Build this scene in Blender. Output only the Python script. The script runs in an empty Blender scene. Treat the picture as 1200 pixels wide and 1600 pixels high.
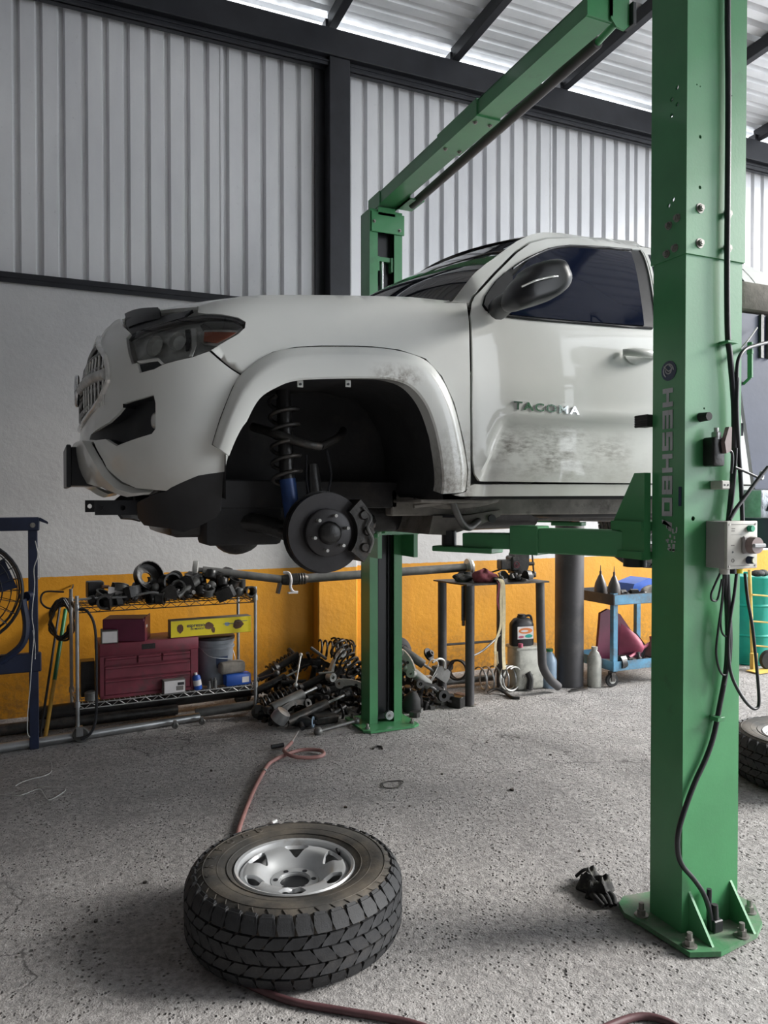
import bpy, bmesh, math, random
from mathutils import Vector, Matrix, Euler
from mathutils.geometry import delaunay_2d_cdt
random.seed(7)
PI = math.pi
SC = bpy.context.scene
COL = SC.collection
# ------------------------------------------------------------------ camera (x along the wall, y towards the wall, z up)
YAW = math.radians(23.95); PITCH = math.atan(20/1200)
cam_d = bpy.data.cameras.new('camera'); cam = bpy.data.objects.new('camera', cam_d); COL.objects.link(cam)
cam.location = (0, 0, 1.6); cam.rotation_euler = (PI/2-PITCH, 0, -YAW)
cam_d.sensor_fit = 'VERTICAL'; cam_d.sensor_height = 24; cam_d.lens = 18; cam_d.clip_start = .05; cam_d.clip_end = 200
SC.camera = cam
# ------------------------------------------------------------------ daylight
wd = bpy.data.worlds.new('overcast_sky'); SC.world = wd; wd.use_nodes = True
bg = wd.node_tree.nodes['Background']; bg.inputs[0].default_value = (.90, .95, 1.0, 1); bg.inputs[1].default_value = 3.0
sun_d = bpy.data.lights.new('sun', 'SUN'); sun = bpy.data.objects.new('sun', sun_d); COL.objects.link(sun)
sun_d.energy = 4.6; sun_d.angle = math.radians(20); sun_d.color = (1, .97, .92)
sun.rotation_euler = Vector((-.84, .28, -.455)).to_track_quat('-Z', 'Y').to_euler()
vs = SC.view_settings
vs.view_transform = 'Standard'; vs.look = 'None'; vs.exposure = .6; vs.gamma = 1; vs.use_curve_mapping = False

# ------------------------------------------------------------------ mesh helpers
def catmull(pts, k=6, closed=False):
    P = [Vector(p) for p in pts]; n = len(P); out = []
    rng = range(n if closed else n-1)
    for i in rng:
        a = P[(i-1) % n] if (closed or i > 0) else P[0]*2-P[1]
        b = P[i]; c = P[(i+1) % n]
        d = P[(i+2) % n] if (closed or i+2 < n) else P[n-1]*2-P[n-2]
        for j in range(k):
            t = j/k
            out.append(.5*((2*b)+(c-a)*t+(2*a-5*b+4*c-d)*t*t+(3*b-a-3*c+d)*t**3))
    if not closed: out.append(P[-1])
    return out

class MB:
    def __init__(s): s.v = []; s.f = []; s.m = Matrix()
    def at(s, loc=(0,0,0), rot=(0,0,0)): s.m = Matrix.Translation(loc) @ Euler(rot).to_matrix().to_4x4(); return s
    def add(s, vs, fs):
        o = len(s.v); s.v += [s.m @ Vector(p) for p in vs]; s.f += [[i+o for i in f] for f in fs]; return s
    def box(s, x0, x1, y0, y1, z0, z1, bev=0, seg=1):
        vs = [(x0,y0,z0),(x1,y0,z0),(x1,y1,z0),(x0,y1,z0),(x0,y0,z1),(x1,y0,z1),(x1,y1,z1),(x0,y1,z1)]
        fs = [(3,2,1,0),(4,5,6,7),(0,1,5,4),(1,2,6,5),(2,3,7,6),(3,0,4,7)]
        if bev <= 0: return s.add(vs, fs)
        bm = bmesh.new(); bv = [bm.verts.new(p) for p in vs]
        for f in fs: bm.faces.new([bv[i] for i in f])
        bmesh.ops.bevel(bm, geom=bm.edges[:], offset=bev, segments=seg, affect='EDGES', profile=.5)
        bm.verts.index_update(); s.add([v.co.copy() for v in bm.verts], [[v.index for v in f.verts] for f in bm.faces]); bm.free(); return s
    def boxc(s, c, size, bev=0, seg=1):
        return s.box(c[0]-size[0]/2, c[0]+size[0]/2, c[1]-size[1]/2, c[1]+size[1]/2, c[2]-size[2]/2, c[2]+size[2]/2, bev, seg)
    def beam(s, p0, p1, wd, ht, bev=0, up=(0,0,1)):
        p0 = Vector(p0); p1 = Vector(p1); d = p1-p0; L = d.length; y = d/L; u = Vector(up)
        x = y.cross(u).normalized(); z = x.cross(y)
        old = s.m; M = Matrix((x, y, z)).transposed().to_4x4(); M.translation = p0; s.m = old @ M
        s.box(-wd/2, wd/2, 0, L, -ht/2, ht/2, bev); s.m = old; return s
    def frame(s, p, ax):
        z = Vector(ax).normalized(); x = z.orthogonal().normalized(); y = z.cross(x)
        M = Matrix((x, y, z)).transposed().to_4x4(); M.translation = Vector(p); return M
    def cyl(s, p0, p1, r0, r1=None, n=16, caps=True):
        r1 = r0 if r1 is None else r1; p0 = Vector(p0); p1 = Vector(p1); M = s.frame(p0, p1-p0); L = (p1-p0).length
        vs = [M @ Vector((r0*math.cos(2*PI*i/n), r0*math.sin(2*PI*i/n), 0)) for i in range(n)]+[M @ Vector((r1*math.cos(2*PI*i/n), r1*math.sin(2*PI*i/n), L)) for i in range(n)]
        fs = [(i, (i+1) % n, n+(i+1) % n, n+i) for i in range(n)]
        if caps: fs += [tuple(reversed(range(n))), tuple(range(n, 2*n))]
        return s.add(vs, fs)
    def lathe(s, prof, p=(0,0,0), ax=(0,0,1), n=24, closed=False):
        M = s.frame(p, ax); vs = []; fs = []; k = len(prof)
        for i in range(n):
            a = 2*PI*i/n
            for r, z in prof: vs.append(M @ Vector((r*math.cos(a), r*math.sin(a), z)))
        for i in range(n):
            j = (i+1) % n
            for q in range(k if closed else k-1):
                q2 = (q+1) % k; fs.append((i*k+q, j*k+q, j*k+q2, i*k+q2))
        if not closed:
            if prof[0][0] > 1e-5: fs.append([i*k for i in reversed(range(n))])
            if prof[-1][0] > 1e-5: fs.append([i*k+k-1 for i in range(n)])
        return s.add(vs, fs)
    def tube(s, pts, r, n=8, k=5, closed=False, smooth=True, caps=True):
        P = catmull(pts, k, closed) if smooth else [Vector(p) for p in pts]
        N = len(P); vs = []; fs = []; nrm = None
        for i in range(N):
            a = P[(i-1) % N] if (closed or i > 0) else P[0]; b = P[(i+1) % N] if (closed or i < N-1) else P[-1]
            t = (b-a)
            t = t.normalized() if t.length > 1e-9 else Vector((0,0,1))
            if nrm is None: nrm = t.orthogonal().normalized()
            nrm = (nrm-t*nrm.dot(t)); nrm = nrm.normalized() if nrm.length > 1e-6 else t.orthogonal().normalized()
            bn = t.cross(nrm); rr = r(i/(N-1)) if callable(r) else r
            for q in range(n):
                c = 2*PI*q/n; vs.append(P[i]+(nrm*math.cos(c)+bn*math.sin(c))*rr)
        for i in range(N if closed else N-1):
            j = (i+1) % N
            for q in range(n): fs.append((i*n+q, i*n+(q+1) % n, j*n+(q+1) % n, j*n+q))
        if caps and not closed: fs += [list(reversed(range(n))), list(range((N-1)*n, N*n))]
        return s.add(vs, fs)
    def coil(s, p0, p1, R, r, turns, n=6, seg=14):
        p0 = Vector(p0); p1 = Vector(p1); M = s.frame(p0, p1-p0); L = (p1-p0).length; N = int(turns*seg)
        return s.tube([M @ Vector((R*math.cos(2*PI*i/seg), R*math.sin(2*PI*i/seg), L*i/N)) for i in range(N+1)], r, n, smooth=False)
    def torus(s, p, ax, R, r, n=24, m=8):
        return s.lathe([(R+r*math.cos(2*PI*i/m), r*math.sin(2*PI*i/m)) for i in range(m)], p, ax, n, closed=True)
    def sphere(s, c, r, sc=(1,1,1), n=12, m=8):
        old = s.m; s.m = old @ Matrix.Translation(c) @ Matrix.Diagonal((*sc, 1))
        s.lathe([(max(r*math.sin(PI*i/m), 0), -r*math.cos(PI*i/m)) for i in range(m+1)], n=n); s.m = old; return s
    def prism(s, poly, axis, a0, a1):
        """polygon in the two remaining axes, extruded along axis"""
        n = len(poly)
        def P(u, v, a): return {'x': (a, u, v), 'y': (u, a, v), 'z': (u, v, a)}[axis]
        return s.add([P(u, v, a0) for u, v in poly]+[P(u, v, a1) for u, v in poly],
                     [list(reversed(range(n))), list(range(n, 2*n))]+[(i, (i+1) % n, n+(i+1) % n, n+i) for i in range(n)])
    def build(s, name, mat, parent=None, smooth=35, fix=True, local=False):
        me = bpy.data.meshes.new(name); me.from_pydata(s.v, [], s.f); me.update()
        if fix:
            bm = bmesh.new(); bm.from_mesh(me); bmesh.ops.recalc_face_normals(bm, faces=bm.faces[:]); bm.to_mesh(me); bm.free()
        o = link(name, me, mat, parent, smooth)
        if local: o.matrix_parent_inverse = Matrix()
        return o

def link(name, me, mat, parent=None, smooth=35):
    me.materials.append(MAT[mat] if isinstance(mat, str) else mat)
    if smooth:
        me.polygons.foreach_set('use_smooth', [True]*len(me.polygons)); me.set_sharp_from_angle(angle=math.radians(smooth))
    o = bpy.data.objects.new(name, me); COL.objects.link(o)
    if parent is not None:
        o.parent = parent
        if parent.type == 'EMPTY': o.matrix_parent_inverse = parent.matrix_basis.inverted()
    return o
def tag(o, label, cat, group=None, kind=None):
    o['label'] = label; o['category'] = cat
    if group: o['group'] = group
    if kind: o['kind'] = kind
    return o
def thing(name, label, cat, loc=(0,0,0), group=None):
    o = bpy.data.objects.new(name, None); COL.objects.link(o); o.location = loc; o.empty_display_size = .1
    return tag(o, label, cat, group)
def struct(o): o['kind'] = 'structure'; return o
def copy_tree(o, parent=None):
    c = o.copy(); COL.objects.link(c)
    if parent is not None: c.parent = parent
    for ch in list(o.children): copy_tree(ch, c)
    return c
def place(o, loc, rot=(0,0,0), label=None, group=None, sc=None):
    o.location = loc; o.rotation_euler = rot
    if sc: o.scale = (sc, sc, sc)
    if label: o['label'] = label
    if group: o['group'] = group
    return o
def text_mesh(txt, size, depth=.002, bold=0, spacing=1.0):
    cu = bpy.data.curves.new('text', 'FONT'); cu.body = txt; cu.size = size; cu.extrude = depth; cu.offset = bold
    cu.align_x = 'CENTER'; cu.align_y = 'CENTER'; cu.space_character = spacing; cu.resolution_u = 3
    o = bpy.data.objects.new('text', cu); COL.objects.link(o)
    me = bpy.data.meshes.new_from_object(o.evaluated_get(bpy.context.evaluated_depsgraph_get()))
    bpy.data.objects.remove(o); bpy.data.curves.remove(cu)
    return me
def text(name, txt, size, M, mat, parent=None, depth=.002, bold=0, spacing=1.0, sx=1.0):
    me = text_mesh(txt, size, depth, bold, spacing); me.transform(M @ Matrix.Diagonal((sx, 1, 1, 1))); me.materials.clear()
    return link(name, me, mat, parent, 0)
def axes(o, x, y, z):
    M = Matrix((Vector(x), Vector(y), Vector(z))).transposed().to_4x4(); M.translation = Vector(o); return M

def dens(P, step, closed=True):
    out = []
    n = len(P)
    for i in range(n if closed else n-1):
        a = Vector(P[i]); c = Vector(P[(i+1) % n]); k = max(1, int((c-a).length/step))
        for j in range(k): out.append(a+(c-a)*j/k)
    if not closed: out.append(Vector(P[-1]))
    return out
def tri(outline, step, holes=()):
    pts = dens(outline, step); n = len(pts); edges = [(i, (i+1) % n) for i in range(n)]; hp = []
    for h in holes:
        q = dens(h, step); o = len(pts); pts += q; edges += [(o+i, o+(i+1) % len(q)) for i in range(len(q))]; hp.append(q)
    xs = [p[0] for p in outline]; zs = [p[1] for p in outline]
    def near(p):
        for q in pts[:n]:
            if abs(q[0]-p[0]) < step*.45 and abs(q[1]-p[1]) < step*.45: return True
        return False
    g = []; y = min(zs)+step/2; r = 0
    while y < max(zs):
        x = min(xs)+(step/2 if r % 2 else step)
        while x < max(xs):
            p = Vector((x, y))
            if inside(p, outline) and not near(p): g.append(p)
            x += step
        y += step*.9; r += 1
    v, e, f, *_ = delaunay_2d_cdt(pts+g, edges, [], 0, 1e-6)
    fs = []
    for t in f:
        c = sum((v[i] for i in t), Vector((0, 0)))/len(t)
        if inside(c, outline) and not any(inside(c, h) for h in hp): fs.append(list(t))
    used = sorted({i for t in fs for i in t}); mp = {a: i for i, a in enumerate(used)}
    return [v[i] for i in used], [[mp[i] for i in t] for t in fs]
def inside(p, poly):
    r = False; n = len(poly); j = n-1
    for i in range(n):
        a, c = poly[i], poly[j]
        if (a[1] > p[1]) != (c[1] > p[1]) and p[0] < (c[0]-a[0])*(p[1]-a[1])/(c[1]-a[1])+a[0]: r = not r
        j = i
    return r
# ------------------------------------------------------------------ materials
MAT = {}
def nd(nt, t, **kw):
    n = nt.nodes.new(t)
    for k, v in kw.items(): setattr(n, k, v)
    return n
def base(name):
    m = bpy.data.materials.new(name); m.use_nodes = True; nt = m.node_tree; b = nt.nodes['Principled BSDF']; MAT[name] = m
    tc = nd(nt, 'ShaderNodeTexCoord'); return m, nt, b, tc.outputs['Object']
def noise(nt, co, sc, det=4, rough=.6):
    n = nd(nt, 'ShaderNodeTexNoise'); n.inputs['Scale'].default_value = sc; n.inputs['Detail'].default_value = det; n.inputs['Roughness'].default_value = rough
    nt.links.new(co, n.inputs['Vector']); return n.outputs['Fac']
def ramp(nt, fac, stops):
    r = nd(nt, 'ShaderNodeValToRGB'); e = r.color_ramp.elements
    while len(e) < len(stops): e.new(.5)
    for x, (p, c) in zip(e, stops): x.position = p; x.color = (*c, 1) if len(c) == 3 else c
    nt.links.new(fac, r.inputs[0]); return r.outputs[0]
def mix(nt, fac, a, b, mode='MIX'):
    m = nd(nt, 'ShaderNodeMix', data_type='RGBA', blend_type=mode)
    for i, v in ((0, fac), (6, a), (7, b)):
        if hasattr(v, 'links'): nt.links.new(v, m.inputs[i])
        else: m.inputs[i].default_value = v if i == 0 else (*v, 1)
    return m.outputs[2]
def mth(nt, op, a, b=None, clamp=False):
    m = nd(nt, 'ShaderNodeMath', operation=op, use_clamp=clamp)
    for i, v in enumerate((a, b)):
        if v is None: continue
        if hasattr(v, 'links'): nt.links.new(v, m.inputs[i])
        else: m.inputs[i].default_value = v
    return m.outputs[0]
def maprange(nt, v, a, b):
    m = nd(nt, 'ShaderNodeMapRange'); nt.links.new(v, m.inputs[0]); m.inputs[1].default_value = a; m.inputs[2].default_value = b; return m.outputs[0]
def bump(nt, b, h, st, dist=.01):
    n = nd(nt, 'ShaderNodeBump'); n.inputs['Strength'].default_value = st; n.inputs['Distance'].default_value = dist
    nt.links.new(h, n.inputs['Height']); nt.links.new(n.outputs[0], b.inputs['Normal'])
def pm(name, col, rough=.5, metal=0, var=.25, vs=9, bmp=0, bs=60, coat=0, dirt=None, ds=3, dlo=.52, dhi=.7):
    m, nt, b, co = base(name)
    f = noise(nt, co, vs, 5)
    c = ramp(nt, f, [(.3, tuple(x*(1-var) for x in col)), (.7, tuple(min(x*(1+var*.6), 1) for x in col))])
    if dirt:
        g = maprange(nt, noise(nt, co, ds, 8, .7), dlo, dhi); c = mix(nt, g, c, dirt)
    nt.links.new(c, b.inputs['Base Color']); b.inputs['Roughness'].default_value = rough; b.inputs['Metallic'].default_value = metal
    b.inputs['Coat Weight'].default_value = coat
    if coat: b.inputs['Coat Roughness'].default_value = .08
    if bmp: bump(nt, b, noise(nt, co, bs, 4), bmp, .01)
    return m
pm('green', (.060, .25, .100), .38, 0, .12, 4, .04, 90, .2, dirt=(.05,.11,.06), ds=5, dlo=.62, dhi=.85)
pm('black_steel', (.018, .019, .024), .5, .2, .3, 6, .05, 40)
pm('black_paint', (.012, .013, .017), .35, 0, .2, 6)
pm('blue_steel', (.014, .022, .055), .45, .1, .3, 6, .05, 40)
pm('rubber', (.022, .022, .023), .75, 0, .35, 12, .1, 120)
pm('tire_rubber', (.030, .031, .034), .68, 0, .35, 20, .15, 160, dirt=(.075,.07,.066), ds=7, dlo=.5, dhi=.75)
pm('tire_side', (.055, .052, .048), .7, 0, .35, 9, .1, 120, dirt=(.16,.135,.105), ds=4, dlo=.42, dhi=.68)
pm('rim', (.58, .59, .60), .38, .35, .12, 5, .03, 60, .2, dirt=(.30,.27,.23), ds=6, dlo=.56, dhi=.75)
pm('chrome', (.75, .76, .78), .18, 1, .08, 5)
pm('steel', (.42, .43, .44), .36, .9, .25, 8, .05, 60)
pm('zinc', (.55, .55, .55), .45, .7, .25, 14, .05, 60)
pm('bolt', (.30, .29, .27), .5, .8, .3, 30)
pm('iron', (.062, .060, .058), .42, .6, .5, 14, .2, 70, dirt=(.12,.10,.085), ds=9)
pm('rust', (.16, .085, .055), .75, .2, .5, 12, .25, 70)
pm('dark_oil', (.026, .025, .025), .32, .3, .5, 14, .2, 60)
pm('grey_metal', (.17, .17, .165), .5, .5, .4, 9, .15, 50)
pm('light_metal', (.48, .48, .46), .45, .5, .3, 9, .1, 50)
pm('aluminium', (.55, .55, .53), .45, .6, .25, 12, .15, 50)
pm('plastic_black', (.014, .015, .018), .45, 0, .3, 10)
pm('disc', (.055, .053, .055), .45, .7, .3, 5, .05, 50)
pm('maroon', (.20, .035, .055), .45, .1, .3, 7, .05, 50, dirt=(.10,.05,.055), ds=6)
pm('wine', (.13, .015, .045), .42, 0, .25, 5, .05, 40)
pm('yellow_card', (.86, .70, .02), .55, 0, .08, 5, .03, 40)
pm('white_card', (.72, .69, .69), .6, 0, .15, 9, .05, 40)
pm('grey_card', (.17, .16, .15), .65, 0, .3, 9)
pm('bucket', (.20, .22, .25), .5, 0, .3, 6, .05, 30)
pm('blue_plastic', (.02, .09, .42), .4, 0, .2, 6)
pm('teal', (.0, .33, .26), .4, 0, .2, 5)
pm('yellow_paint', (.72, .50, .12), .5, 0, .2, 8)
pm('wood_yellow', (.62, .36, .06), .55, 0, .25, 12)
pm('green_stick', (.015, .15, .05), .45, 0, .2, 6)
pm('white_paint', (.75, .75, .74), .5, 0, .1, 8)
pm('string', (.60, .60, .58), .8, 0, .15, 30)
pm('strap', (.72, .62, .40), .8, 0, .2, 30)
pm('red_rag', (.20, .04, .055), .85, 0, .4, 18, .3, 40)
pm('rag_black', (.016, .016, .017), .8, 0, .5, 18, .35, 40, dirt=(.11,.11,.09), ds=16, dlo=.52, dhi=.66)
pm('hose_red', (.34, .17, .155), .55, 0, .25, 14, .05, 60)
pm('hose_dark', (.10, .045, .05), .5, 0, .3, 14, .05, 60)
pm('cable', (.016, .017, .021), .42, 0, .2, 20)
pm('beige_box', (.50, .49, .45), .5, 0, .1, 8, .03, 60, dirt=(.34,.31,.27), ds=9)
pm('grey_door', (.33, .31, .31), .5, 0, .08, 8)
pm('btn_green', (.0, .30, .15), .35)
pm('btn_cream', (.62, .62, .48), .4)
pm('knob_brown', (.26, .19, .18), .4)
pm('label_grey', (.42, .43, .45), .5)
pm('logo_blue', (.015, .03, .075), .4)
pm('cart_blue', (.08, .23, .36), .5, .1, .35, 7, .05, 40, dirt=(.09,.10,.105), ds=6, dlo=.46, dhi=.66)
pm('pink', (.45, .10, .16), .5, 0, .3, 5)
pm('jug_white', (.52, .52, .47), .45, 0, .2, 12, .1, 30, dirt=(.16,.155,.14), ds=9, dlo=.50, dhi=.80)
pm('jug_blue', (.30, .40, .52), .35, 0, .15, 8)
pm('cone_grey', (.085, .075, .072), .45, 0, .25, 8)
pm('block', (.22, .20, .175), .8, 0, .3, 20, .2, 60)
pm('pipe_grey', (.066, .064, .068), .5, .2, .25, 4, .05, 30, dirt=(.12,.115,.11), ds=3)
pm('bar_brown', (.05, .042, .041), .55, 0, .3, 6)
pm('machine', (.045, .055, .095), .45, .1, .25, 3, .05, 30)
pm('silver_cast', (.40, .43, .47), .4, .6, .3, 26, .4, 50)
pm('amber', (.42, .10, .045), .3, 0, .1, 8, coat=.6)
pm('orange', (.75, .22, .05), .5)
# ------------------------------------------------------------------ setting: surfaces
def mat_floor():
    m, nt, b, co = base('concrete_floor')
    big = noise(nt, co, .55, 6, .62); mid = noise(nt, co, 5, 8, .72); fine = noise(nt, co, 34, 6, .72); grit = noise(nt, co, 130, 3, .6)
    c = ramp(nt, big, [(.30, (.37,.353,.346)), (.55, (.50,.48,.472)), (.75, (.58,.56,.552))])
    c = mix(nt, .55, c, ramp(nt, mid, [(.32, (.30,.30,.30)), (.68, (.66,.66,.66))]), 'OVERLAY')
    c = mix(nt, .62, c, ramp(nt, fine, [(.34, (.22,.22,.22)), (.66, (.74,.74,.74))]), 'OVERLAY')
    v = nd(nt, 'ShaderNodeTexVoronoi'); v.inputs['Scale'].default_value = 46; nt.links.new(co, v.inputs['Vector'])
    pit = mth(nt, 'MULTIPLY', maprange(nt, v.outputs['Distance'], .30, .12), maprange(nt, mid, .44, .56), True)
    v2 = nd(nt, 'ShaderNodeTexVoronoi'); v2.inputs['Scale'].default_value = 19; nt.links.new(co, v2.inputs['Vector'])
    pit2 = mth(nt, 'MULTIPLY', maprange(nt, v2.outputs['Distance'], .20, .10), maprange(nt, noise(nt, co, 2.6, 4), .52, .62), True); pit = mth(nt, 'MAXIMUM', pit, pit2)
    c = mix(nt, mth(nt, 'MULTIPLY', pit, .8), c, (.06,.057,.054))
    oil = maprange(nt, noise(nt, co, 1.1, 5, .55), .57, .72)
    c = mix(nt, mth(nt, 'MULTIPLY', oil, .5), c, (.085,.082,.08))
    vc = nd(nt, 'ShaderNodeTexVoronoi', feature='DISTANCE_TO_EDGE'); vc.inputs['Scale'].default_value = .75
    wob = nd(nt, 'ShaderNodeVectorMath', operation='ADD'); nz = nd(nt, 'ShaderNodeTexNoise'); nz.inputs['Scale'].default_value = 3; nz.inputs['Detail'].default_value = 6
    nt.links.new(co, nz.inputs['Vector']); sc = nd(nt, 'ShaderNodeVectorMath', operation='SCALE'); sc.inputs['Scale'].default_value = .55
    nt.links.new(nz.outputs['Color'], sc.inputs[0]); nt.links.new(co, wob.inputs[0]); nt.links.new(sc.outputs[0], wob.inputs[1]); nt.links.new(wob.outputs[0], vc.inputs['Vector'])
    crack = mth(nt, 'MULTIPLY', maprange(nt, vc.outputs['Distance'], .006, .001), maprange(nt, big, .48, .56), True)
    c = mix(nt, mth(nt, 'MULTIPLY', crack, .7), c, (.05,.048,.046))
    nt.links.new(c, b.inputs['Base Color']); b.inputs['Roughness'].default_value = .8; b.inputs['Specular IOR Level'].default_value = .3
    h = mth(nt, 'ADD', mth(nt, 'MULTIPLY', fine, .9), mth(nt, 'MULTIPLY', grit, .35)); h = mth(nt, 'ADD', h, mth(nt, 'MULTIPLY', mid, 1.2)); h = mth(nt, 'SUBTRACT', h, mth(nt, 'MULTIPLY', pit, 1.1))
    bump(nt, b, h, 1.0, .034)
mat_floor()
def mat_wall():
    m, nt, b, co = base('plaster_wall')
    sx = nd(nt, 'ShaderNodeSeparateXYZ'); nt.links.new(co, sx.inputs[0])
    n1 = noise(nt, co, 1.3, 6, .6); n2 = noise(nt, co, 26, 5, .65)
    wh = ramp(nt, n1, [(.3, (.50,.495,.50)), (.7, (.60,.595,.595))])
    wh = mix(nt, mth(nt, 'MULTIPLY', maprange(nt, n2, .60, .76), .25), wh, (.33,.32,.31))
    ye = ramp(nt, n1, [(.3, (.60,.255,.010)), (.7, (.74,.335,.016))])
    mpv = nd(nt, 'ShaderNodeMapping'); mpv.inputs['Scale'].default_value = (3.5, 3.5, .7); nt.links.new(co, mpv.inputs[0])
    stain = maprange(nt, noise(nt, mpv.outputs[0], 1.0, 6, .65), .52, .72)
    ye = mix(nt, mth(nt, 'MULTIPLY', stain, .4), ye, (.30,.15,.03))
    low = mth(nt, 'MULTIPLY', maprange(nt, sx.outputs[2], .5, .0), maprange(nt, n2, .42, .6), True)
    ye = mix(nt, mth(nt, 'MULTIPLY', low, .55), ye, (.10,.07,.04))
    edge = mth(nt, 'ADD', sx.outputs[2], mth(nt, 'MULTIPLY', n2, .012))
    k = nd(nt, 'ShaderNodeMath', operation='GREATER_THAN'); k.inputs[1].default_value = 1.03; nt.links.new(edge, k.inputs[0])
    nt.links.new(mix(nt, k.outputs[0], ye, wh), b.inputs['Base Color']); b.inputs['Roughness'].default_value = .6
    bump(nt, b, mth(nt, 'ADD', n2, mth(nt, 'MULTIPLY', noise(nt, co, 7, 5), 1.5)), .22, .012)
mat_wall()
pm('low_bounce_plaster', (.20, .195, .19), .8, 0, .25, 3, .2, 20)  # dark tone for the unseen walls, chosen to cut bounced light
def mat_sheet(name, c0, c1, metal, rough):
    m, nt, b, co = base(name)
    mp = nd(nt, 'ShaderNodeMapping'); mp.inputs['Scale'].default_value = (1, 1, .35); nt.links.new(co, mp.inputs[0])
    n1 = noise(nt, mp.outputs[0], 2.2, 6, .6); n2 = noise(nt, co, 38, 4, .7)
    c = ramp(nt, n1, [(.3, c0), (.7, c1)])
    c = mix(nt, mth(nt, 'MULTIPLY', maprange(nt, n2, .64, .74), .35), c, tuple(x*.5 for x in c0))
    nt.links.new(c, b.inputs['Base Color']); b.inputs['Metallic'].default_value = metal; b.inputs['Roughness'].default_value = rough
    bump(nt, b, n1, .15, .02)
mat_sheet('wall_sheet', (.58,.58,.60), (.72,.72,.73), .2, .42)
mat_sheet('roof_sheet', (.68,.69,.70), (.84,.84,.85), .35, .36)

# ------------------------------------------------------------------ floor
b = MB(); b.box(-5, 15, -9, 6.45, -.2, 0); struct(b.build('floor', 'concrete_floor', smooth=0))
# ------------------------------------------------------------------ walls
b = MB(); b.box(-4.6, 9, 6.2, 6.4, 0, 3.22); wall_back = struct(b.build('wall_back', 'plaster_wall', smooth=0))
def sheet_profile(L, first=.046, pitch=.151, rw=.054, dep=.038):
    """(along, depth) of a ribbed sheet: flat pans with narrow ribs sunk away from the room"""
    P = [(0, 0)]; k = first
    while k < L-.03:
        P += [(k-rw/2, 0), (k-rw/2+.013, dep), (k+rw/2-.013, dep), (k+rw/2, 0)]; k += pitch
    P.append((L, 0)); return [(max(0, min(L, a)), d) for a, d in P]
def wall_sheet(x0, x1, par, y=6.2, z0=3.2, z1=5.545):
    P = sheet_profile(x1-x0); n = len(P); t = .002
    vs = [(x0+a, y+d, z) for z in (z0, z1) for a, d in P]+[(x0+a, y+d+t, z) for z in (z0, z1) for a, d in P]
    fs = [(i, i+1, n+i+1, n+i) for i in range(n-1)]+[(2*n+i+1, 2*n+i, 3*n+i, 3*n+i+1) for i in range(n-1)]
    b = MB(); b.add(vs, fs); o = b.build('cladding_sheet', 'wall_sheet', par, smooth=0, fix=False); return o
wu = bpy.data.objects.new('wall_back_cladding', None); COL.objects.link(wu); wu.location = (2, 6.2, 3.2); struct(wu)
xs = [-4.6, -3.983, -2.92, -1.857, -.794, .269, 1.332, 2.11]
for i in range(7): wall_sheet(xs[i]-.012, xs[i+1]+.012, wu, 6.205 + .004*(i % 2))
xs = [2.385, 3.445, 4.535, 5.55, 6.61, 7.67, 8.9]
for i in range(6): wall_sheet(xs[i]-.012, xs[i+1]+.012, wu, 6.205 + .004*(i % 2))
b = MB(); b.box(-4.75, -4.6, -5, 6.4, 0, 6.4); struct(b.build('wall_left', 'low_bounce_plaster', smooth=0))
b = MB(); b.box(-4.75, 6.2, -5.2, -5, 0, 6.4); struct(b.build('wall_behind', 'low_bounce_plaster', smooth=0))  # unseen wall, its length shaped to limit light from behind the camera
# ledge, beam, column, pilaster
b = MB(); b.box(-4.6, 9, 6.165, 6.206, 3.195, 3.235).box(-4.6, 9, 6.17, 6.176, 3.16, 3.2); struct(b.build('trim_1', 'black_steel', smooth=0))
b = MB(); b.box(-4.6, 9, 6.02, 6.16, 5.27, 5.49, .006).box(-4.6, 9, 6.06, 6.15, 5.20, 5.225).box(-4.6, 9, 6.085, 6.10, 5.2, 5.27)
b.box(-4.6, 9, 6.05, 6.06, 5.225, 5.235)
struct(b.build('trim_2', 'black_steel', smooth=0))
b = MB(); b.box(2.19, 2.375, 6.04, 6.21, 3.0, 5.27, .006); b.box(2.11, 2.2, 6.16, 6.2, 3.2, 5.27); struct(b.build('trim_3', 'black_steel', smooth=0))
b = MB(); b.box(2.095, 2.45, 6.07, 6.2, 0, 3.19, .01); struct(b.build('trim_4', 'plaster_wall', smooth=0))
for px_ in (8.45,):
    b = MB(); b.box(px_, px_+.18, 6.04, 6.2, 0, 5.27, .006); struct(b.build('trim_5', 'black_steel', smooth=0))
# ------------------------------------------------------------------ ceiling: ribbed sheets on black purlins
def roof_z(y): return 5.635+.05*(6.15-y)
ceil = bpy.data.objects.new('ceiling', None); COL.objects.link(ceil); ceil.location = (3, 3, 5.8); struct(ceil)
y1 = 6.24; i = 0
while y1 > -5:
    y0 = y1-1.06; P = sheet_profile(1.066, .06, .151, .066, .046); n = len(P)
    vs = []; fs = []
    for x in (-4.8, 8.7):
        for a, d in P: y = y1-a; vs.append((x, y, roof_z(y)+d+.004*(i % 2)))
    for q in range(n-1): fs.append((q, q+1, n+q+1, n+q))
    b = MB(); b.add(vs, fs); b.add([Vector(v)+Vector((0,0,.002)) for v in vs], [tuple(reversed(f)) for f in fs])
    b.build('roof_sheet', 'roof_sheet', ceil, smooth=0, fix=False); y1 = y0; i += 1
for x in (-3.6, -2.45, -1.28, -.1, 1.06, 2.23, 3.40, 4.59, 5.88, 7.17, 8.4):
    b = MB(); b.beam((x, 6.1, roof_z(6.1)-.062), (x, -4.9, roof_z(-4.9)-.062), .075, .115, .004)
    b.box(x-.07, x-.045, 6.05, 6.14, 5.49, 5.57); b.build('purlin', 'black_steel', ceil, smooth=0)
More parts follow.
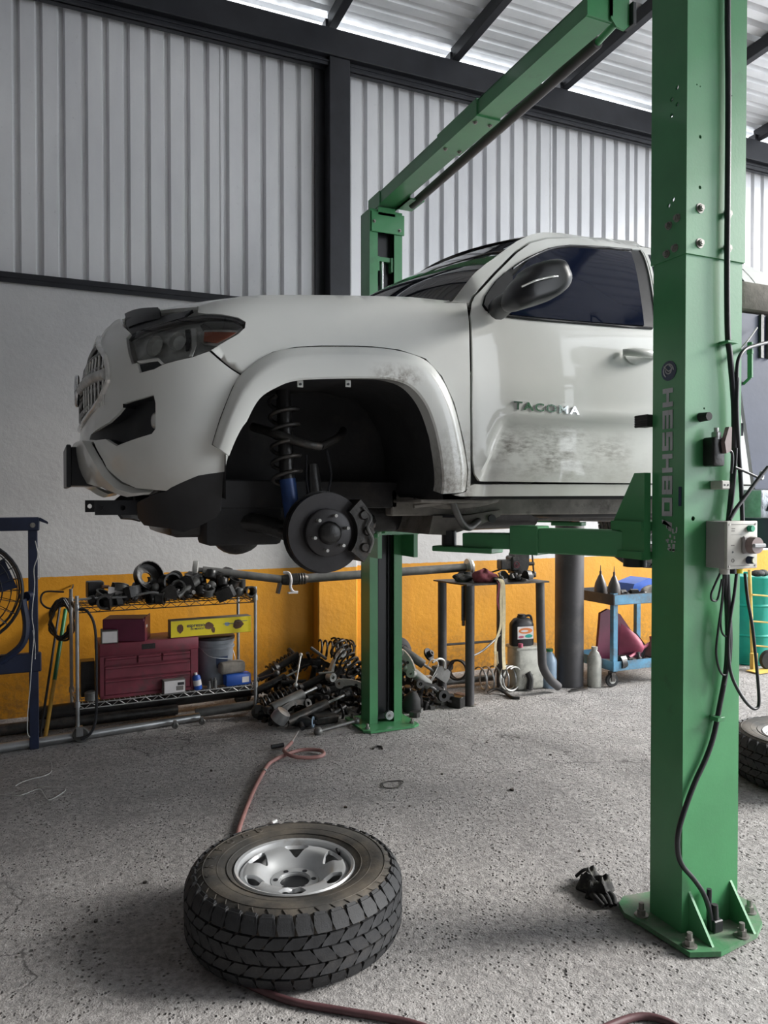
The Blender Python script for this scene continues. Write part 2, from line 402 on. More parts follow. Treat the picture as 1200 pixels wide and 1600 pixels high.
for y in (2.2, -1.5):
    pass
# ------------------------------------------------------------------ wheels lying on the floor
def make_wheel(single):
    """tyre lying flat: axis z, outer face up; parts tire > blocks, rim"""
    t = thing('wheel', 'x', 'wheel')
    c = .131
    prof = [(.215, c+.090), (.222, c+.108), (.235, c+.118), (.27, c+.126), (.31, c+.131), (.335, c+.128), (.355, c+.118), (.372, c+.100), (.382, c+.082), (.384, c+.03), (.384, c-.03), (.382, c-.082), (.372, c-.100), (.355, c-.118), (.335, c-.128), (.31, c-.131), (.27, c-.126), (.235, c-.118), (.222, c-.108), (.215, c-.09)]
    b = MB(); b.lathe(prof, n=72, closed=True); tire = b.build('tire', 'tire_side', t, 60)
    # tread: five staggered rows of raised blocks and shoulder lugs on both sides
    N = 40
    rows = [(-.118, -.072, 0, .78), (-.064, -.028, .5, .80), (-.022, .022, .15, .82), (.028, .064, .6, .80), (.072, .118, .1, .78)]
    def rad(z):
        a = abs(z)
        return .398 if a < .055 else .398-(a-.055)*.10 if a < .085 else .395-(a-.085)*.75
    def block(ri, i):
        z0, z1, ph, cov = rows[ri]; a0 = 2*PI*(i+ph)/N; da = 2*PI/N*cov; sk = (.25 if ri % 2 else -.25)*2*PI/N*(1 if ri not in (0, 4) else .25); vs = []
        for (an, zz) in ((a0-sk, z0), (a0+da-sk, z0), (a0+da+da*.12, (z0+z1)/2), (a0+da+sk, z1), (a0+sk, z1), (a0-da*.12, (z0+z1)/2)):
            for rr in (rad(zz)-.022, rad(zz)): vs.append((rr*math.cos(an), rr*math.sin(an), c+zz))
        top = [1, 3, 5, 7, 9, 11]
        return vs, [top]+[(top[q]-1, top[(q+1) % 6]-1, top[(q+1) % 6], top[q]) for q in range(6)]
    def lug(s_, i):
        a0 = 2*PI*(i+.1)/N; da = 2*PI/N*.62; vs = []
        for an in (a0, a0+da):
            for (rr, zz) in ((.392, .080), (.379, .108), (.360, .1245), (.352, .119), (.37, .085)): vs.append((rr*math.cos(an), rr*math.sin(an), c+s_*zz))
        return vs, [(0,1,6,5), (1,2,7,6), (2,3,8,7), (0,4,3,2,1), (5,6,7,8,9), (0,5,9,4)]
    makers = [(lambda i, r=r: block(r, i), 'tread_block') for r in range(5)]+[(lambda i: lug(1, i), 'shoulder_lug'), (lambda i: lug(-1, i), 'shoulder_lug')]
    if single:
        for mk, nm in makers:
            b = MB(); b.add(*mk(0)); o = b.build(nm, 'tire_rubber', tire, 25)
            for i in range(1, N): q = o.copy(); COL.objects.link(q); q.rotation_euler = (0, 0, 2*PI*i/N)
    else:
        b = MB()
        for mk, nm in makers:
            for i in range(N): b.add(*mk(i))
        o = b.build('tread_blocks', 'tire_rubber', tire, 25); o['kind'] = 'stuff'
    # sidewall lettering ridge and rings
    b = MB(); b.torus((0, 0, c+.1265), (0,0,1), .282, .0022, 72, 6).torus((0, 0, c+.1225), (0,0,1), .247, .002, 72, 6).torus((0,0,c+.129), (0,0,1), .333, .002, 72, 6); b.build('sidewall_rings', 'tire_side', tire, 60)
    # raised sidewall lettering
    for i_, ch in enumerate('FARROAD' if single else ''):
        a = math.radians(168-13*i_); p = (.308*math.cos(a), .308*math.sin(a), c+.1305)
        text('sidewall_letter', ch, .042, axes(p, (math.sin(a), -math.cos(a), 0), (math.cos(a), math.sin(a), 0), (0, 0, 1)), 'tire_side', tire, .0018, .0006)
    for i_ in range(40 if single else 0):
        a = 2*PI*(i_+.35)/40; b = MB(); r0, r1 = .337, .352; sk = .018
        b.tube([(r0*math.cos(a-sk), r0*math.sin(a-sk), c+.1275), (.345*math.cos(a), .345*math.sin(a), c+.1255), (r1*math.cos(a+sk), r1*math.sin(a+sk), c+.1215)], .0022, 5, 2); b.build('sidewall_rib', 'tire_side', tire, 60)
    # rim barrel
    b = MB(); b.lathe([(.216, c+.100), (.224, c+.110), (.219, c+.117), (.209, c+.113), (.203, c+.088), (.197, c+.02), (.185, c-.04), (.19, c-.09), (.205, c-.10), (.212, c-.1), (.208, c-.085), (.19, c-.04), (.201, c+.02), (.207, c+.08)], n=64, closed=True)
    rim = b.build('rim', 'rim', t, 40)
    # face with six wide spokes and triangular windows: polar height field with holes
    K = 6; n = 180
    def face_h(r): t_ = max(0, min(1, (r-.078)/.075)); return c+.054+.050*t_*t_*(3-2*t_)-.012*max(0, (r-.185)/.014)
    circ = lambda r, n_: [Vector((r*math.cos(2*PI*i/n_), r*math.sin(2*PI*i/n_))) for i in range(n_)]
    holes = [circ(.054, 32)]
    for i in range(K):
        a0 = 2*PI*i/K; pts = [(.121, 0), (.128, .012), (.150, .030), (.172, .046), (.181, .045), (.187, .032), (.189, 0)]
        loop = pts+[(r, -t) for r, t in reversed(pts[1:-1])]
        holes.append([Vector((p.x, p.y)) for p in catmull([(math.sqrt(max(r*r-t*t, 0))*math.cos(a0)-t*math.sin(a0), math.sqrt(max(r*r-t*t, 0))*math.sin(a0)+t*math.cos(a0), 0) for r, t in loop], 3, True)])
    v_, f_ = tri(circ(.2015, 72), .0105, holes)
    b = MB(); b.add([(p[0], p[1], face_h(p.length)) for p in v_], f_)
    bm = bmesh.new(); bv = [bm.verts.new(v) for v in b.v]
    for f in b.f: bm.faces.new([bv[i] for i in f])
    for v in [v for v in bm.verts if not v.link_faces]: bm.verts.remove(v)
    bmesh.ops.recalc_face_normals(bm, faces=bm.faces[:]); bmesh.ops.solidify(bm, geom=bm.faces[:], thickness=.014)
    me = bpy.data.meshes.new('spoke_disc'); bm.to_mesh(me); bm.free(); face = link('spoke_disc', me, 'rim', t, 50)
    b = MB(); b.lathe([(.060, c+.054), (.060, c+.060), (.088, c+.060), (.092, c+.052)], n=48, closed=True); b.build('hub_ring', 'rim', t, 40)
    for i in range(6):
        a = 2*PI*(i+.5)/6; x, y = .070*math.cos(a), .070*math.sin(a)
        b = MB(); b.cyl((x, y, c+.0595), (x, y, c+.0615), .0095, n=14); b.build('stud_hole', 'plastic_black', t, 30)
    b = MB(); b.cyl((0, 0, c-.06), (0, 0, c+.047), .056, n=30); b.build('hub_bore', 'plastic_black', t, 30)
    b = MB(); b.cyl((.205, .02, c+.09), (.19, .018, c+.118), .005, n=8); b.build('valve', 'rubber', t, 40)
    return t
place(make_wheel(True), (.842, 2.71, .003), (0, 0, math.radians(10)), 'big off-road tyre with silver six spoke rim lying flat in the foreground')
wheel = make_wheel(False); place(wheel, (3.98, 3.02, .003), (0, 0, 1.1), 'tyre lying on the floor at the right edge beyond the near lift post')
# ------------------------------------------------------------------ two post lift
# near post: channel 0.285 x 0.155, open side towards the truck
def ring_plate(b, axis, a, u0, u1, z0, z1, holes, th):
    """plate in the plane axis=a .. a+th with round through holes (u, z, r), one cell per hole row"""
    def P(u, z, k): return (a+k*th, u, z) if axis == 'x' else (u, a+k*th, z)
    pts = [Vector(p) for p in ((u0, z0), (u1, z0), (u1, z1), (u0, z1))]; ed = [(0,1), (1,2), (2,3), (3,0)]; N = 14
    for (hu, hz, hr) in holes:
        o = len(pts); pts += [Vector((hu+hr*math.cos(2*PI*q/N), hz+hr*math.sin(2*PI*q/N))) for q in range(N)]; ed += [(o+q, o+(q+1) % N) for q in range(N)]
    v, e_, f, *_ = delaunay_2d_cdt(pts, ed, [], 1, 1e-7)
    keep = []
    for t in f:
        c = sum((v[i] for i in t), Vector((0, 0)))/len(t)
        if not any((c-Vector((h[0], h[1]))).length < h[2]*.93 for h in holes): keep.append(list(t))
    n = len(v); cnt = set()
    for t in keep:
        for i in range(len(t)): cnt.add((t[i], t[(i+1) % len(t)]))
    side = [(x, y, y+n, x+n) for (x, y) in cnt if (y, x) not in cnt]
    b.add([P(p[0], p[1], 0) for p in v]+[P(p[0], p[1], 1) for p in v], keep+[[i+n for i in reversed(t)] for t in keep]+side)

NX0, NX1, NY0, NY1 = 2.108, 2.385, 2.085, 2.245
post = thing('lift_post', 'tall green lift post at right with white lettering down its side', 'car lift', (2.25, 2.17, 0))
def channel(x0, x1, y0, y1, z0, z1, holes_side, holes_face, par, name, back=True, th=.008):
    b = MB()
    ring_plate(b, 'x', x0, y0, y1, z0, z1, holes_side, th)
    ring_plate(b, 'x', x1-th, y0, y1, z0, z1, [], th)
    ring_plate(b, 'y', y0, x0+th, x1-th, z0, z1, holes_face, th)
    b.box(x0+th, x0+.055, y1-th, y1, z0, z1); b.box(x1-.055, x1-th, y1-th, y1, z0, z1)
    return b.build(name, 'green', par, smooth=0)
channel(NX0, NX1, NY0, NY1, .02, 2.5, [], [(2.15, 1.53, .009), (2.2, 1.93, .004)], post, 'column')
sh = [(2.123+dy, z, .0055) for z, dy in ()]
hs = [(2.125, 3.085, .0085), (2.152, 3.055, .0085), (2.125, 3.025, .008), (2.152, 2.997, .008), (2.142, 2.69, .0085), (2.163, 2.675, .0085)]
hf = [(2.147, 3.082, .003), (2.163, 3.079, .003), (2.30, 3.082, .003), (2.318, 3.079, .003), (2.165, 2.90, .0065), (2.30, 2.90, .0065), (2.165, 2.72, .0065), (2.30, 2.72, .0065)]
channel(NX0-.007, NX1+.007, NY0-.007, NY1+.007, 2.478, 3.80, hs, hf, post, 'column_extension')
def hexbolt(b, p, ax, r=.012, h=.010, wash=.018):
    p = Vector(p); a = Vector(ax).normalized()
    b.cyl(p, p+a*.003, wash, n=14); b.cyl(p+a*.003, p+a*(.003+h), r, n=6); b.cyl(p+a*(.003+h), p+a*(.006+h), r*.6, n=8)
for (x, z) in ((2.165, 2.645), (2.302, 2.645), (2.165, 2.52), (2.302, 2.52)):
    b = MB(); hexbolt(b, (x, NY0-.007, z), (0,-1,0)); b.build('bolt', 'bolt', post, 30)
for (y, z) in ((2.12, 2.615), (2.16, 2.60), (2.13, 2.51), (2.17, 2.50)):
    b = MB(); hexbolt(b, (NX0-.007, y, z), (-1,0,0), .011, .009, .015); b.build('bolt', 'bolt', post, 30)
# base plate: cut corners, gussets, anchor bolts
poly = [(2.030, 2.195), (2.046, 1.985), (2.150, 1.945), (2.36, 1.975), (2.44, 2.02), (2.52, 2.12), (2.52, 2.32), (2.10, 2.38), (2.045, 2.345), (2.015, 2.28)]
pm('green_dusty', (.055, .20, .085), .6, 0, .2, 6, .1, 60, dirt=(.20,.205,.175), ds=5, dlo=.42, dhi=.68)
b = MB(); b.prism(poly, 'z', .006, .024); b.build('base_plate', 'green_dusty', post, 0)
for x in (2.145, 2.35):
    b = MB(); b.prism([(2.085, .024), (1.975, .024), (1.98, .03), (2.085, .17)], 'x', x-.005, x+.005); b.build('gusset', 'green', post, 0)
for (x, y) in ((2.075, 2.015), (2.295, 1.985), (2.455, 2.09), (2.062, 2.24), (2.46, 2.27)):
    b = MB(); b.cyl((x, y, .024), (x, y, .028), .026, n=18).cyl((x, y, .028), (x, y, .048), .017, n=6).cyl((x, y, .048), (x, y, .072), .010, n=10)
    b.build('anchor_bolt', 'bolt', post, 30)
# lettering on the dark side (reads from the top down)
xs_ = NX0-.001
def side_text(name, txt, size, y, z, mat, par, sx=1, sp=1.0, bold=0):
    # facing -x: letters turned so that the text runs downwards
    return text(name, txt, size, axes((xs_, y, z), (0, 0, -1), (0, -1, 0), (-1, 0, 0)), mat, par, .0008, bold, sp, sx)
def stroke_letters():
    """squarish letters of the word HESHBON drawn as thick bars; u runs down the post, v across it"""
    h, wd, t = .052, .066, .014
    G = {'H': [(0,0,wd,t), (0,h-t,wd,t), (wd*.36,0,t,h)], }
    return G
glyph = {  # boxes (u0, u1, v0, v1) in a unit cell: u along the reading direction, v up
 'H': [(0,.26,0,1), (.74,1,0,1), (.2,.8,.38,.62)],
 'E': [(0,.26,0,1), (0,1,0,.22), (0,1,.39,.61), (0,1,.78,1)],
 'S': [(0,1,0,.22), (0,1,.39,.61), (0,1,.78,1), (0,.26,.5,1), (.74,1,0,.5)],
 'B': [(0,.26,0,1), (0,1,0,.22), (0,1,.39,.61), (0,1,.78,1), (.74,1,0,.44), (.74,1,.56,1)],
 'O': [(0,.26,0,1), (.74,1,0,1), (0,1,0,.22), (0,1,.78,1)],
}
b = MB(); z = 2.008; H_ = .050; W_ = .068; v0 = 2.142
for ch in 'HESHBO':
    for gi, (u0, u1, q0, q1) in enumerate(glyph[ch]):
        b.box(xs_-.0012-.0002*gi, xs_, v0+H_*(1-q1), v0+H_*(1-q0), z-W_*u1, z-W_*u0)
    z -= W_+.0125
# last letter: half worn away, only one upright and its diagonal remain
b.add([(xs_-.0012, v0+H_, z), (xs_-.0012, v0+H_, z-.016), (xs_-.0012, v0, z-.030), (xs_-.0012, v0, z-.012)], [(0,1,2,3)])
b.add([(xs_-.0012, v0+H_, z-.016), (xs_-.0012, v0+H_*.8, z-.002), (xs_-.0012, v0+.004, z-.046), (xs_-.0012, v0, z-.028)], [(0,1,2,3)])
b.build('lettering', 'label_grey', post, 0)
b = MB(); b.lathe([(0, -.0012), (.0365, -.0012), (.0365, 0)], (xs_, 2.163, 2.072), (1, 0, 0), 28); emb = b.build('emblem', 'logo_blue', post, 30)
b = MB(); c = (xs_-.0018, 2.163, 2.072)
b.tube([(c[0], c[1]+.024*math.cos(a), c[2]+.024*math.sin(a)) for a in [math.radians(q) for q in range(-60, 200, 20)]], .0026, 6, 1, smooth=False)
b.tube([(c[0], c[1]+.015*math.cos(a), c[2]+.004+.015*math.sin(a)) for a in [math.radians(q) for q in range(100, 380, 20)]], .0026, 6, 1, smooth=False)
b.tube([(c[0], c[1]+.022, c[2]+.018), (c[0], c[1]-.002, c[2]-.002), (c[0], c[1]-.022, c[2]+.012)], .0024, 6, 3)
b.build('emblem_mark', 'label_grey', emb, 40)
b = MB(); b.box(xs_-.001, xs_, 2.098, 2.112, 1.575, 1.645); b.build('slot_sticker', 'logo_blue', post, 0)
b = MB(); random.seed(3)
for i in range(26):
    y = 2.115+random.random()*.05; zz = 1.405+random.random()*.09; b.box(xs_-.0006, xs_, y, y+.004+random.random()*.008, zz, zz+.004+random.random()*.012)
b.build('worn_sticker', 'label_grey', post, 0)
# carriage and gusset inside the near post
b = MB(); b.prism([(2.245, 1.70), (2.30, 1.70), (2.425, 1.50), (2.425, 1.385), (2.36, 1.37), (2.245, 1.37)], 'x', 2.07, 2.10); b.build('carriage_gusset', 'green', post, 0)
b = MB(); b.prism([(2.245, 1.70), (2.30, 1.70), (2.425, 1.50), (2.425, 1.385), (2.36, 1.37), (2.245, 1.37)], 'x', 2.40, 2.43).box(2.13, 2.37, 2.14, 2.235, 1.1, 2.2).box(2.06, 2.44, 2.25, 2.42, 1.372, 1.40).box(2.06, 2.44, 2.25, 2.42, 1.48, 1.515); b.build('carriage', 'green', post, 0)
b = MB(); b.box(2.085, 2.13, 2.245, 2.31, 1.875, 1.92, .004)
for i in range(5): b.cyl((2.085, 2.245, 1.879+.009*i), (2.085, 2.312, 1.879+.009*i), .0055, n=8)
b.build('door_guard', 'rubber', post)
def arm(par, p0, p1, p2, p3, zc, pad_h, tilt=0):
    """telescopic arm: outer box p0-p1, inner box p1-p2, pad at p3 (x, y)"""
    b = MB(); b.beam((*p0, zc), (*p1, zc), .10, .105, .006); o = b.build('arm_outer', 'green', par, 0)
    d = (Vector(p1)-Vector(p0)).normalized()
    b = MB(); b.beam((p1[0]-d.x*.12, p1[1]-d.y*.12, zc), (p1[0]+d.x*.012, p1[1]+d.y*.012, zc), .116, .122, .004); b.build('arm_collar', 'green', par, 0)
    b = MB(); b.beam((p1[0]-d.x*.1, p1[1]-d.y*.1, zc-.005), (*p2, zc-.012), .075, .07, .005); b.build('arm_inner', 'green', par, 0)
    b = MB(); b.beam((p2[0]-d.x*.16, p2[1]-d.y*.16, zc-.052), (p3[0]+d.x*.06, p3[1]+d.y*.06, zc-.052), .11, .025, .004); b.build('arm_tip', 'green', par, 0)
    b = MB(); b.cyl((*p3, zc-.04), (*p3, zc+.03), .034, n=20); b.cyl((*p3, zc+.03), (*p3, pad_h-.014), .02, n=16); b.cyl((*p3, pad_h-.014), (*p3, pad_h), .05, n=22); b.build('lift_pad', 'black_paint', par)
    b = MB(); b.cyl((*p0, zc-.09), (*p0, zc+.09), .045, n=20); b.build('arm_pivot', 'black_steel', par)
    return o
arm(post, (2.13, 2.36), (1.885, 2.81), (1.76, 3.04), (1.715, 3.12), 1.425, 1.53)
arm(post, (2.37, 2.36), (2.95, 2.80), (3.35, 3.06), (3.44, 3.12), 1.425, 1.53)
b = MB(); b.cyl((2.12, 2.36, 1.515), (2.12, 2.36, 1.53), .04, n=18).tube([(2.16, 2.38, 1.50), (2.6, 2.66, 1.505), (2.9, 2.8, 1.49)], .008, 6); b.build('restraint_rod', 'black_steel', post)

# far post, open side towards the camera
FX0, FX1, FY0, FY1 = 2.085, 2.335, 4.94, 5.10
fpost = thing('lift_post', 'green lift post behind the truck by the pile of parts', 'car lift', (2.21, 5.02, 0))
b = MB(); th = .01
b.box(FX0, FX0+th, FY0, FY1, .02, 3.62).box(FX1-th, FX1, FY0, FY1, .02, 3.62).box(FX0, FX1, FY1-th, FY1, .02, 3.62)
b.box(FX0+th, FX0+.062, FY0, FY0+th, .02, 3.62).box(FX1-.062, FX1-th, FY0, FY0+th, .02, 3.62); b.build('column', 'green', fpost, 0)
b = MB(); b.box(FX0+.062, FX1-.062, 5.0, 5.088, .03, 3.5); b.build('inner_channel', 'black_paint', fpost, 0)
for x in (2.17, 2.25):
    b = MB(); b.box(x-.006, x+.006, 4.985, 5.0, .05, 3.1); b.build('rail', 'black_steel', fpost, 0)
b = MB(); b.cyl((2.195, 4.975, 1.6), (2.195, 4.975, 3.28), .011, n=12); b.build('cylinder_rod', 'chrome', fpost)
b = MB(); b.box(2.15, 2.27, 4.96, 5.0, 3.27, 3.30).box(2.15, 2.165, 4.95, 5.0, 3.2, 3.3).box(2.255, 2.27, 4.95, 5.0, 3.2, 3.3); b.build('rod_bracket', 'green', fpost, 0)
b = MB(); b.box(FX0+.01, FX1+.012, FY0-.012, FY0-.002, 3.46, 3.60, .002).box(FX0+.06, FX1-.06, FY0-.012, FY0+.02, 3.58, 3.635); b.build('top_plate', 'green', fpost, 0)
for x, z in ((2.115, 3.53), (2.31, 3.49)):
    b = MB(); hexbolt(b, (x, FY0-.012, z), (0,-1,0), .009, .006, .012); b.build('bolt', 'bolt', fpost)
b = MB(); b.prism([(1.99, 4.83), (2.03, 4.79), (2.36, 4.79), (2.41, 4.82), (2.41, 5.18), (1.99, 5.18)], 'z', .004, .02); b.build('base_plate', 'green', fpost, 0)
b = MB(); b.lathe([(.010, -.012), (.030, -.012), (.034, -.006), (.034, .006), (.03, .012), (.01, .012)], (2.225, 4.92, .075), (0, 1, 0), 22, closed=True); pul = b.build('pulley', 'steel', fpost)
b = MB(); b.cyl((2.225, 4.90, .075), (2.225, 5.0, .075), .008, n=10); b.build('axle', 'bolt', pul)
for x, y in ((2.03, 4.85), (2.37, 4.85), (2.03, 5.14)):
    b = MB(); b.cyl((x, y, .02), (x, y, .035), .016, n=6).cyl((x, y, .035), (x, y, .055), .009, n=8); b.build('anchor_bolt', 'bolt', fpost)
b = MB(); b.box(2.06, 2.36, 4.72, 4.94, 1.36, 1.40).box(2.06, 2.36, 4.72, 4.94, 1.49, 1.53).box(2.06, 2.09, 4.74, 4.95, 1.2, 1.55).box(2.33, 2.36, 4.74, 4.95, 1.2, 1.55); b.build('carriage', 'green', fpost, 0)
arm(fpost, (2.10, 4.79), (1.93, 4.46), (1.76, 4.16), (1.715, 4.07), 1.445, 1.53)
arm(fpost, (2.33, 4.79), (2.80, 4.46), (3.25, 4.14), (3.19, 4.10), 1.49, 1.55)

# crossbeam with the padded shut-off bar under it
cb = thing('lift_crossbeam', 'green overhead beam joining the two lift posts', 'beam', (2.2, 3.8, 3.7))
TLT = -.012
def cbx(x0, x1, y0, y1, z0, z1): # box that follows the slight fall of the beam towards the far post
    return [(x, y, z+(5.0-y)*.012) for x, y, z in ((x0,y0,z0),(x1,y0,z0),(x1,y1,z0),(x0,y1,z0),(x0,y0,z1),(x1,y0,z1),(x1,y1,z1),(x0,y1,z1))]
BF = [(3,2,1,0),(4,5,6,7),(0,1,5,4),(1,2,6,5),(2,3,7,6),(3,0,4,7)]
b = MB(); b.add(cbx(2.15, 2.158, 2.70, 5.06, 3.655, 3.73), BF).add(cbx(2.15, 2.285, 2.70, 5.06, 3.65, 3.657), BF).add(cbx(2.277, 2.285, 2.70, 5.06, 3.655, 3.73), BF).add(cbx(2.15, 2.285, 2.70, 5.06, 3.725, 3.732), BF); b.build('beam', 'green', cb, 0)
b = MB(); b.add(cbx(2.142, 2.293, 3.60, 4.05, 3.642, 3.738), BF); b.build('splice_sleeve', 'green', cb, 0)
for y in (3.66, 4.0):
    for x in (2.17, 2.265):
        b = MB(); hexbolt(b, (x, y, 3.642+(5-y)*.012), (0,0,-1), .010, .006, .014); b.build('bolt', 'bolt', cb)
b = MB(); b.box(2.142, 2.15, 4.90, 5.10, 3.636, 3.735).box(2.285, 2.293, 4.90, 5.10, 3.636, 3.70).box(2.15, 2.285, 5.06, 5.07, 3.636, 3.735); b.build('end_bracket', 'green', cb, 0)
b = MB(); b.box(2.285, 2.40, 4.72, 4.92, 3.635, 3.645).box(2.285, 2.293, 4.72, 4.92, 3.635, 3.73); b.build('bar_bracket', 'green', cb, 0)
b = MB(); b.prism([(2.27, 3.90), (2.27, 3.69), (2.30, 3.66), (2.345, 3.655), (2.37, 3.68), (2.37, 3.90)], 'y', 2.68, 2.69).box(2.27, 2.28, 2.68, 2.86, 3.70, 3.87).box(2.15, 2.285, 2.69, 2.70, 3.68, 3.87); b.build('end_plate', 'green', cb, 0)
b = MB(); b.box(2.15, 2.36, 2.26, 2.68, 3.82, 3.90).box(2.15, 2.36, 2.255, 2.265, 3.5, 3.9); b.build('near_bracket', 'green', cb, 0)
b = MB(); b.box(2.372, 2.395, 2.66, 2.72, 3.68, 3.78, .004); b.build('limit_switch', 'plastic_black', cb)
b = MB(); b.cyl((2.36, 4.83, 3.645), (2.345, 2.86, 3.70), .028, n=16); b.build('padded_bar', 'bar_brown', cb)
b = MB(); b.cyl((2.345, 2.86, 3.70), (2.33, 2.72, 3.705), .016, n=12); b.build('bar_end', 'green', cb)
# ------------------------------------------------------------------ truck: body surface (x along the truck, nose at small x)
DC = 3.6; LC = .50; PW = 2.6; KA = .8
def lin(T, x):
    if x <= T[0][0]: return T[0][1]
    for (a, p), (b_, q) in zip(T, T[1:]):
        if x <= b_: return p+(q-p)*(x-a)/(b_-a)
    return T[-1][1]
def smo(T, x, h=.03): return sum(lin(T, x+h*k/2) for k in (-2, -1, 0, 1, 2))/5
NOSE = [(1.40, .36), (1.60, .25), (1.66, .20), (1.72, .165), (1.80, .150), (1.90, .155), (2.0, .158), (2.07, .157), (2.15, .17), (2.23, .196), (2.31, .236), (2.36, .30), (2.44, .42)]
SIDE = [(1.4, .84), (1.58, .880), (1.7, .896), (1.9, .905), (2.1, .905), (2.25, .898), (2.37, .885), (2.45, .850), (2.60, .780), (2.75, .705), (2.82, .655), (2.87, .60), (2.92, .48)]
ZTOP = [(.2, 2.24), (.40, 2.262), (.498, 2.292), (.588, 2.328), (.683, 2.350), (.829, 2.370), (1.088, 2.398), (1.366, 2.424), (1.60, 2.43)]
def nose(z): return smo(NOSE, z, .03)
def sstep(x, a, b_): t = max(0, min(1, (x-a)/(b_-a))); return t*t*(3-2*t)
def crease(w):   # lower door crease height
    return 1.64+.303*sstep(w, 1.58, 1.76) if w < 1.76 else 1.943+.03*(w-1.76)/.77
def halfw(w, z):
    h = smo(SIDE, z, .04)
    zt = smo(ZTOP, w, .05); k = 1-sstep(w, 1.50, 1.66)
    u = max(0, min(.133, z-(zt-.13)))
    h -= k*.12*(1-math.sqrt(max(0, 1-(u/.135)**2)))
    if 1.55 < w < 3.6:     # door scoop below the crease
        c = crease(w); f = sstep(w, 1.60, 1.68)*(1-sstep(w, 3.3, 3.5))
        h -= f*.020*sstep(c-z, .0, .05)*(1-.6*sstep(c-z, .08, .24))
        h += f*.006*math.exp(-((z-c-.005)/.018)**2)
    return h
def S(s, z):
    n = nose(z)
    if s >= n+LC: return (s, DC-halfw(s, z), z)
    th = max(0, PI/2-(n+LC-s)/KA); w = n+LC*(1-math.cos(th)**(2/PW))
    return (w, DC-halfw(w, z)*math.sin(th)**(2/PW), z)
def inv(w, z):
    n = nose(z); t = (w-n)/LC
    if t >= 1: return w
    return n+LC-(PI/2-math.acos(max(0, min(1, (1-max(t, 0))**(PW/2)))))*KA
def s_mid(z): return nose(z)+LC-KA*PI/2
CY, SY = math.cos(YAW), math.sin(YAW); CP, SP = math.cos(PITCH), math.sin(PITCH)
def sight(x, y):
    a = (x-600)/1200; c = (800-y)/1200
    return (SY*CP+CY*a+SY*SP*c, CY*CP-SY*a+CY*SP*c, -SP+CP*c)
def body_pt(x, y, off=0.0):
    """(s, z) of the body surface point that lies on a line of sight"""
    r = sight(x, y); best = None; prev = None
    d = 2.35
    while d < 3.62:
        k = d/r[1]; w = r[0]*k; z = 1.6+r[2]*k; n = nose(z); t = (w-n+off*.6)/LC
        g = 0 if t <= 0 else (1-(1-t)**PW)**(1/PW) if t < 1 else 1
        gap = DC-(halfw(w, z)+off)*g-d if t > 0 else 9+(-t)
        if best is None or gap < best[0]: best = (gap, w, z)
        if gap <= 0:
            if prev and prev[0] < 5:
                f = prev[0]/(prev[0]-gap); w = prev[1]+(w-prev[1])*f; z = prev[2]+(z-prev[2])*f
            return inv(w, z), z
        prev = (gap, w, z); d += .004
    return inv(best[1], best[2]), best[2]
def mat_truck():
    m, nt, b, co = base('truck_white')
    sx = nd(nt, 'ShaderNodeSeparateXYZ'); nt.links.new(co, sx.inputs[0]); X, Z = sx.outputs[0], sx.outputs[2]
    c = ramp(nt, noise(nt, co, 2.5, 4), [(.3, (.66,.675,.655)), (.7, (.72,.73,.705))])
    mp = nd(nt, 'ShaderNodeMapping'); mp.inputs['Rotation'].default_value = (0, .45, 0); mp.inputs['Scale'].default_value = (22, 22, 75); nt.links.new(co, mp.inputs[0])
    spl = maprange(nt, noise(nt, mp.outputs[0], 1.0, 5, .7), .38, .60)
    blob = noise(nt, co, 7, 4, .6)
    # mud splashed on the lower door
    def band(v, a, b_, c_, d): return mth(nt, 'MULTIPLY', maprange(nt, v, a, b_), maprange(nt, v, d, c_), True)
    k = mth(nt, 'MULTIPLY', band(X, 1.66, 1.78, 2.05, 2.55), band(Z, 1.66, 1.79, 1.81, 1.93), True)
    k = mth(nt, 'MULTIPLY', mth(nt, 'MULTIPLY', k, spl), maprange(nt, blob, .34, .58), True)
    c = mix(nt, mth(nt, 'MULTIPLY', k, .95), c, (.10,.09,.075))
    film = mth(nt, 'MULTIPLY', maprange(nt, Z, 1.86, 1.66), maprange(nt, blob, .25, .8), True)
    c = mix(nt, mth(nt, 'MULTIPLY', film, .35), c, (.40,.36,.29))
    # scuffs on the rear half of the wheel arch flare
    k2 = mth(nt, 'MULTIPLY', band(X, 1.10, 1.20, 1.27, 1.36), band(Z, 2.03, 2.05, 2.06, 2.12), True)
    k3 = mth(nt, 'MULTIPLY', band(X, 1.36, 1.44, 1.58, 1.62), maprange(nt, Z, 1.92, 1.68), True)
    k4 = mth(nt, 'MULTIPLY', mth(nt, 'MULTIPLY', mth(nt, 'ADD', k2, mth(nt, 'MULTIPLY', k3, .8), True), maprange(nt, noise(nt, co, 34, 5, .75), .40, .62)), .8)
    c = mix(nt, k4, c, (.16,.13,.10))
    nt.links.new(c, b.inputs['Base Color']); b.inputs['Roughness'].default_value = .32; b.inputs['Coat Weight'].default_value = .7; b.inputs['Coat Roughness'].default_value = .05
    b.inputs['Specular IOR Level'].default_value = .4
mat_truck()
